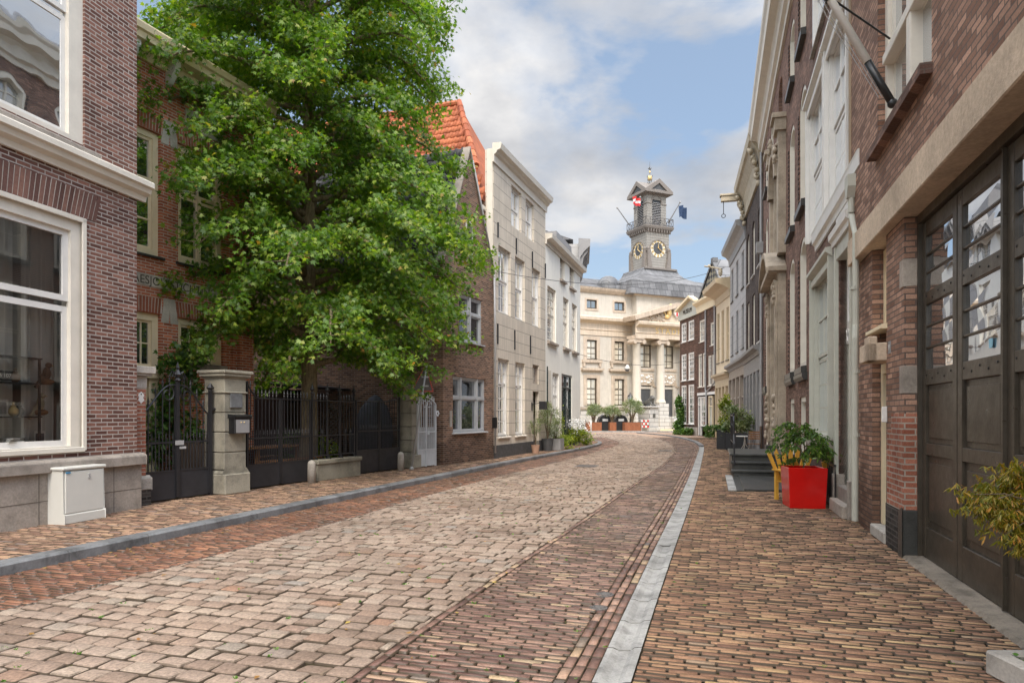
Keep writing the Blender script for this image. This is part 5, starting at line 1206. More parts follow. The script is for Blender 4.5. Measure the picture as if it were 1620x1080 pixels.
m = MB(); m.box(dxa-.04, dxa+.11, -.09, .1, 0, .6); m.box(dxb-.09, dxb+.02, -.09, .1, 0, .6); split(m.build('pedestal', M.ledge, R2, bevel=.01))
m = MB(); m.box(dxa+.11, dxb-.09, -.02, .6, 0, .42); m.build('step', M.ledge, R2, bevel=.012); m = MB(); m.box(dxa+.12, dxb-.10, -.15, -.02, 0, .20); m.build('step', M.plinth, R2, bevel=.012)
xh = f.x(1348, .12); zh = f.z(1348, 292, .12)
m = MB(); m.prism([(xh-.12, zh+.12), (xh+.12, zh+.12), (xh+.12, zh-.05), (xh+.04, zh-.2), (xh-.04, zh-.2), (xh-.12, zh-.05)], -.2, -.01, 'y'); m.tube([(xh, -.13, zh-.15), (xh+.0, -.13, zh-.4), (xh-.06, -.13, 4.6), (xh+.16, -.1, 4.2), (xh+.16, -.1, 2.9), (xh+.22, -.12, 2.7), (xh+.22, -.12, .1)], .045, 10)
for z in (1.3, 2.2, 3.4): m.tube([(xh+(.22 if z < 2.7 else .16), -.11, z), (xh+(.22 if z < 2.7 else .16), -.11, z+.05)], .056, 10)
m.build('drainpipe', M.greygreen, R2, smooth=False)
cornice(R2, M.white, -.05, f.L+.05, [(0, HH2-.4), (.1, HH2-.4), (.4, HH2-.1), (.4, HH2+.1), (0, HH2+.12)], 'cornice')
m = MB(); 
for k in range(5): x = gx[1]-.1+k*.06; 
xg = f.x(1300, .25)
# ---- wide brick house with sandstone centre bay -----------------------------
f = Fac(RP(29.2), RP(15.2)); R3 = f.root('mansion', 'wide brown brick mansion with arched windows and a carved sandstone centre bay', 'house')
H3 = 12.9; sY = 1.0425
def XY(Y): return (29.2-Y)*sY
cent = [24.9, 27.3, 16.35, 18.6]; holes = []
fl = [(2.75, 5.85, .3, 1.3), (6.6, 9.45, .35, 1.3), (10.55, 12.3, .3, 1.2)]
for Yc in cent:
    xc = XY(Yc)
    for (a, b, r, w_) in fl: holes.append((xc-w_/2, xc+w_/2, a, b, r))
    holes.append((xc-.55, xc+.55, .35 if Yc != 18.6 else .35, 2.05))
b0, b1 = XY(23.4), XY(20.1); bc = (b0+b1)/2
holes += [(bc-1.1, bc+1.1, 0, 5.2), (bc-.9, bc+.9, 6.6, 9.6, .9), (bc-.65, bc+.65, 10.55, 12.3, .3)]
wall(M.brickR3, R3, f.L, H3, 9, holes, rev=.32)
for Yc in cent:
    xc = XY(Yc)
    for (a, b, r, w_) in fl: window(R3, xc-w_/2, xc+w_/2, a, b, y=.20, mat=M.ivory, glass=M.glassCur, casing=.13, cols=2, rows=(2, 2), split=.5, deep=.33, rise=r, sill=M.darkstone, sillw=.16, sillp=.12)
    window(R3, xc-.55, xc+.55, .35, 2.05, y=.25, deep=.4, mat=M.ivory, glass=M.glassBlind, casing=.12, cols=2, rows=(2,))
window(R3, bc-.65, bc+.65, 10.55, 12.3, y=.22, mat=M.ivory, glass=M.glassCur, casing=.12, rise=.3, sill=M.darkstone)
m = MB()   # quoined reveals: toothed brick edges
for Yc in cent:
    xc = XY(Yc)
    for (a, b, r, w_) in fl:
        z = a
        while z < b-r-.06:
            m.box(xc-w_/2-.12, xc-w_/2+.0, -.025, .0, z, z+.06); z += .125
m.build('brick_quoins', M.brickR5, R3)
# centre bay
m = MB(); m.box(b0, bc-1.05, -.22, .1, .5, 5.9); m.box(bc+1.05, b1, -.22, .1, .5, 5.9); m.box(bc-1.05, bc+1.05, -.12, .1, 4.9, 5.9)
for s in (b0+.1, b1-.42): m.box(s, s+.32, -.30, -.22, .7, 5.6)
m.build('door_surround', M.sand, R3, bevel=.012)
m = MB(); m.box(b0-.1, bc-1.0, -.36, .1, 0, .6); m.box(bc+1.0, b1+.1, -.36, .1, 0, .6); split(m.build('pedestal', M.darkstone, R3, bevel=.015))
m = MB(); N = 14; ap = arch_pts(b0-.05, b1+.05, 5.9, .75, N)
for (ax, az_), (cx_, cz_) in zip(ap[:-1], ap[1:]): m.obox(((ax+cx_)/2, -.28, (az_+cz_)/2), (abs(cx_-ax)/2*1.05, 0, (cz_-az_)/2*(-1 if cx_ < ax else 1)), (0, .28, 0), (0, 0, .09))
m.box(b0-.15, b1+.15, -.5, .1, 5.85, 6.0); m.build('segmental_hood', M.sand, R3, bevel=.01)
def carving(name, x, z, w_, h_, y=-.3, n=26, mat=None, s=.07):
    m = MB(); rr = random.Random(int(x*100+z*37))
    for k in range(n): m.ball((x+rr.uniform(-w_, w_), y+rr.uniform(-.05, .03), z+rr.uniform(-h_, h_)), s*rr.uniform(.6, 1.3), 6, 5, (rr.uniform(.6, 1.5), .8, rr.uniform(.6, 1.5)))
    return m.build(name, mat or M.sand, R3, smooth=True)
carving('carving', bc, 6.2, 1.1, .3); carving('carving', b0+.3, 1.6, .14, .7, n=30); carving('carving', b1-.28, 1.6, .14, .7, n=30); carving('carving', b1-.28, 5.3, .15, .35, n=18); carving('carving', b0+.3, 5.3, .15, .35, n=18)
m = MB(); m.box(b0, b0+.5, -.22, .1, 6.4, 10.1); m.box(b1-.5, b1, -.22, .1, 6.4, 10.1); m.box(b0+.5, bc-.85, -.12, .1, 6.4, 9.7); m.box(bc+.85, b1-.5, -.12, .1, 6.4, 9.7); m.build('pilaster_pair', M.sand, R3, bevel=.01)
m = MB(); m.box(b0-.08, b0+.58, -.32, .1, 10.0, 10.35); m.box(b1-.58, b1+.08, -.32, .1, 10.0, 10.35); m.box(b0-.14, b0+.64, -.4, .1, 10.35, 10.5); m.box(b1-.64, b1+.14, -.4, .1, 10.35, 10.5); split(m.build('capital', M.sand, R3, bevel=.01))
m = MB(); ap = arch_pts(bc-1.0, bc+1.0, 8.8, 1.0, 14); ap2 = arch_pts(bc-1.35, bc+1.35, 8.8, 1.35, 14)
for i in range(14):
    a, b, c, d = ap[i], ap[i+1], ap2[i+1], ap2[i]; m.quad((a[0],-.3,a[1]),(b[0],-.3,b[1]),(c[0],-.3,c[1]),(d[0],-.3,d[1])); m.quad((a[0],-.3,a[1]),(a[0],.2,a[1]),(b[0],.2,b[1]),(b[0],-.3,b[1])); m.quad((d[0],-.3,d[1]),(c[0],-.3,c[1]),(c[0],.1,c[1]),(d[0],.1,d[1]))
m.build('archivolt', M.sand, R3); carving('carving', bc, 10.15, .4, .2, n=20); carving('carving', b1-.25, 9.4, .12, .3, y=-.26, n=14)
window(R3, bc-.9, bc+.9, 6.6, 9.6, y=.22, mat=M.ivory, glass=M.glassCur, casing=.16, cols=2, rows=(2, 2), split=.5, rise=.9)
window(R3, bc-1.1, bc+1.1, 3.1, 5.2, y=.25, mat=M.ivory, glass=M.glassCur, casing=.15, cols=2, rows=(1, 1)); door(R3, bc-1.1, bc+1.1, .9, 3.1, .28, M.ivory, M.ivory, fw=.2, panels=3)
m = MB()
for k, (zz, pr_) in enumerate(((.22, .34), (.45, .02), (.68, -.3), (.9, -.32))): pass
for Yc in cent:
    xc = XY(Yc); m.prism([(0, 2.42), (-.08, 2.42), (-.12, 2.5), (-.12, 2.58), (0, 2.6)], xc-.85, xc+.85)
m.build('string_course', M.darkstone, R3)
cornice(R3, M.ivory, -.3, f.L+.05, [(0, 12.75), (.08, 12.75), (.1, 12.9), (.2, 12.95), (.22, 13.2), (.28, 13.3), (.50, 13.36), (.53, 13.6), (.60, 13.7), (.62, 13.82), (0, 13.95)], 'cornice')
roofbox(R3, M.slate, f.L, 9, 13.9, 3.5, y0=.2)
m = MB(); m.tube([(.15, -.1, 12.8), (.15, -.1, 8.9)], .05, 8); m.tube([(.15, -.1, 8.5), (.15, -.1, .2)], .055, 8); m.prism([(.0, 8.5), (.3, 8.5), (.36, 8.95), (-.06, 8.95)], -.3, -.02, 'y'); m.build('drainpipe', M.steel, R3)
m = MB(); m.tube([(.15, -.1, 1.15), (.15, -.1, .1)], .06, 8); m.build('pipe_guard', M.woodgrey, R3)
# ---- dark brick house with ornate cornice and grey shopfront -----------------
Q = [(10.73, 29.2), (12.43, 36.3), (13.83, 43.3), (14.27, 47.7), (14.14, 52.0), (13.75, 55.9)]
f = Fac(Q[1], Q[0]); R5 = f.root('shop_house', 'dark brick house with grey shopfront below and ornate ochre cornice with hoist beam', 'house')
H5_ = 12.4; zsf = f.z(1195, 588); w5 = f.L/3
ups = [(f.L*(k+.5)/3-.55, f.L*(k+.5)/3+.55) for k in range(3)]
wall(M.brickR5, R5, f.L, H5_, 9, [(a, b, 4.9, 7.4) for a, b in ups]+[(a, b, 8.3, 10.9, .2) for a, b in ups], z0=4.2, rev=.2)
for a, b in ups: window(R5, a, b, 4.9, 7.4, y=.12, mat=M.ivory, glass=M.glassCur, cols=2, rows=(1, 1), sill=M.white); window(R5, a, b, 8.3, 10.9, y=.12, mat=M.ivory, glass=M.glassCur, cols=2, rows=(1, 1), rise=.2, sill=M.white)
m = MB()
for k in range(6): x = f.L*k/5.0; m.box(max(0, x-.17), min(f.L, x+.17), -.12, .2, 0, 3.6)
m.box(0, f.L, -.10, .2, 3.6, 4.25); m.box(0, f.L, .0, .2, 0, .5); m.box(0, f.L, -.02, .15, 2.5, 2.62); m.build('shopfront', M.greypaint, R5, bevel=.01)
m = MB(); N = 10
for k in range(5):
    a, b = f.L*k/5+.17, f.L*(k+1)/5-.17; ap = arch_pts(a, b, 3.1, .4, N)
    for (ax, az_), (cx_, cz_) in zip(ap[:-1], ap[1:]): m.quad((ax, -.03, az_), (cx_, -.03, cz_), (cx_, -.03, 3.62), (ax, -.03, 3.62))
m.build('arch_head', M.greypaint, R5); m = MB(); m.quad((0, .14, .5), (f.L, .14, .5), (f.L, .14, 3.6), (0, .14, 3.6)); m.build('pane', M.glass, R5)
cornice(R5, M.greypaint, -.02, f.L+.02, [(0, 4.25), (.15, 4.25), (.2, 4.4), (.4, 4.5), (.42, 4.62), (0, 4.7)], 'shop_cornice')
M.ochrec = paint_mat('paint_ochre_cornice', (.44, .375, .27), .6, .3)
cornice(R5, M.ochrec, -.15, f.L+.02, [(0, 12.0), (.1, 12.0), (.12, 12.5), (.2, 12.9), (.45, 13.35), (.56, 13.4), (.60, 13.75), (.57, 13.85), (0, 13.9)], 'cornice')
for xx in (.35, f.L-.5):
    m = MB(); rr = random.Random(3)
    for k in range(34): t_ = rr.random(); m.ball((xx+rr.uniform(-.17, .17), -.1-.4*t_*t_-rr.uniform(0, .1), 11.6+1.65*t_), .10*rr.uniform(.6, 1.3), 6, 5)
    m.build('carved_bracket', M.ochrec, R5, smooth=True)
m = MB(); m.box(.12, .42, -1.28, .3, 12.95, 13.22); m.box(.06, .48, -1.34, .3, 13.22, 13.32); hb = m.build('hoist_beam', M.ochrec, R5, bevel=.01)
m = MB(); m.tube([(.27, -1.15, 12.95), (.27, -1.15, 12.3)], .02, 6); m.tube([(.27, -1.15+.1*math.sin(a), 12.2+.1*math.cos(a)) for a in [k*PI/5 for k in range(11)]], .02, 5); m.build('hook', M.iron, hb); roofbox(R5, M.slate, f.L, 9, 13.9, 3)
# ---- pale grey house -----------------------------------------------------------
def simple(name, label, Qa, Qb, H, mat, shop, shopmat, zs, rows_up, nb, wmat, glass, corn, cmat, ww=.5, cout=.5):
    f = Fac(Qa, Qb); R = f.root(name, label, 'house'); bays = [(f.L*(k+.5)/nb-ww, f.L*(k+.5)/nb+ww) for k in range(nb)]
    wall(mat, R, f.L, H, 8, [(a, b, p, q) for a, b in bays for p, q in rows_up], z0=zs, rev=.15)
    for a, b in bays:
        for p, q in rows_up: window(R, a, b, p, q, y=.1, mat=wmat, glass=glass, cols=2, rows=(1, 1), sill=M.darkstone, casing=.07)
    m = MB(); n = nb+1
    for k in range(n+1): x = f.L*k/n; m.box(max(0, x-.14), min(f.L, x+.14), -.1, .15, 0, zs-.5)
    m.box(0, f.L, -.08, .15, zs-.5, zs); m.box(0, f.L, .02, .15, 0, .55); m.box(0, f.L, .0, .12, zs*.60, zs*.60+.1); m.build('shopfront', shopmat, R, bevel=.01)
    m = MB(); m.quad((0, .13, .5), (f.L, .13, .5), (f.L, .13, zs-.4), (0, .13, zs-.4)); m.build('pane', glass, R)
    cornice(R, cmat, -.03, f.L+.03, [(0, zs), (.12, zs), (.18, zs+.15), (.36, zs+.25), (.38, zs+.38), (0, zs+.42)], 'shop_cornice')
    cornice(R, cmat, -.1, f.L+.1, [(0, H-corn), (.06, H-corn), (.1, H-corn*.6), (cout*.5, H-corn*.4), (cout, H-corn*.25), (cout+.04, H), (0, H+.08)], 'cornice'); roofbox(R, M.slate, f.L, 8, H, 2.6)
    return f, R
f6, R6 = simple('townhouse', 'pale grey plastered townhouse with brown-grey shopfront', Q[2], Q[1], 12.0, M.greyplaster, 1, M.taupe, 4.3, [(5.3, 7.7), (8.6, 10.6)], 3, M.greypaint, M.glass, 1.0, M.greypaint)
f7, R7 = simple('townhouse', 'cream-yellow plastered townhouse with wide ochre cornice', Q[3], Q[2], 10.3, M.yellowplaster, 1, M.ochre, 4.0, [(5.2, 8.6)], 3, M.ochre, M.glassBlind, 1.1, M.ochre, ww=.42, cout=.9)
m = MB(); m.ball((f7.L+.0, -.6, 10.7), .2, 8, 6, (.7, .7, 1.4)); m.tube([(f7.L, -.5, 10.9), (f7.L, -1.6, 11.1)], .05, 6); m.ball((f7.L, -1.3, 11.1), .1, 6, 5); m.build('carved_bracket', M.ochrec, R7)
# ---- two far brown houses ---------------------------------------------------------
f = Fac(Q[4], Q[3]); R8b = f.root('brick_house', 'small dark brown brick house beside the yellow one, cream parapet and pale door', 'house')
h8 = 9.3; a = [(f.x(u0), f.x(u1)) for u0, u1 in ((1107, 1114.5), (1123, 1129.5))]; L_ = f.L
up2 = [(a[0][0], a[0][1], 7.1, 8.7), (L_*.72, L_*.72+.75, 6.6, 8.2), (L_*.06, L_*.06+.8, 3.75, 6.2), (L_*.3, L_*.3+.75, 3.75, 6.2), (L_*.60, L_*.60+.7, 3.75, 5.9), (L_*.80, L_*.80+.7, 3.75, 5.9)]
wall(M.brickR8, R8b, L_, h8, 8, up2+[(.1, L_*.52, .1, 3.1), (L_*.56, L_-.1, .1, 3.1)], rev=.12)
for q in up2: window(R8b, *q, y=.06, mat=M.ivory, glass=M.glassFar, cols=2, rows=(2, 2), casing=.06, sill=M.ivory)
window(R8b, .7, L_*.5, .8, 3.0, y=.06, mat=M.white, glass=M.glassCur, cols=3, rows=(3, 1), casing=.08); door(R8b, .1, .75, .1, 3.0, .06, M.greypaint, M.white, fanlight=.5); door(R8b, L_*.6, L_*.8, .1, 3.0, .06, M.greygreen, M.cream, fanlight=.6)
m = MB(); m.box(.05, L_-.05, -.06, .1, 3.1, 3.3); m.build('fascia', M.white, R8b); cornice(R8b, M.cream, -.02, L_+.02, [(0, h8), (.1, h8), (.12, h8+.5), (.4, h8+.7), (.42, h8+.85), (0, h8+.9)], 'cornice')
m = MB(); m.tube([(L_*.5, -.08, h8), (L_*.5, -.08, 3.5), (L_*.54, -.08, 3.2), (L_*.54, -.08, .1)], .06, 6); m.tube([(L_*.97, -.08, h8), (L_*.97, -.08, 3.9), (L_*.56, -.08, 3.3)], .06, 6); m.build('drainpipe', M.steel, R8b); roofbox(R8b, M.slate, L_, 8, h8+.85, 1.6)
f = Fac(Q[5], Q[4]); R8a = f.root('brick_house', 'far dark brown brick house with white windows and a low lettered pediment', 'house'); L_ = f.L
r8 = [(f.x(1084-5.5), f.x(1084+1.8)), (f.x(1089.5), f.x(1098))]; h8 = f.z(1090, 503)+.3
rr8 = [(a_, b_, p, q) for a_, b_ in r8 for p, q in ((7.5, 9.0), (4.4, 6.5), (.95, 4.0))]
wall(M.brickR8, R8a, L_, 9.35, 8, [(a_, b_, p, q) for a_, b_, p, q in rr8], rev=.1)
for q in rr8: window(R8a, *q, y=.05, mat=M.white, glass=M.glassFar, cols=2, rows=(3, 3) if q[2] < 5 else (2, 2), casing=.07, sill=M.white, bar=.04)
m = MB(); m.box(0, L_, -.05, .1, 0, .7); m.build('plinth', M.plinth, R8a)
m = MB(); m.box(-.05, L_+.05, -.12, .02, 9.3, 9.5); m.prism([(-.1, 9.5), (L_+.1, 9.5), (L_+.1, 10.35), (L_*.75, 10.75), (-.1, 10.1)], -.08, .05, 'y'); m.build('pediment', M.greygreen, R8a)
m = MB(); m.prism([(-.15, 10.05), (L_*.75, 10.72), (L_+.1, 10.3), (L_+.1, 10.45), (L_*.75, 10.9), (-.15, 10.2)], -.4, .0, 'y'); m.build('pediment_cornice', M.cream, R8a)
text_mesh('lettering', 'MUSEUM', .5, M.text, R8a, (L_*.5, -.10, 9.83), (PI/2, 0, 0), .01)
roofbox(R8a, M.slate, L_, 8, 10.0, 3.5, y0=.3)
# gable with patterned slates behind the two houses
f = Fac((13.9, 55.0), (14.6, 49.2)); gb = thing('slate_gable', 'steep slate roof gable with light diamond pattern rising behind the far brown houses', 'roof', (f.O[0]+.9, f.O[1], 0), f.ang)
t = NT('diamond_slate'); vec, sp_ = t.wallvec(); rot = t.n('ShaderNodeMapping'); rot.inputs['Rotation'].default_value = (0, 0, .785); t.t.links.new(vec, rot.inputs[0]); ck = t.n('ShaderNodeTexChecker'); ck.inputs['Scale'].default_value = 3.2; t.t.links.new(rot.outputs[0], ck.inputs[0]); ck.inputs[1].default_value = (.04, .04, .045, 1); ck.inputs[2].default_value = (.24, .22, .16, 1); M.diamond = t.set(ck.outputs[0], .7)
m = MB(); m.prism([(0.2, 10.2), (5.6, 10.2), (3.4, 13.1)], 0, 7, 'y'); m.build('gable_wall', M.diamond, gb)
m = MB()
for (p, q) in (((0, 10.1), (3.4, 13.25)), ((5.8, 10.1), (3.4, 13.25))): m.poly([(p[0], -.1, p[1]-.1), (q[0], -.1, q[1]-.1), (q[0], -.1, q[1]+.15), (p[0], -.1, p[1]+.15)]); m.poly([(p[0], -.1, p[1]+.15), (q[0], -.1, q[1]+.15), (q[0], 7, q[1]+.15), (p[0], 7, p[1]+.15)])
m.build('verge', M.lead, gb); m = MB(); m.box(3.2, 3.6, -.1, .3, 13.2, 13.5); m.build('finial', M.lead, gb)
# ================================================================== TOWN HALL
tO = (7.54-.899*7, 74-.438*7); f = Fac(tO, (tO[0]+.899*38, tO[1]+.438*38))
T_ = f.root('town_hall', 'cream classical town hall with columned portico and gilded lettering closing the street', 'town hall')
s0 = f.x(999.5); cb = .9                                   # where the centre block steps forward
zt_, ze0, ze1 = 15.3, f.z(935, 530)-.0, f.z(935, 502)
r1 = (f.z(935, 569), f.z(935, 537.5)); r2 = (f.z(935, 641), f.z(935, 598)); r0 = (f.z(935, 488), f.z(935, 474)); zb_ = f.z(935, 643.5)
hw = [(f.x(928), f.x(944)), (f.x(971.8), f.x(987.3))]; hw = [hw[0], hw[1], (hw[0][0]-(hw[1][0]-hw[0][0]), hw[0][1]-(hw[1][0]-hw[0][0]))]
wall(M.stadwall, T_, s0, zt_, 14, [(a, b, p, q) for a, b in hw for p, q in (r0, r1, r2)], z0=zb_, rev=.25)
M.umber = paint_mat('paint_umber_frame', (.085, .065, .045), .5, .2)
M.glassTown = glass_mat('window_glass_town', pale=(.70, .63, .50), mirror=.12, stripes=.25, amount=1.2)
for a, b in hw:
    window(T_, a, b, r0[0], r0[1], y=.15, mat=M.umber, glass=M.glassFar, cols=2, rows=(1,), casing=.08, bar=.08)
    for (p, q), rows in ((r1, (2, 1)), (r2, (3, 1))):
        W = window(T_, a, b, p, q, y=.15, mat=M.umber, glass=M.glassTown, cols=2, rows=rows, split=.62, casing=.09, sash=.06, bar=.09)
        m = MB(); e = .38; m.box(a-e, a, -.08, .1, p, q+e); m.box(b, b+e, -.08, .1, p, q+e); m.box(a, b, -.08, .1, q, q+e); m.build('architrave', M.stadtrim, W)
    m = MB(); m.box(a-.75, b+.75, -.4, .1, r2[1]+.85, r2[1]+1.1); m.box(a-.6, b+.6, -.2, .1, r2[1]+.7, r2[1]+.85); m.build('window_cornice', M.stadtrim, T_)
    m = MB(); m.box(a-.6, b+.6, -.25, .1, r1[0]-.3, r1[0]); m.box(a-.5, a-.25, -.2, .1, r1[0]-.75, r1[0]-.3); m.box(b+.25, b+.5, -.2, .1, r1[0]-.75, r1[0]-.3); m.build('window_sill', M.stadtrim, T_)
    m = MB(); m.box(a-.2, b+.2, -.06, .1, r0[0]-.2, r0[0]); m.box(a-.2, a, -.05, .1, r0[0], r0[1]+.15); m.box(b, b+.2, -.05, .1, r0[0], r0[1]+.15); m.box(a, b, -.05, .1, r0[1], r0[1]+.15); m.build('architrave', M.stadtrim, T_)
m = MB(); m.box(-.3, s0-.2, -.35, .3, 0, zb_-.25); m.build('stone_base', M.stadbase, T_); m = MB(); m.box(-.4, s0-.1, -.5, .3, zb_-.25, zb_); m.build('base_moulding', M.taupe, T_)
def entab(x0, x1, off, nm='entablature', zb0_=None, sc_=1.0):
    zb0_ = ze0 if zb0_ is None else zb0_
    m = MB(); P = [(0, ze0), (.1, ze0), (.1, ze0+.55), (.18, ze0+.6), (.18, ze0+.65), (.12, ze0+.7), (.12, ze0+1.3), (.3, ze0+1.4), (.75, ze0+1.6), (.8, ze0+1.9), (.6, ze0+2.0), (0, ze0+2.15)]
    m.prism([(-(off+a), zb0_+(z-ze0)*sc_) for a, z in P], x0, x1); return m.build(nm, M.stadtrim2, T_)
M.stadtrim2 = plaster_mat('entablature_townhall', (.66, .55, .43), .12, .8, streak=.15)
entab(-.5, s0+.1, 0)
cornice(T_, M.stadtrim, -.5, s0+.2, [(0, zt_-.3), (.15, zt_-.3), (.4, zt_), (.5, zt_+.25), (0, zt_+.35)], 'roof_cornice')
# centre block
zp0 = 10.05
PO = 2.0; c1, c2 = f.x(1007.3, PO), f.x(1045, PO); sp = c2-c1; cc = c1+1.5*sp; xe = 2*cc-s0
bays = [c1+sp*(k+.5)-.0 for k in range(3)]
bays[0] = (f.x(1020.5, cb)); bays[1] = f.x(1056, cb); bays[2] = bays[1]+(bays[1]-bays[0])
Wb = MB()
hol = []
for b in bays: hol += [(b-s0-.85, b-s0+.85, 6.95, 9.55), (b-s0-.85, b-s0+.85, 1.2, f.z(1020, 599, cb), .85)]
wl = wall(M.stadwall, T_, xe-s0, zt_, 13, hol, z0=0, rev=.3); wl.location = (s0, -cb, 0)
for b in bays:
    W = window(T_, b-.85, b+.85, 6.95, 9.55, y=.15, mat=M.umber, glass=M.glassTown, cols=2, rows=(2, 1), split=.6, casing=.09, bar=.09); W.location = (0, -cb, 0)
    zt2 = f.z(1020, 599, cb)
    m = MB(); m.box(b-.85, b+.85, .2, .3, 1.2, zt2-1.1); m.box(b-.03, b+.03, .17, .2, 1.2, zt2-1.2)
    for s in (-.42, .42):
        for z in (1.5, 2.9): m.box(b+s-.3, b+s+.3, .17, .2, z, z+1.1)
    D_ = m.build('door', M.potgrey, T_); D_.location = (0, -cb, 0)
    m = MB(); m.box(b-.9, b+.9, .1, .3, zt2-1.12, zt2-.85); m.build('door_transom', M.stadwall, D_)
    m = MB(); m.poly([(b+x_, .25, z_) for x_, z_ in [(px-b, pz) for px, pz in arch_pts(b-.85, b+.85, zt2-.85, .85, 10)]]); g = m.build('pane', M.glassFar, D_)
    m = MB()
    for k in range(4): a = PI*(k+.5)/4; m.tube([(b, .24, zt2-.85), (b+.8*math.cos(a), .24, zt2-.85+.8*math.sin(a))], .03, 4)
    m.build('fanlight_bar', M.umber, D_)
    m = MB(); ap = arch_pts(b-1.0, b+1.0, zt2-.85, 1.0, 12); ap2 = arch_pts(b-1.3, b+1.3, zt2-.85, 1.3, 12)
    for i in range(12): m.quad((ap[i][0],-.09,ap[i][1]), (ap[i+1][0],-.09,ap[i+1][1]), (ap2[i+1][0],-.09,ap2[i+1][1]), (ap2[i][0],-.09,ap2[i][1])); m.quad((ap2[i][0],-.09,ap2[i][1]), (ap2[i+1][0],-.09,ap2[i+1][1]), (ap2[i+1][0],0,ap2[i+1][1]), (ap2[i][0],0,ap2[i][1]))
    o = m.build('archivolt', M.stadtrim, T_); o.location = (0, -cb, 0)
    m = MB(); m.box(b-1.2, b+1.2, -.12, 0, 6.6, 6.85); m.box(b-1.15, b+1.15, -.05, 0, 5.0, 6.3); pn = m.build('relief_panel', M.stadtrim, T_); pn.location = (0, -cb, 0)
    m = MB(); rr = random.Random(5)
    for k in range(26): m.ball((b+rr.uniform(-.95, .95), -.08, 5.65+rr.uniform(-.45, .45)), .13, 5, 4, (rr.uniform(.6, 2), .6, rr.uniform(.5, 1.3)))
    o = m.build('garland', M.white, pn)
m = MB()
for b0_, b1_ in ((s0+.05, bays[0]-1.25), (bays[0]+1.25, bays[1]-1.25), (bays[1]+1.25, bays[2]-1.25), (bays[2]+1.25, xe)): m.box(b0_, b1_, -cb-.12, -cb, f.z(1020, 599, cb)-.95, f.z(1020, 599, cb)-.75)
split(m.build('impost_band', M.stadtrim, T_))
xp = c1-.55; xq = 2*cc-xp
entab(xp, xq, PO+.5, zb0_=zp0, sc_=.88)
m = MB(); m.box(xp, xq, -PO-.45, -cb, zp0-.02, zp0+.3); m.build('portico_ceiling', M.stadtrim, T_)
m = MB(); ap_h = f.z(1068, 479, PO+1.2)
pts = [(xp-.35, zp0+1.83), (xq+.35, zp0+1.83), (cc, ap_h-.45)]
m.prism(pts, -PO-.5, -PO-.3, 'y'); m.build('tympanum', M.stadtrim2, T_)
m = MB()
for a, b in ((pts[0], pts[2]), (pts[1], pts[2])):
    dx_, dz_ = b[0]-a[0], b[1]-a[1]; l_ = math.hypot(dx_, dz_); sgn = 1 if dx_ > 0 else -1; nx_, nz_ = -dz_/l_*sgn, dx_/l_*sgn
    m.prism([a, b, (b[0], b[1]+.55), (a[0]+nx_*.5, a[1]+nz_*.5)], -PO-1.1, -cb, 'y')
m.build('raking_cornice', M.stadtrim, T_)
cornice(T_, M.stadtrim, s0-.4, xe+.4, [(cb, zt_-.3), (cb+.15, zt_-.3), (cb+.4, zt_), (cb+.5, zt_+.25), (0, zt_+.35)], 'roof_cornice')
for k in range(4):
    x = c1+sp*k; m = MB(); N = 24; rr_ = .46; zb0, zt0 = f.z(1045, 638, PO), zp0-.6
    prof = [(rr_*1.28, zb0-.05), (rr_*1.28, zb0+.15), (rr_*1.15, zb0+.3), (rr_*1.02, zb0+.42), (rr_, zb0+.5), (rr_, zb0+3), (rr_*.86, zt0), (rr_*.95, zt0+.05)]
    m.lathe(x, -PO, prof, N); cl = m.build('column', M.stadcol, T_, smooth=False)
    for p_ in cl.data.polygons: p_.use_smooth = len(p_.vertices) == 4
    m = MB(); m.box(x-.62, x+.62, -PO-.6, -PO+.6, zp0-.14, zp0+.0); m.box(x-.5, x+.5, -PO-.5, -PO+.5, zp0-.5, zp0-.14)
    for s in (-1, 1): m.tube([(x+s*.6, -PO-.6, zp0-.42), (x+s*.6, -PO+.6, zp0-.42)], .25, 12)
    m.build('capital', M.stadtrim, cl)
    m = MB(); m.box(x-.65, x+.65, -PO-.65, -PO+.65, 1.5, zb0-.02); m.box(x-.7, x+.7, -PO-.75, -PO+.6, 0, 1.5); m.build('column_pedestal', M.stadbase, cl)
m = MB(); m.box(c1-.4, xe, -PO-.6, -.8, 0, 1.48); m.build('terrace', M.stadbase, T_)
m = MB()
for k in range(6): m.box(c1+sp+1.0, c1+2*sp+sp-1, -4.2+k*.28, -PO-.6, k*.25, (k+1)*.25)
m.build('front_steps', M.stadbase, T_)
for k in range(1): text_mesh('lettering', 'STADHUIS', .9, M.gold, T_, (cc, -PO-.64, zp0+.85), (PI/2, 0, 0), .04, spacing=1.45)
rr = random.Random(9)
xg0, xg1 = f.x(1027, 3.8), f.x(1058, 3.8)
for sgn in (-1, 1):
    m = MB()
    for cx_, cz_, R_ in ((1.75, .75, .42), (2.65, .55, .32), (3.4, .38, .2)):
        m.tube([(cc+sgn*(cx_+R_*(1-.04*q)*math.cos(q*.5)), -PO-.6, zp0+1.95+cz_+R_*(1-.04*q)*math.sin(q*.5)) for q in range(16)], .07, 5)
    for q in range(18): m.ball((cc+sgn*rr.uniform(1.5, 3.9), -PO-.57, zp0+1.955+rr.uniform(0, .2)), .09, 5, 4)
    m.build('scroll_relief', M.stadtrim, T_)

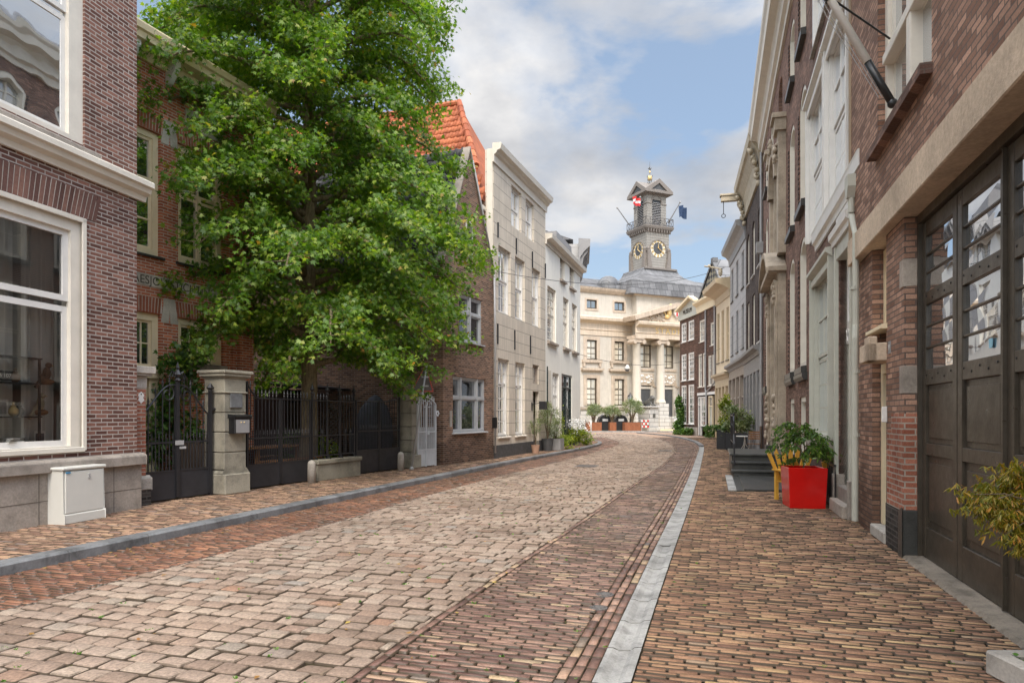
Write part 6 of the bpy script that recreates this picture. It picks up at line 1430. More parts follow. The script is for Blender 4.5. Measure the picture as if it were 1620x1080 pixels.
m = MB()
for sgn in (-1, 1):
    m.ball((cc+sgn*.95, -PO-.65, zp0+3.0), .42, 8, 6, (.8, .6, 1.3)); m.ball((cc+sgn*.75, -PO-.7, zp0+3.7), .26, 8, 6); m.ball((cc+sgn*1.2, -PO-.65, zp0+2.5), .3, 8, 6, (1.2, .6, .8)); m.tube([(cc+sgn*1.3, -PO-.65, zp0+2.5), (cc+sgn*1.7, -PO-.65, zp0+3.1), (cc+sgn*1.35, -PO-.65, zp0+3.6)], .08, 5)
coa = m.build('gilded_lions', M.gold, T_); m = MB(); m.prism([(cc-.38, zp0+3.6), (cc+.38, zp0+3.6), (cc+.36, zp0+2.9), (cc, zp0+2.45), (cc-.36, zp0+2.9)], -PO-.85, -PO-.6, 'y'); sh_ = m.build('shield', M.white, coa); m = MB(); m.box(cc-.1, cc+.1, -PO-.88, -PO-.85, zp0+2.6, zp0+3.58); m.build('shield_stripe', M.red, sh_)
# roofs and tower
m = MB(); zr = zt_+.3; m.quad((-1, .3, zr), (s0+1, .3, zr), (s0+1, 5.5, zr+2.2), (1.5, 5.5, zr+2.2)); m.quad((s0+1, .3, zr), (s0+1, 12, zr), (s0+1, 12, zr+.1), (s0+1, 5.5, zr+2.2)); m.poly([(-1, .3, zr), (1.5, 5.5, zr+2.2), (-1, 12, zr)]); m.quad((1.5, 5.5, zr+2.2), (s0+1, 5.5, zr+2.2), (s0+1, 12, zr), (-1, 12, zr)); m.build('wing_roof', M.slate, T_)
m = MB(); dx_ = f.x(964, -2); m.ball((dx_, 2.2, zr+.7), 1.25, 16, 10, (1.1, 1, 1)); m.box(dx_-1.2, dx_+1.2, .9, 2.2, zr-.2, zr+.7); m.build('roof_dome', M.lead, T_, smooth=True)
tw = Vector((0, 0, 0)); TY = 83.0; TX = (1028-CU)/F_PX*TY; ta = math.radians(24)
TW = thing('clock_tower', 'grey town hall clock tower with gilded dials, balcony, louvred belfry and pediment top', 'tower', (TX, TY, 0), ta)
K = TY/F_PX
TW.scale = (.8, .8, 1)
def tz(v): return CH-(v-HOR)*(TY-1.2)/F_PX
hwid = 2.02   # half width of clock stage
m = MB()      # flared slate base
prof = [(7.2, zt_-.2), (6.9, tz(458)), (5.6, tz(450.5)), (4.3, tz(446.5)), (3.4, tz(441)), (2.85, tz(434)), (2.65, tz(428))]
def sqring(m, prof, xs=1.0):
    b = len(m.v)
    for r, z in prof: m.v += [(-r*xs, -r, z), (r*xs, -r, z), (r*xs, r, z), (-r*xs, r, z)]
    for i in range(len(prof)-1):
        for k in range(4): m.f.append((b+i*4+k, b+i*4+(k+1) % 4, b+(i+1)*4+(k+1) % 4, b+(i+1)*4+k))
    e = b+(len(prof)-1)*4; m.f.append((e, e+1, e+2, e+3)); m.f.append((b+3, b+2, b+1, b))
sqring(m, prof, 1.15); m.build('flared_roof', M.lead, TW)
m = MB(); sqring(m, [(2.5, tz(431)), (2.9, tz(429)), (2.9, tz(426.5)), (2.3, tz(424.5))]); m.build('base_ledge', M.towertrim, TW)
zc0, zc1 = tz(426), tz(368)
m = MB(); sqring(m, [(hwid+.06, zc0), (hwid, zc0+1.2), (hwid, zc1)]); m.build('clock_stage', M.towerwall, TW)
m = MB(); sqring(m, [(hwid, tz(370)), (hwid+.1, tz(367.5)), (hwid+.45, tz(364)), (hwid+.55, tz(361)), (hwid+.55, tz(359.5)), (hwid-.2, tz(359))]); m.build('balcony', M.towertrim, TW)
for sd_ in range(4):
    R_ = Matrix.Rotation(sd_*PI/2, 4, 'Z'); 
    def put(m, name, mat, par=TW, sm=False):
        m.v = [tuple(R_ @ Vector(p)) for p in m.v]; return m.build(name, mat, par, smooth=sm)
    zd = tz(394); rd = 1.05
    if sd_ in (0, 3):
        m = MB(); ap = [(a_*1.2, b_) for a_, b_ in arch_pts(-1.22, 1.22, zd-.3, 1.22, 16)]; ap2 = [(a_*1.2, b_) for a_, b_ in arch_pts(-1.36, 1.36, zd-.3, 1.36, 16)]
        for i in range(16): a, b, c, d = ap[i], ap[i+1], ap2[i+1], ap2[i]; m.quad((a[0],-hwid-.16,a[1]),(b[0],-hwid-.16,b[1]),(c[0],-hwid-.16,c[1]),(d[0],-hwid-.16,d[1])); m.quad((d[0],-hwid-.16,d[1]),(c[0],-hwid-.16,c[1]),(c[0],-hwid,c[1]),(d[0],-hwid,d[1]))
        m.box(-2.2, -1.6, -hwid-.16, -hwid+.0, zd-.42, zd-.3); m.box(1.6, 2.2, -hwid-.16, -hwid+.0, zd-.42, zd-.3); put(m, 'dial_arch', M.towertrim)
        m = MB(); m.v = []; N = 32
        m.poly([(1.22*rd*.66*math.cos(2*PI*k/N), -hwid-.06, zd+rd*.66*math.sin(2*PI*k/N)) for k in range(N)]); dl = put(m, 'clock_dial', M.potgrey); m = MB(); m.poly([(1.22*rd*1.03*math.cos(2*PI*k/N), -hwid-.04, zd+rd*1.03*math.sin(2*PI*k/N)) for k in range(N)]); put(m, 'dial_ring', M.ivory, dl)
        m = MB()
        for k in range(12):
            a = k*PI/6; c_ = Vector((1.22*math.cos(a)*rd*.84, -hwid-.08, zd+math.sin(a)*rd*.84)); m.obox(c_, (-math.sin(a)*.15, 0, math.cos(a)*.13), (0, .02, 0), (math.cos(a)*.16, 0, math.sin(a)*.16))
        split(put(m, 'dial_numeral', M.gold, dl)); m = MB()
        for k in range(12): a = k*PI/6; c_ = Vector((1.22*math.cos(a)*rd*.84, -hwid-.11, zd+math.sin(a)*rd*.84)); m.obox(c_, (-math.sin(a)*.06, 0, math.cos(a)*.06), (0, .01, 0), (math.cos(a)*.09, 0, math.sin(a)*.09))
        split(put(m, 'numeral_stroke', M.text, dl))
        m = MB(); m.tube([(0, -hwid-.14, zd), (.08, -hwid-.14, zd+.62)], [.06, .03], 5); m.tube([(-.12, -hwid-.15, zd+.1), (1.05, -hwid-.15, zd-.6)], [.05, .03], 5); put(m, 'clock_hands', M.gold, dl)
    m = MB(); fw = .80; bz, tz_ = tz(358), tz(322)
    for k in range(15): z = bz+k*(tz_-bz+.25)/15; w2 = fw if z < tz_-.1 else fw*.75; m.obox((0, -1.66, z), (w2, 0, 0), (0, .09, .05), (0, 0, .022))
    put(m, 'louvre', M.greypaint)
    m = MB(); ap = arch_pts(-fw-.06, fw+.06, tz_, fw+.06, 12); ap2 = arch_pts(-fw-.26, fw+.26, tz_, fw+.26, 12)
    for i in range(12): a, b, c, d = ap[i], ap[i+1], ap2[i+1], ap2[i]; m.quad((a[0],-1.78,a[1]),(b[0],-1.78,b[1]),(c[0],-1.78,c[1]),(d[0],-1.78,d[1])); m.quad((d[0],-1.78,d[1]),(c[0],-1.78,c[1]),(c[0],-1.6,c[1]),(d[0],-1.6,d[1]))
    m.box(-1.75, -fw-.05, -1.82, -1.55, tz_-.1, tz_+.03); m.box(fw+.05, 1.75, -1.82, -1.55, tz_-.1, tz_+.03); put(m, 'belfry_arch', M.towertrim)
    m = MB(); m.box(-fw, fw, -1.60, -1.58, bz, tz_+.4); put(m, 'belfry_dark', M.black)
    # balcony railing
    m = MB(); q = hwid+.45; z0_, z1_ = tz(359.3), tz(347.5)
    for z in (z0_+.08, z1_): m.box(-q, q, -q-.03, -q+.03, z, z+.06)
    for k in range(6):
        xa_, xb_ = -q+2*q*k/6, -q+2*q*(k+1)/6; m.tube([(xa_, -q, z0_), (xb_, -q, z1_)], .025, 4); m.tube([(xb_, -q, z0_), (xa_, -q, z1_)], .025, 4); m.box(xa_-.03, xa_+.03, -q-.03, -q+.03, z0_, z1_)
    put(m, 'railing', M.hatch)
    m = MB()
    for k in range(9): x = -hwid+.1+k*(2*hwid-.2)/8; m.box(x-.07, x+.07, -hwid-.38, -hwid, tz(369), tz(364.5))
    put(m, 'dentil', M.towertrim)
    # scroll buttresses at the corner
    m = MB(); 
    for s in (-1, 1): m.prism([(s*hwid, zc0+.1), (s*(hwid), zc0+2.1), (s*(hwid-.35), zc0+2.15), (s*(hwid-.5), zc0+1.2), (s*(hwid-.75), zc0+.1)], -hwid-.42, -hwid, 'y'); m.ball((s*(hwid-.2), -hwid-.2, zc0+2.3), .26, 8, 6)
    for q_ in split(put(m, 'scroll_bracket', M.towertrim)): pass
    m = MB(); e_ = 2.35; ze_, za_ = tz(307.5), tz(288)
    m.prism([(-e_, ze_), (e_, ze_), (0, za_+.1)], -e_+.08, -e_+.3, 'y') ; put(m, 'tympanum', M.potgrey)
    m = MB()
    for s in (-1, 1): m.prism([(s*e_*1.05, ze_), (s*e_*.82, ze_+.02), (0, za_-.3), (0, za_+.22), (s*e_*1.05, ze_+.3)], -e_-.12, .0, 'y')
    put(m, 'pediment', M.towertrim)
m = MB(); hollow = [(-1.72, -fw), (fw, 1.72)]
sqring(m, [(1.56, tz(360)), (1.56, tz(309))]); m.build('belfry_core', M.black, TW)
m = MB()
for sx_ in (-1, 1):
    for sy_ in (-1, 1): m.box(min(sx_*fw, sx_*1.72), max(sx_*fw, sx_*1.72), min(sy_*1.5, sy_*1.72), max(sy_*1.5, sy_*1.72), tz(360), tz(309)); m.box(min(sx_*1.5, sx_*1.718), max(sx_*1.5, sx_*1.718), min(sy_*fw, sy_*1.5), max(sy_*fw, sy_*1.5), tz(360), tz(309))
m.box(-1.715, 1.715, -1.715, 1.715, tz(316.5), tz(308)); m.build('belfry_corner', M.towerwall, TW)
m = MB(); sqring(m, [(1.72, tz(310)), (1.85, tz(309)), (2.5, tz(307.5)), (2.5, tz(306.5))]); m.build('belfry_cornice', M.towertrim, TW)
zf = tz(288); m = MB(); m.tube([(0, 0, zf-.5), (0, 0, tz(250))], [.08, .02], 6); m.build('spire_rod', M.bronze, TW)
m = MB(); m.ball((0, 0, tz(276)), .34, 12, 8); m.ball((0, 0, tz(266.5)), .14, 8, 6); m.build('gilt_ball', M.gold, TW, smooth=True)
m = MB()
for k in range(6): a = k*PI/3; m.tube([(0, 0, tz(286)), (.42*math.cos(a), .42*math.sin(a), tz(284)), (.2*math.cos(a), .2*math.sin(a), tz(281)), (.42*math.cos(a), .42*math.sin(a), tz(278.5))], .035, 4); m.tube([(.3*math.cos(a), .3*math.sin(a), tz(276)), (.5*math.cos(a), .5*math.sin(a), tz(272.5))], .03, 4)
m.prism([(-.35, tz(262)), (.1, tz(264)), (.35, tz(259)), (.1, tz(261)), (-.05, tz(258.5))], -.03, .03, 'y'); m.build('weather_vane', M.bronze, TW)
# flags on the tower 
def pole3(name, label, u0, v0, u1, v1, Ybase):
    a = Vector(((u0-CU)/F_PX*Ybase, Ybase, CH-(v0-HOR)/F_PX*Ybase)); b = Vector(((u1-CU)/F_PX*(Ybase-1.5), Ybase-1.5, CH-(v1-HOR)/F_PX*(Ybase-1.5)))
    o = thing(name, label, 'flagpole', tuple(a)); m = MB(); m.tube([(0, 0, 0), tuple(b-a)], [.07, .05], 6); m.ball(tuple(b-a), .11, 6, 5); m.build('pole', M.greypaint, o); return o, a, b
o, a, b = pole3('tower_flagpole', 'bare flagpole slanting left from the clock tower balcony', 995, 355, 976.5, 329, 81)
o, a, b = pole3('tower_flagpole', 'flagpole with dark blue flag slanting right from the clock tower balcony', 1057, 353, 1076, 320, 82)
def flag(par, base, w_, h_, mats, seed=0):
    rr = random.Random(seed)
    for bi, mt in enumerate(mats):
        m = MB(); n = 8; t0_, t1_ = bi/len(mats), (bi+1)/len(mats)
        for i in range(n):
            for s_, (x0, x1) in enumerate(((i/n, (i+1)/n),)):
                def P(x, t): return (base[0]+w_*x*(1-.2*t)+.12*math.sin(6*x+2*t), base[1]+.25*math.sin(9*x+seed), base[2]-h_*t-.35*w_*x*x)
                m.quad(P(x0, t0_), P(x1, t0_), P(x1, t1_), P(x0, t1_))
        m.build('flag_cloth', mt, par, smooth=True)
flag(o, (b-a)+Vector((-.15, 0, -.35)), .95, 1.35, [NT('flag_blue').set((.03, .06, .13), .8)], 1)
o, a, b = pole3('tower_flagpole', 'short pole with drooping red and white flag on the clock tower left face', 1004, 338, 1013, 312, 81)
flag(o, (b-a)+Vector((-.9, 0, .1)), .9, .9, [NT('flag_red').set((.6, .04, .04), .8), NT('flag_white').set((.7, .7, .7), .8), M.whitemetal if False else NT('flag_red2').set((.6, .04, .05), .8)], 2)

# ================================================================== FOLIAGE
LEAF = np.array([(0, 0), (.16, .10), (.52, .02), (.30, .26), (.48, .56), (.16, .46), (0, 1.0), (-.16, .46), (-.48, .56), (-.30, .26), (-.52, .02), (-.16, .10)])
LANCE = np.array([(0, 0), (.16, .3), (.15, .6), (0, 1.0), (-.15, .6), (-.16, .3)])
OVAL = np.array([(0, 0), (.3, .25), (.32, .6), (0, 1.0), (-.32, .6), (-.3, .25)])
def leafcloud(name, pts, size, mat, parent, shape=OVAL, up=.6, svar=.3, droop=.35, out=None):
    pts = np.asarray(pts, float); N = len(pts); k = len(shape)
    nrm = RNG.normal(size=(N, 3)); nrm /= np.linalg.norm(nrm, axis=1)[:, None]; nrm[:, 2] = np.abs(nrm[:, 2])*.6+up
    if out is not None: nrm += out*.5
    nrm /= np.linalg.norm(nrm, axis=1)[:, None]
    dr = RNG.normal(size=(N, 3)); 
    if out is not None: dr = dr*.6+out
    dr[:, 2] -= droop; dr -= nrm*(dr*nrm).sum(1)[:, None]; dr /= np.linalg.norm(dr, axis=1)[:, None]
    sd = np.cross(dr, nrm); s = size*(1+RNG.uniform(-svar, svar, N))[:, None, None]
    v = pts[:, None, :]+s*(sd[:, None, :]*shape[None, :, 0:1]+dr[:, None, :]*shape[None, :, 1:2]) 
    bend = (np.abs(shape[:, 0])*.25+shape[:, 1]**2*.22)[None, :, None]; v = v-s*nrm[:, None, :]*bend
    return np_mesh(name, v, [tuple(range(k))], mat, parent)
def clump_pts(n, c, r, nclump=14, cr=.35, shell=.55, hole=0):
    c = np.array(c, float); r = np.array(r, float)*np.ones(3); d = RNG.normal(size=(nclump, 3)); d /= np.linalg.norm(d, axis=1)[:, None]
    cen = c+d*r*(shell+(1-shell)*RNG.random((nclump, 1))**.5); idx = RNG.integers(0, nclump, n)
    return cen[idx]+RNG.normal(size=(n, 3))*r*cr*(.6+.8*RNG.random((nclump, 1)))[idx]*.6
# ---- the big street tree -----------------------------------------------------
tx_, ty_ = (489-CU)/F_PX*17.3, 17.3
tr = thing('street_tree', 'large leafy green sweetgum tree growing behind the black iron fence', 'tree', (tx_, ty_, .1))
m = MB(); H_ = 18.5
pts = [(.02*math.sin(k*1.3), .03*math.cos(k), H_*k/16) for k in range(17)]; pts[0] = (-.08, 0, -.1)
m.tube(pts, [.20*(1-k/17)**.8+.02+(.06 if k == 0 else 0) for k in range(17)], 12)
limbs = []; P = []; OUT = []
def env(z, az):
    zz = [1.8, 2.4, 3.2, 4.6, 6.2, 8, 10, 12.5, 14.5, 16.5, 18.5]; rr = [1.7, 2.5, 3.5, 4.5, 4.75, 4.6, 4.45, 4.3, 3.7, 2.2, .4]
    return float(np.interp(z, zz, rr))*(1-.30*max(0, math.cos(az))*math.exp(-((z-8.6)/1.7)**2))*(1-.16*max(0, math.cos(az))*(1 if z > 9.5 else 0))*(1-.58*max(0, -math.cos(az))*math.exp(-((z-6.2)/1.15)**2))*(1+.06*math.sin(3*az+z)+.05*math.sin(5*az-2*z))
nl = 150; tw_m = MB()
for i in range(nl):
    z0 = 2.7+(H_-3.2)*((i+.5)/nl)**1.02; az = i*2.39996+random.gauss(0, .2); upk = .15+.55*(z0/H_)
    tipz = max(2.0, z0+upk*2.2-.55 if z0 > 5 else z0+.35); R_ = env(tipz, az)*random.uniform(.78, 1.06)
    if 2.2 < z0 < 3.2 : R_ *= .9
    c_, s_ = math.cos(az), math.sin(az); lp = []; n = 9
    for k in range(n+1):
        t_ = k/n; r = R_*t_; z = z0+upk*2.6*math.sin(t_*2.0)*.75-(.9+.5*(1-z0/H_))*t_**3
        wob = .12*math.sin(t_*7+i); lp.append(Vector((r*c_-wob*s_, r*s_+wob*c_, z)))
    r0_ = .05+.035*(1-z0/H_); m.tube(lp, [r0_*(1-t/n)**.7+.008 for t in range(n+1)], 6)
    ntw = int(7+R_*3.6)
    for j in range(ntw):
        t_ = .22+.78*(j+random.random())/ntw; k = min(n-1, int(t_*n)); p = lp[k].lerp(lp[k+1], t_*n-k); side = 1 if j % 2 else -1
        aa = az+side*random.uniform(.45, 1.25); L_ = random.uniform(.45, 1.05)*(1.15-.45*t_)*(R_/4.5+.25); 
        e = p+Vector((math.cos(aa)*L_, math.sin(aa)*L_, random.uniform(-.25, .16)*L_))
        if random.random() < .4: tw_m.tube([p, e], [.012, .004], 4, cap=False)
        nlf = int(random.uniform(62, 100)*L_)+12
        q = RNG.random(nlf)**.75; cl = RNG.normal(0, .10+.05*L_, (nlf, 3)); cl[:, 2] *= .8
        base = np.array(p)[None, :]*(1-q[:, None])+np.array(e)[None, :]*q[:, None]+cl; P.append(base)
        OUT.append(np.tile(np.array([math.cos(aa), math.sin(aa), -.1]), (nlf, 1)))
trunk = m.build('trunk', M.bark, tr, smooth=True); tw_m.build('twigs', M.bark, trunk)
P = np.concatenate(P); OUT = np.concatenate(OUT)
keep = P[:, 2] > 1.75+RNG.random(len(P))*.3; P, OUT = P[keep], OUT[keep]
if len(P) > 175000: sel = RNG.choice(len(P), 175000, replace=False); P, OUT = P[sel], OUT[sel]
print('tree leaves', len(P))
leafcloud('crown', P, .108, M.leafTree, tr, LEAF, up=.45, out=OUT)
# ---- helper for pots and bushes ------------------------------------------------
def bush(name, label, cat, loc_, n, c, r, size, mat, shape=OVAL, group=None, stems=0, **kw):
    t_ = thing(name, label, cat, loc_, random.random()*6, group); 
    if stems:
        m = MB()
        for k in range(stems): a = k*2.4; m.tube([(0, 0, 0), (c[0]+r[0]*.35*math.cos(a), c[1]+r[1]*.35*math.sin(a), c[2]), (c[0]+r[0]*.7*math.cos(a), c[1]+r[1]*.7*math.sin(a), c[2]+r[2]*.5)], [.018, .012, .005], 5)
        m.build('stem', M.bark2, t_)
    leafcloud('leaves', clump_pts(n, c, r, **kw), size, mat, t_, shape, up=.3); return t_
def pot(name, label, u, v, z, r, h, mat, group=None, square=False, flare=1.0):
    x, y = gp(u, v, z); t_ = thing(name, label, 'planter', (x, y, z), -.35, group)
    m = MB()
    if square: m.box(-r, r, -r, r, 0, h); b = m.build('body', mat, t_, bevel=.01); m = MB(); m.box(-r*.9, r*.9, -r*.9, r*.9, h, h+.005); m.build('soil', M.soil, t_)
    else: m.lathe(0, 0, [(r*.72, 0), (r*.9*flare, h*.5), (r*flare, h*.94), (r*1.05*flare, h*.95), (r*1.05*flare, h), (r*.9*flare, h), (r*.9*flare, h*.9), (.001, h*.9)], 20); m.build('body', mat, t_, smooth=False)
    return t_, (x, y, z+h*.9)
# left pavement pots
p_, q_ = pot('plant_pot', 'pink terracotta pot beside the narrow door of the stucco house', 847, 716.5, .1, .17, .33, M.terracotta); bush('potted_plant', 'small olive tree in the pink terracotta pot', 'plant', q_, 900, (0, 0, .75), (.24, .24, .32), .05, M.leafOlive, LANCE, stems=3)
p_, q_ = pot('plant_pot', 'dark grey round tapered pot between two houses on the left pavement', 866.5, 713, .1, .25, .52, M.potgrey); bush('potted_plant', 'tall airy olive shrub in the dark grey round pot', 'plant', q_, 2600, (0, 0, 1.1), (.55, .5, .55), .06, M.leafOlive, LANCE, stems=5)
p_, q_ = pot('planter_box', 'weathered zinc planter box on the left pavement before the white house', 879, 711.5, .1, .30, .50, M.greypaint, square=True); bush('potted_plant', 'silvery green shrub filling the zinc planter box', 'plant', q_, 2200, (0, 0, .5), (.42, .4, .5), .06, M.leafOlive, LANCE, stems=4)
x, y = gp(884, 708, .1); bush('shrub', 'lime green climbing shrub standing against the dark green door', 'shrub', (x, y+1.0, .1), 1500, (0, 0, 1.2), (.28, .28, .75), .07, M.leafLime, OVAL, stems=3)
x, y = gp(893, 710, .1); bush('shrub', 'low lime-yellow bush on the left pavement edge', 'shrub', (x, y, .1), 1700, (0, 0, .3), (.48, .42, .30), .06, M.leafLime, OVAL)
x, y = gp(917, 704, .1); wb = bush('flower_bush', 'yellow-green bush with a mass of white flowers at the white house corner', 'shrub', (x, y, .1), 2600, (0, 0, .42), (.62, .5, .42), .07, M.leafLime, OVAL)
leafcloud('blossom', clump_pts(520, (.1, .0, 1.0), (.50, .45, .32), shell=.3, cr=.5), .07, M.petal, wb, OVAL, up=.5)
# vine behind the first gate and climbers
t_ = thing('climbing_vine', 'leafy green vine climbing behind the first black garden gate', 'plant', at(G, 280, .1, 1.7)); 
P_ = np.concatenate([clump_pts(1500, (-.05, 0, 1.15), (.65, .25, .95), nclump=22), clump_pts(900, (.15, 0, 2.35), (.5, .25, .4), nclump=10)]); leafcloud('leaves', P_, .10, M.leafDark, t_, LEAF, up=.2)
m = MB()
for k in range(6): m.tube([(-.3+k*.12, 0, 0), (-.35+k*.16, .05, 1.2), (-.2+k*.1, 0, 2.3)], .012, 4)
m.build('stem', M.bark2, t_)
bush('shrub', 'dark green shrub in the garden right of the black gate', 'shrub', at(G, 470, .1, 2.6), 1500, (0, 0, .55), (.6, .5, .5), .09, M.leafDark, OVAL); bush('shrub', 'yellow-green shrub behind the iron gate next to the covered parasol', 'shrub', at(G, 612, .1, 1.8), 1600, (0, 0, .6), (.6, .4, .55), .08, M.leafLime, OVAL)
bush('shrub', 'yellow-green shrub behind the ornate fence panel', 'shrub', at(G, 515, .1, 1.4), 800, (0, 0, .55), (.35, .3, .45), .08, M.leafLime, OVAL)
# far climber and low hedge by the far brown house
x, y = 13.5, 55.4; t_ = thing('climbing_plant', 'narrow green climber growing up the corner of the far brown house', 'plant', (x+.05, y-.2, 0)); leafcloud('leaves', np.concatenate([clump_pts(1500, (0, 0, .9), (.45, .4, .9), nclump=16), clump_pts(900, (.02, 0, 2.3), (.28, .3, .8), nclump=12)]), .16, M.leafDark, t_, OVAL, up=.2)
for k, (yy, lb) in enumerate(((54.6, 'first low green shrub at the foot of the far brown house'), (53.7, 'middle low green shrub at the foot of the far brown house'), (52.8, 'last low green shrub beside the far brown house corner'))): bush('low_shrub', lb, 'shrub', (13.45+k*.14, yy, .05), 700, (0, 0, .25), (.4, .4, .28), .12, M.leafDark, OVAL, 'low shrubs along the far brown house')
bush('low_shrub', 'round dark green shrub by the pale door of the small brown house', 'shrub', (13.85, 47.9, .05), 900, (0, 0, .4), (.38, .38, .42), .1, M.leafDark, OVAL)
# black planters by the stone landing
def rp(u, v, z=0): return gp(u, v, z)
x, y = rp(1148, 712); 
def bplanter(u, v, w_, h_, label, lb2, mat2, r, c, size, shape=OVAL, n=1600):
    x, y = rp(u, v); t_ = thing('planter', label, 'planter', (x, y+w_, 0), -.28); m = MB(); m.box(-w_, w_, -w_, w_, 0, h_-.02); m.box(-w_-.01, w_+.01, -w_-.01, w_+.01, h_-.06, h_); m.build('body', M.blackplastic, t_, bevel=.012); m = MB(); m.box(-w_*.9, w_*.9, -w_*.9, w_*.9, h_, h_+.01); m.build('soil', M.soil, t_)
    bush('potted_plant', lb2, 'plant', (x, y+w_, h_), n, c, r, size, mat2, shape, stems=4)
bplanter(1150, 711, .36, .92, 'tall black square planter nearest the gutter on the right pavement', 'low green plant with a tall lime branch in the tall black planter', M.leafDark, (.45, .4, .18), (0, 0, .15), .07)
x, y = rp(1152, 711); bush('shrub', 'lime-green slender bush above the black planters', 'shrub', (x+.25, y+1.2, .9), 1300, (0, 0, .9), (.28, .28, .75), .09, M.leafLime, OVAL, stems=2)
bplanter(1171, 712, .50, .78, 'wide black square planter behind the stone landing', 'rounded light green bush in the wide black planter', M.leafOlive, (.62, .5, .55), (0, 0, .62), .09, n=2600)
# stone landing with steps
LX = Fac(RP(20.8), RP(13.4)); st = LX.root('stone_steps', 'dark stone landing with three steps and iron railing on the right pavement', 'steps')
wst = 1.58; xs0 = LX.L-2.55
for k, (xa_, z_) in enumerate(((LX.L-4.2+.6, .58), (LX.L-2.95, .58), )): pass
m = MB(); A0 = .0; x_l = .15; x_s = 3.05
m.box(x_l, x_s, -wst, 0, .0, .52); m.build('landing_core', M.darkstone, st); m = MB(); m.box(x_l-.05, x_s+.06, -wst-.05, 0, .52, .585); m.build('landing_slab', M.darkstone, st, bevel=.015)
for k in range(2):
    z_ = .39-.195*k; m = MB(); m.box(x_s+.32*k, x_s+.32*(k+1), -wst+.02, 0, 0, z_-.06); m.box(x_s+.32*k, x_s+.32*(k+1)+.05, -wst-.03, 0, z_-.06, z_); m.build('step', M.darkstone, st, bevel=.012)
m = MB(); m.box(x_s+.64, 7.05, -wst+.15, 0, 0, .05); m.box(x_s+.64, 7.1, -wst+.0, -wst+.15, 0, .025); m.build('paving_slab', M.darkstone, st, bevel=.006)
m = MB(); m.box(x_s+.3, 7.1, -wst-.17, -wst-.0, 0, .03); m.build('edge_stone', M.gutterstone, st, bevel=.006)
m = MB(); zr0, zr1 = .585, 1.6
for xx in (x_l+.15, x_s-.05): m.tube([(xx, -wst+.05, .7), (xx, -wst+.05, zr1)], .022, 8); m.ball((xx, -wst+.05, zr1+.03), .035, 8, 6)
m.tube([(x_l+.15, -wst+.05, zr1), (x_s-.05, -wst+.05, zr1), (x_s+.12, -wst+.05, zr1-.15), (x_s+.16, -wst+.05, 1.1), (x_s+.52, -wst+.05, .85), (x_s+.62, -wst+.05, .3)], .022, 8); m.tube([(x_l+.15, -wst+.05, .85), (x_s-.05, -wst+.05, .85)], .015, 6)
n = 12
for k in range(1, n): xx = lerp(x_l+.15, x_s-.05, k/n); m.tube([(xx, -wst+.05, .85), (xx, -wst+.05, zr1)], .010, 5); 
for k in range(n): xx = lerp(x_l+.2, x_s-.1, (k+.5)/n); m.tube([(xx+.05*math.cos(a), -wst+.04, 1.2+.16*math.sin(a)) for a in [q*PI/4 for q in range(9)]], .009, 4)
m.build('railing', M.iron, st)
# garden chair and little table on the far side of the landing
gt = thing('bistro_table', 'small white round bistro table behind the stone landing', 'table', (*rp(1178, 716), 0)); m = MB(); m.lathe(0, 0, [(.35, .70), (.35, .73), (.001, .73)], 20); m.build('tabletop', M.white, gt); m = MB()
for k in range(3): a = k*2.094; m.tube([(0, 0, .7), (.05*math.cos(a), .05*math.sin(a), .35), (.3*math.cos(a), .3*math.sin(a), 0)], .014, 5)
split(m.build('leg', M.white, gt))
gx_, gy_ = rp(1189, 719); ch = thing('folding_chair', 'brown slatted wooden chair behind the stone landing', 'chair', (gx_+.1, gy_, 0), -.4)
m = MB()
for k in range(4): m.box(-.25, .25, .2+k*.005, .22+k*.005, .62+k*.09, .68+k*.09)
m.build('backrest', M.wood, ch); m = MB()
for k in range(5): m.box(-.24, .24, -.22+k*.09, -.15+k*.09, .44, .46)
m.build('seat', M.wood, ch); m = MB()
for sx_ in (-.24, .24): m.tube([(sx_, -.2, 0), (sx_, .22, .98)], .014, 5); m.tube([(sx_, .25, 0), (sx_, -.2, .45)], .014, 5)
split(m.build('leg', M.iron, ch))
# red planter, palm-like shrub, yellow chair
ax_, ay_ = gp(1247.5, 804); bx_, by_ = gp(1308.5, 801); ang = -.17; wd = .64
rpn = thing('red_planter', 'glossy red cube planter on the right pavement', 'planter', (ax_, ay_, 0), ang)
hp_ = .70; m = MB(); b = MB(); 
m.v = [(.03,.03,0),(wd-.03,.03,0),(wd-.03,wd-.03,0),(.03,wd-.03,0),(0,0,hp_),(wd,0,hp_),(wd,wd,hp_),(0,wd,hp_),(.05,.05,hp_),(wd-.05,.05,hp_),(wd-.05,wd-.05,hp_),(.05,wd-.05,hp_),(.05,.05,hp_-.08),(wd-.05,.05,hp_-.08),(wd-.05,wd-.05,hp_-.08),(.05,wd-.05,hp_-.08)]
m.f = [(3,2,1,0),(0,1,5,4),(1,2,6,5),(2,3,7,6),(3,0,4,7),(4,5,9,8),(5,6,10,9),(6,7,11,10),(7,4,8,11),(8,9,13,12),(9,10,14,13),(10,11,15,14),(11,8,12,15)]
m.build('body', M.red, rpn, bevel=.008); m = MB(); m.quad((.05,.05,hp_-.075),(wd-.05,.05,hp_-.075),(wd-.05,wd-.05,hp_-.075),(.05,wd-.05,hp_-.075)); m.build('soil', M.soil, rpn)
R_ = Matrix.Rotation(ang, 3, 'Z'); c0 = Vector((ax_, ay_, 0))+R_@Vector((wd/2, wd/2, hp_-.08))
sp_t = thing('potted_shrub', 'arching green shrub growing in the glossy red planter', 'plant', tuple(c0)); m = MB(); Pp = []; Oo = []; rr = random.Random(4)
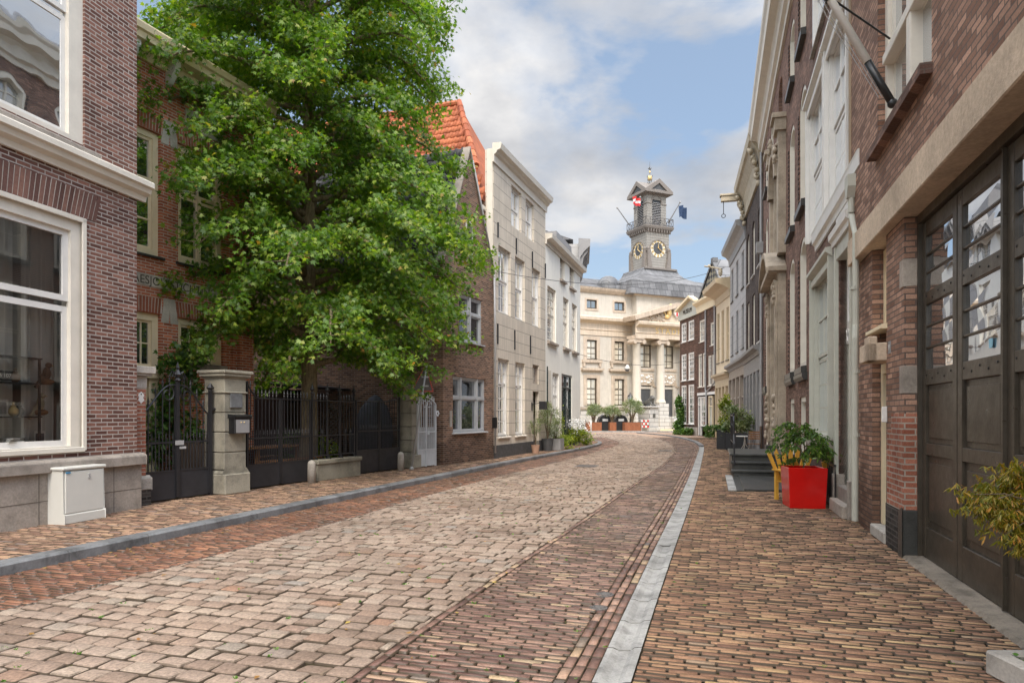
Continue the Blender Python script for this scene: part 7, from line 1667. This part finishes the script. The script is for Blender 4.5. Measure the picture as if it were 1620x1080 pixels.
m.tube([(0, 0, 0), (.02, 0, .4), (0, 0, .62)], [.014, .012, .01], 5)
for k in range(22):
    a = k*2.39; R0 = rr.uniform(.35, .72); h0 = rr.uniform(.15, .62); up_ = rr.uniform(.15, .55); last = None
    for q in range(13):
        t_ = q/12; p = Vector((R0*t_*math.cos(a), R0*t_*math.sin(a)*.8, h0+up_*math.sin(t_*2.2)*.6-.15*t_*t_)); 
        if last is not None: m.tube([last, p], .006*(1-t_*.6), 4, cap=False)
        last = p
        if q > 2:
            for s in range(9): Pp.append(p+Vector((rr.gauss(0, .03), rr.gauss(0, .03), rr.gauss(0, .02)))); Oo.append((math.cos(a+rr.choice((-1, 1))*.8), math.sin(a+rr.choice((-1, 1))*.8), -.5))
m.build('stem', M.bark2, sp_t); leafcloud('leaves', np.array([tuple(p) for p in Pp]), .075, M.leafDark, sp_t, LANCE, up=.4, out=np.array(Oo))
yc = thing('wooden_armchair', 'yellow wooden garden armchair with fan-shaped slats behind the red planter', 'chair', (ax_+.60, ay_+1.05, 0), ang+.3)
m = MB()
for k in range(7): a = (k-3)*.14; m.prism([(-.035+(k-3)*.07, .36), (.035+(k-3)*.07, .36), (.04+(k-3)*.07+math.sin(a)*.55, .95-abs(k-3)*.03), (-.0+(k-3)*.07+math.sin(a)*.55, 1.02-abs(k-3)*.03), (-.04+(k-3)*.07+math.sin(a)*.55, .95-abs(k-3)*.03)], .24+.0*k, .262, 'y')
m.build('backrest', M.woodyellow, yc); m = MB()
for k in range(6): m.box(-.28, .28, -.30+k*.09, -.22+k*.09, .34, .362)
m.build('seat', M.woodyellow, yc); m = MB()
for sx_ in (-.32, .26): m.box(sx_, sx_+.06, -.34, -.28, 0, .56); m.box(sx_, sx_+.06, .22, .28, 0, .56)
split(m.build('leg', M.woodyellow, yc)); m = MB()
for sx_ in (-.36, .24): m.box(sx_, sx_+.13, -.40, .30, .56, .585)
split(m.build('armrest', M.woodyellow, yc)); m = MB()
for sx_ in (-.3, .3):
    for k in range(5): a = (k-2)*.28; m.tube([(sx_, -.4, .57), (sx_+math.sin(a)*.14, -.42, .57+math.cos(a)*.22)], [.03, .014], 5)
    m.build('carved_hand', M.woodyellow, yc); m = MB()
pass
# yellow chair facing camera: tips show above the planter; iron grille beside the door
igx = Fac(RP(15.2), RP(10.25)); ig = igx.root('iron_grille', 'low black ornamental iron grille against the brick wall beside the red planter', 'grille'); m = MB(); xa_, xb_ = igx.x(1311, .06), igx.x(1321, .06)
m.box(xa_-.5, xb_, -.08, -.04, .72, .76); m.box(xa_-.5, xb_, -.08, -.04, .04, .08)
for k in range(7): xx = lerp(xa_-.5, xb_, k/6); m.tube([(xx, -.06, .05), (xx, -.06, .74)], .01, 5); m.tube([(xx+.05*math.cos(a), -.06, .4+.25*math.sin(a)) for a in [q*PI/4 for q in range(9)]], .01, 4)
m.build('frame', M.iron, ig)
# ---- foreground planter and japanese maple ------------------------------------------
x0_, y0_ = gp(1549, 1060); fpn = thing('stone_planter', 'low grey concrete planter with ground cover at the bottom right corner', 'planter', (x0_, y0_-.05, 0), .02)
m = MB(); W_, D_, H__ = 1.1, 1.1, .15
m.v = [(0,-D_,0),(W_,-D_,0),(W_,0,0),(0,0,0),(0,-D_,H__),(W_,-D_,H__),(W_,0,H__),(0,0,H__),(.1,-D_+.1,H__),(W_-.1,-D_+.1,H__),(W_-.1,-.1,H__),(.1,-.1,H__),(.1,-D_+.1,.08),(W_-.1,-D_+.1,.08),(W_-.1,-.1,.08),(.1,-.1,.08)]
m.f = [(3,2,1,0),(0,1,5,4),(1,2,6,5),(2,3,7,6),(3,0,4,7),(4,5,9,8),(5,6,10,9),(6,7,11,10),(7,4,8,11),(8,9,13,12),(9,10,14,13),(10,11,15,14),(11,8,12,15)]
m.build('body', M.bluestone2 if hasattr(M, 'bluestone2') else M.concrete, fpn, bevel=.012); m = MB(); m.box(.1, W_-.1, -D_+.1, -.1, .04, .12); m.build('soil', M.soil, fpn)
n = 1800; P_ = np.stack([RNG.uniform(.12, W_-.12, n), RNG.uniform(-D_+.12, -.12, n), RNG.uniform(.12, .175, n)], 1); gc = leafcloud('ground_cover', P_, .035, M.leafGround, None, OVAL, up=1.0); gc.location = fpn.location; gc.rotation_euler = fpn.rotation_euler; tag(gc, 'small bright green ground-cover leaves filling the concrete planter', 'ground cover', kind='stuff')
jm_ = thing('japanese_maple', 'feathery green and orange japanese maple reaching in from the right edge', 'tree', (x0_+.62, y0_-.42, .1)); bX, bY = x0_+.62, y0_-.42
def J(u, v, Y): return Vector(((u-CU)/F_PX*Y-bX, Y-bY, CH-(v-HOR)/F_PX*Y-.1))
m = MB(); top = Vector((.05, .1, 1.15)); m.tube([(0, 0, 0), (.03, .04, .4), (.0, .08, .8), tuple(top)], [.03, .026, .02, .012], 8); Pp = []; Oo = []; rr = random.Random(8)
targets = [(1530, 782, 4.2), (1545, 800, 4.15), (1560, 770, 4.3), (1580, 812, 4.1), (1595, 760, 4.25), (1610, 790, 4.1), (1570, 785, 4.35), (1540, 765, 4.3), (1615, 745, 4.2), (1590, 845, 4.0), (1610, 860, 4.0), (1640, 800, 4.1), (1660, 760, 4.0), (1650, 850, 3.9), (1600, 730, 4.2), (1555, 820, 4.15), (1700, 780, 3.8), (1575, 750, 4.3)]
for (u_, v_, Y_) in targets:
    e = J(u_, v_, Y_); s_ = Vector((0, .07, .55+.5*rr.random())); mid = s_.lerp(e, .5)+Vector((0, 0, .12)); ps = [s_, s_.lerp(mid, .5)+Vector((0, 0, .05)), mid, mid.lerp(e, .5)+Vector((0, 0, .04)), e]; m.tube(ps, [.009, .007, .006, .004, .002], 5, cap=False)
    dirv = (e-s_).normalized()
    for k in range(80):
        c_ = e-dirv*rr.random()*.22+Vector((rr.gauss(0, .055), rr.gauss(0, .06), rr.gauss(0, .028))); az = rr.random()*6.28
        for q in range(7): a = az+(q-3)*.38; Pp.append(tuple(c_)); Oo.append((math.cos(a), math.sin(a), -.55))
m.build('trunk', M.bark2, jm_, smooth=True)
FING = np.array([(0, 0), (.07, .25), (.045, .5), (.09, .62), (0, 1.0), (-.09, .62), (-.045, .5), (-.07, .25)])
leafcloud('crown', np.array(Pp), .048, M.leafJap, jm_, FING, up=1.4, out=np.array(Oo)*2.2)
# ================================================================== SQUARE FURNITURE
def olive(u, Y, wbox, label1, label2, h=1.0):
    x = (u-CU)/F_PX*Y; t_ = thing('corten_planter', label1, 'planter', (x, Y, .08), .12, None); m = MB(); m.box(-wbox, wbox, -.5, .5, 0, .85); m.build('body', M.corten, t_, bevel=.02); m = MB(); m.box(-wbox*.92, wbox*.92, -.46, .46, .85, .87); m.build('soil', M.soil, t_)
    o = thing('olive_tree', label2, 'tree', (x, Y, .9), 0, None); m = MB(); rr = random.Random(u)
    for k in range(5): a = k*1.3; m.tube([(0, 0, -.02), (.1*math.cos(a), .1*math.sin(a), .5*h), (.35*math.cos(a)*h, .3*math.sin(a), 1.1*h), (.7*math.cos(a)*h, .5*math.sin(a), 1.7*h)], [.11, .08, .05, .02], 6)
    m.build('trunk', M.bark2, o); leafcloud('crown', clump_pts(3200, (0, 0, 1.95*h), (1.3*h, 1.0*h, .9*h), nclump=26, cr=.32), .12, M.leafOlive, o, LANCE, up=.2)
olive(939, 68, .72, 'rusty steel planter box, leftmost before the town hall', 'gnarled olive tree in the leftmost rusty planter before the town hall', .62)
olive(968, 68, .33, 'rusty steel planter box, middle of the three before the town hall', 'upright olive tree in the middle rusty planter before the town hall', .62)
olive(1000, 67.6, .85, 'long rusty steel planter box nearest the lion statue', 'widest olive tree in the long planter nearest the lion statue', .78)
for i, (u, lb) in enumerate(((956, 'rounded black refuse container between the left and middle rusty planters'), (981, 'rounded black refuse container between the middle and long rusty planters'))):
    x = (u-CU)/F_PX*68.6; c_ = thing('refuse_container', lb, 'container', (x, 68.6, .08), .1, 'black refuse containers before the town hall'); m = MB(); m.prism([(-.6, 0), (-.6, 1.0), (-.45, 1.35), (-.1, 1.55), (.35, 1.45), (.6, 1.0), (.6, 0)], -.5, .5, 'y'); m.build('body', M.blackplastic, c_, bevel=.05); m = MB(); m.box(-.3, .25, -.53, -.5, .95, 1.2); m.build('hatch', M.whitemetal, c_)
def bike(x, y, rz, label):
    b_ = thing('bicycle', label, 'bicycle', (x, y, .08), rz, 'bicycles parked before the town hall')
    for wx in (-.52, .52):
        m = MB(); m.tube([(wx+.34*math.cos(a), 0, .35+.34*math.sin(a)) for a in [k*PI/8 for k in range(17)]], .025, 5); w_ = m.build('wheel', M.blackplastic, b_); m = MB()
        for k in range(6): a = k*PI/6; m.tube([(wx-.33*math.cos(a), 0, .35-.33*math.sin(a)), (wx+.33*math.cos(a), 0, .35+.33*math.sin(a))], .004, 3)
        m.build('spokes', M.steel, w_)
    m = MB(); m.tube([(-.52, 0, .35), (-.1, 0, .33), (-.22, 0, .85), (-.52, 0, .35)], .02, 5); m.tube([(-.1, 0, .33), (.38, 0, .8), (-.2, 0, .78)], .02, 5); m.tube([(.52, 0, .35), (.36, 0, 1.0)], .02, 5); m.build('frame', M.iron, b_)
    m = MB(); m.tube([(.2, -.25, 1.0), (.36, 0, 1.05), (.2, .25, 1.0)], .015, 5); m.build('handlebar', M.steel, b_); m = MB(); m.ball((-.25, 0, .92), .12, 8, 5, (1.1, .6, .35)); m.build('saddle', M.black, b_)
for i, lb in enumerate(('leftmost dark bicycle parked by the left rusty planter', 'second dark bicycle from the left by the left rusty planter', 'third dark bicycle tucked against the left rusty planter')): bike((921+i*4-CU)/F_PX*68.4, 68.4+.2*i, 1.1, lb)
bike((951-CU)/F_PX*70.2, 70.2, .2, 'dark bicycle standing behind the gap between left and middle planters')
# lion statue
lx, ly = (1026-CU)/F_PX*68.5, 68.6; ls = thing('lion_statue', 'bronze seated lion statue on a square pale stone pedestal before the portico', 'statue', (lx, ly, .08), math.radians(40))
m = MB(); m.box(-.85, .85, -.85, .85, 0, .35); m.box(-.72, .72, -.72, .72, .35, 2.3); m.box(-.86, .86, -.86, .86, 2.3, 2.45); m.build('pedestal', M.stadbase2 if hasattr(M, 'stadbase2') else M.stadbase, ls, bevel=.03)
m = MB(); m.box(-.2, .2, -.74, -.72, 1.3, 1.7); m.build('plaque', M.bronze, ls)
m = MB(); me_ = bpy.data.meshes.new('body')
V_ = [(0,.9,2.95), (0,.2,3.15), (0,-.5,3.45), (0,-.8,3.75), (0,-1.05,3.8), (0,-1.3,3.68), (-.32,1.0,2.7), (-.42,.6,2.6), (.32,1.0,2.7), (.42,.6,2.6), (-.28,-.75,3.0), (-.3,-1.0,2.62), (-.3,-1.35,2.58), (.28,-.75,3.0), (.3,-1.0,2.62), (.3,-1.35,2.58), (0,1.3,2.75), (-.5,1.4,2.62), (-.9,1.0,2.7)]
E_ = [(0,1),(1,2),(2,3),(3,4),(4,5),(0,6),(6,7),(0,8),(8,9),(2,10),(10,11),(11,12),(2,13),(13,14),(14,15),(0,16),(16,17),(17,18)]
me_.from_pydata(V_, E_, []); lo = bpy.data.objects.new('body', me_); COL.objects.link(lo); lo.parent = ls; lo.scale = (.6,)*3; lo.location = (0, 0, .98); me_.materials.append(M.bronze)
sk = lo.modifiers.new('skin', 'SKIN'); rad = [.42,.36,.42,.42,.34,.16,.26,.16,.26,.16,.19,.14,.15,.19,.14,.15,.08,.06,.1]
for i, v in enumerate(me_.skin_vertices[0].data): v.radius = (rad[i], rad[i]); v.use_root = (i == 0)
ss = lo.modifiers.new('sub', 'SUBSURF'); ss.levels = ss.render_levels = 2
m = MB(); rr = random.Random(2)
for k in range(60): a = rr.uniform(0, 2*PI); b_ = rr.uniform(-1, 1); m.ball((.42*math.cos(a), -.72-.15*b_, 3.62+.46*math.sin(a)), .12, 5, 4)
mn = m.build('mane', M.bronze, ls); mn.scale = (.6,)*3; mn.location = (0, 0, .98)
# lantern, barrier, hanging lamp, cables, bollard
def lantern(u, Y, zt, label):
    x = (u-CU)/F_PX*Y; l_ = thing('street_lamp', label, 'street lamp', (x, Y, .08)); m = MB(); m.lathe(0, 0, [(.14, 0), (.12, .5), (.06, .7), (.045, zt-.9)], 10); m.build('post', M.iron, l_); m = MB(); m.lathe(0, 0, [(.12, zt-.9), (.24, zt-.3), (.24, zt-.28)], 6); m.build('glass', M.whitemetal, l_); m = MB(); m.lathe(0, 0, [(.28, zt-.3), (.16, zt-.1), (.05, zt), (.02, zt+.15)], 6); m.build('cap', M.iron, l_)
    m = MB()
    for k in range(6): a = k*PI/3; m.tube([(.12*math.cos(a), .12*math.sin(a), zt-.9), (.25*math.cos(a), .25*math.sin(a), zt-.28)], .018, 4)
    m.build('lantern_frame', M.iron, l_)
lantern(997, 69.5, 3.75, 'classic black street lantern in front of the town hall')
x = (1020-CU)/F_PX*67.5; rb_ = thing('road_barrier', 'red and white folding road barrier before the lion pedestal', 'barrier', (x, 67.4, .08), .2)
m = MB()
for r in range(3):
    for c_ in range(4):
        if (r+c_) % 2: m.box(-.42+c_*.21, -.21+c_*.21, -.02, .0, .35+r*.28, .5+r*.28)
m.build('red_panel', M.red, rb_); m = MB()
for r in range(3):
    for c_ in range(4):
        if not (r+c_) % 2: m.box(-.42+c_*.21, -.21+c_*.21, -.02, .0, .35+r*.28, .5+r*.28)
m.build('white_panel', M.white, rb_); m = MB()
for sx_ in (-.42, .42): m.tube([(sx_, 0, 1.15), (sx_-.05, -.35, 0)], .02, 5); m.tube([(sx_, 0, 1.15), (sx_+.05, .35, 0)], .02, 5)
split(m.build('leg', M.steel, rb_))
x = (935-CU)/F_PX*66.5; bo = MB(); bo.lathe(0, 0, [(.07, 0), (.07, .9), (.05, .97), (.001, .98)], 10); o = bo.build('bollard', M.white, None, smooth=True); o.location = (x, 66.5, .08); tag(o, 'slim white bollard before the leftmost rusty planter', 'bollard')
def pt(u, v, Y): return Vector(((u-CU)/F_PX*Y, Y, CH-(v-HOR)/F_PX*Y))
def cable(label, A, B, sag, r=.012):
    m = MB(); m.tube([tuple(A.lerp(B, k/20)+Vector((0, 0, -4*sag*(k/20)*(1-k/20)))) for k in range(21)], r, 4); o = m.build('overhead_cable', M.iron); tag(o, label, 'cable')
A = pt(783, 429, 24.2); B = pt(1147, 423, 43.0); cable('thin overhead cable sagging from the stucco house across to the grey townhouse', A, B, .75)
A2 = pt(904, 556, 35.0); B2 = pt(1140, 551, 45.5); cable('lower overhead cable carrying a white hanging lamp between the houses', A2, B2, .9)
t_ = .315; hl_ = A2.lerp(B2, t_)+Vector((0, 0, -4*.9*t_*(1-t_))); hl = thing('hanging_lamp', 'white street lamp hanging from the lower overhead cable', 'street lamp', tuple(hl_)); m = MB(); m.lathe(0, 0, [(.03, -.02), (.10, -.1), (.17, -.22), (.17, -.30)], 12); m.build('shade', M.white, hl, smooth=True); m = MB(); m.ball((0, 0, -.33), .12, 10, 6, (1, 1, .8)); m.build('globe', M.steel, hl, smooth=True)
# buildings beyond, closing the side street behind the white house and behind the camera
# ------------------------------------------------------------------ sky, sun, camera
SKYK = .15
SUN_EL, SUN_AZ = math.radians(48), math.radians(184)      # azimuth clockwise from +Y: behind the camera
sv = Vector((math.sin(SUN_AZ)*math.cos(SUN_EL), math.cos(SUN_AZ)*math.cos(SUN_EL), math.sin(SUN_EL)))
w = bpy.data.worlds.new('World'); scene.world = w; w.use_nodes = True; nt = w.node_tree; nt.nodes.clear()
def wn(t, **k):
    n = nt.nodes.new(t)
    for a, b in k.items(): setattr(n, a, b)
    return n
def wm(op, a, b=None, c=None):
    nd = wn('ShaderNodeMath', operation=op)
    for i, x in enumerate((a, b, c)):
        if x is None: continue
        if isinstance(x, (int, float)): nd.inputs[i].default_value = x
        else: nt.links.new(x, nd.inputs[i])
    return nd.outputs[0]
out = wn('ShaderNodeOutputWorld'); bg = wn('ShaderNodeBackground'); nt.links.new(bg.outputs[0], out.inputs[0])
sky = wn('ShaderNodeTexSky', sky_type='NISHITA', sun_disc=False); sky.sun_elevation = SUN_EL; sky.sun_rotation = SUN_AZ
sky.air_density = 1.0; sky.dust_density = 1.2; sky.ozone_density = 1.6
tc = wn('ShaderNodeTexCoord'); sp = wn('ShaderNodeSeparateXYZ'); nt.links.new(tc.outputs['Generated'], sp.inputs[0])
zz = wm('ADD', wm('MAXIMUM', sp.outputs[2], 0.0), .30)
cb = wn('ShaderNodeCombineXYZ'); nt.links.new(wm('DIVIDE', sp.outputs[0], zz), cb.inputs[0]); nt.links.new(wm('DIVIDE', sp.outputs[1], zz), cb.inputs[1]); nt.links.new(wm('MULTIPLY', sp.outputs[2], 1.0), cb.inputs[2])
mp = wn('ShaderNodeMapping'); nt.links.new(cb.outputs[0], mp.inputs[0]); mp.inputs['Location'].default_value = (9.1, 6.6, .2); mp.inputs['Scale'].default_value = (1, .9, 1)
n1 = wn('ShaderNodeTexNoise'); nt.links.new(mp.outputs[0], n1.inputs['Vector']); n1.inputs['Scale'].default_value = 1.7; n1.inputs['Detail'].default_value = 9; n1.inputs['Roughness'].default_value = .52; n1.inputs['Distortion'].default_value = .25
n2 = wn('ShaderNodeTexNoise'); nt.links.new(mp.outputs[0], n2.inputs['Vector']); n2.inputs['Scale'].default_value = 2.2; n2.inputs['Detail'].default_value = 7; n2.inputs['Roughness'].default_value = .55
def wr(fac, stops):
    nd = wn('ShaderNodeValToRGB'); nt.links.new(fac, nd.inputs[0]); cr = nd.color_ramp
    while len(cr.elements) < len(stops): cr.elements.new(.5)
    for e, (p, c) in zip(cr.elements, stops): e.position = p; e.color = (*c, 1) if isinstance(c, tuple) else (c, c, c, 1)
    return nd.outputs[0]
cov = wr(n1.outputs[0], [(.47, 0), (.515, .65), (.59, 1)])
ccol = wr(n2.outputs[0], [(.36, (.42, .435, .47)), (.47, (.56, .57, .60)), (.58, (.76, .76, .77))])
skym = wn('ShaderNodeMix', data_type='RGBA', blend_type='MULTIPLY'); skym.inputs[0].default_value = 1; nt.links.new(sky.outputs[0], skym.inputs[6]); skym.inputs[7].default_value = (SKYK*1.0, SKYK*1.0, SKYK*1.0, 1)
# thin veil over the blue, whiter near the horizon
veil = wn('ShaderNodeMix', data_type='RGBA'); nt.links.new(wr(sp.outputs[2], [(0, .6), (.35, .3), (1, .1)]), veil.inputs[0]); nt.links.new(skym.outputs[2], veil.inputs[6]); veil.inputs[7].default_value = (.50, .60, .70, 1)
mx = wn('ShaderNodeMix', data_type='RGBA'); nt.links.new(cov, mx.inputs[0]); nt.links.new(veil.outputs[2], mx.inputs[6]); nt.links.new(ccol, mx.inputs[7])
# sky brighter towards the sun; unseen zenith boost added to light the facades
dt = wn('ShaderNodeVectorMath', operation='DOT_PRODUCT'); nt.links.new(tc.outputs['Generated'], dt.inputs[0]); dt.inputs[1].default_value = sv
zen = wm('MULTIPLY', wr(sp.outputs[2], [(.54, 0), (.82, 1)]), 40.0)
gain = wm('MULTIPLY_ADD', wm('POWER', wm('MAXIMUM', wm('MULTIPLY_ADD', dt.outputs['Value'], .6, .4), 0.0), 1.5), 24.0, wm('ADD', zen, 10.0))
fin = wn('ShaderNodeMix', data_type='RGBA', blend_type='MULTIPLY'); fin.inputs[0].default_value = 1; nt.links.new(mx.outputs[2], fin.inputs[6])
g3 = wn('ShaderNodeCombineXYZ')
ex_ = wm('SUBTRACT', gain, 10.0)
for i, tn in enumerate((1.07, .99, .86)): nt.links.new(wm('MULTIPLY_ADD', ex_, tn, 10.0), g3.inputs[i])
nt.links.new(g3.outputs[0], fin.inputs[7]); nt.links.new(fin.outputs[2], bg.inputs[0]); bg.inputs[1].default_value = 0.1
sd = bpy.data.lights.new('sun', 'SUN'); sd.energy = 2.35; sd.angle = math.radians(18); sd.color = (1, .94, .84)
so = bpy.data.objects.new('sun', sd); COL.objects.link(so); so.rotation_euler = sv.to_track_quat('Z', 'Y').to_euler()
cd = bpy.data.cameras.new('camera'); cam = bpy.data.objects.new('camera', cd); COL.objects.link(cam); scene.camera = cam
cam.location = (0, 0, CH); cam.rotation_euler = (PI/2, 0, 0); cd.lens = 24.0; cd.sensor_width = 36.0; cd.shift_y = (HOR-540)/1620; cd.clip_end = 2000; cd.clip_start = .05
scene.view_settings.view_transform = 'Standard'; scene.view_settings.look = 'None'; scene.view_settings.exposure = 0; scene.view_settings.gamma = 1
scene.cycles.max_bounces = 6; scene.cycles.transparent_max_bounces = 12; scene.cycles.diffuse_bounces = 3; scene.cycles.glossy_bounces = 3
scene.cycles.use_denoising = True
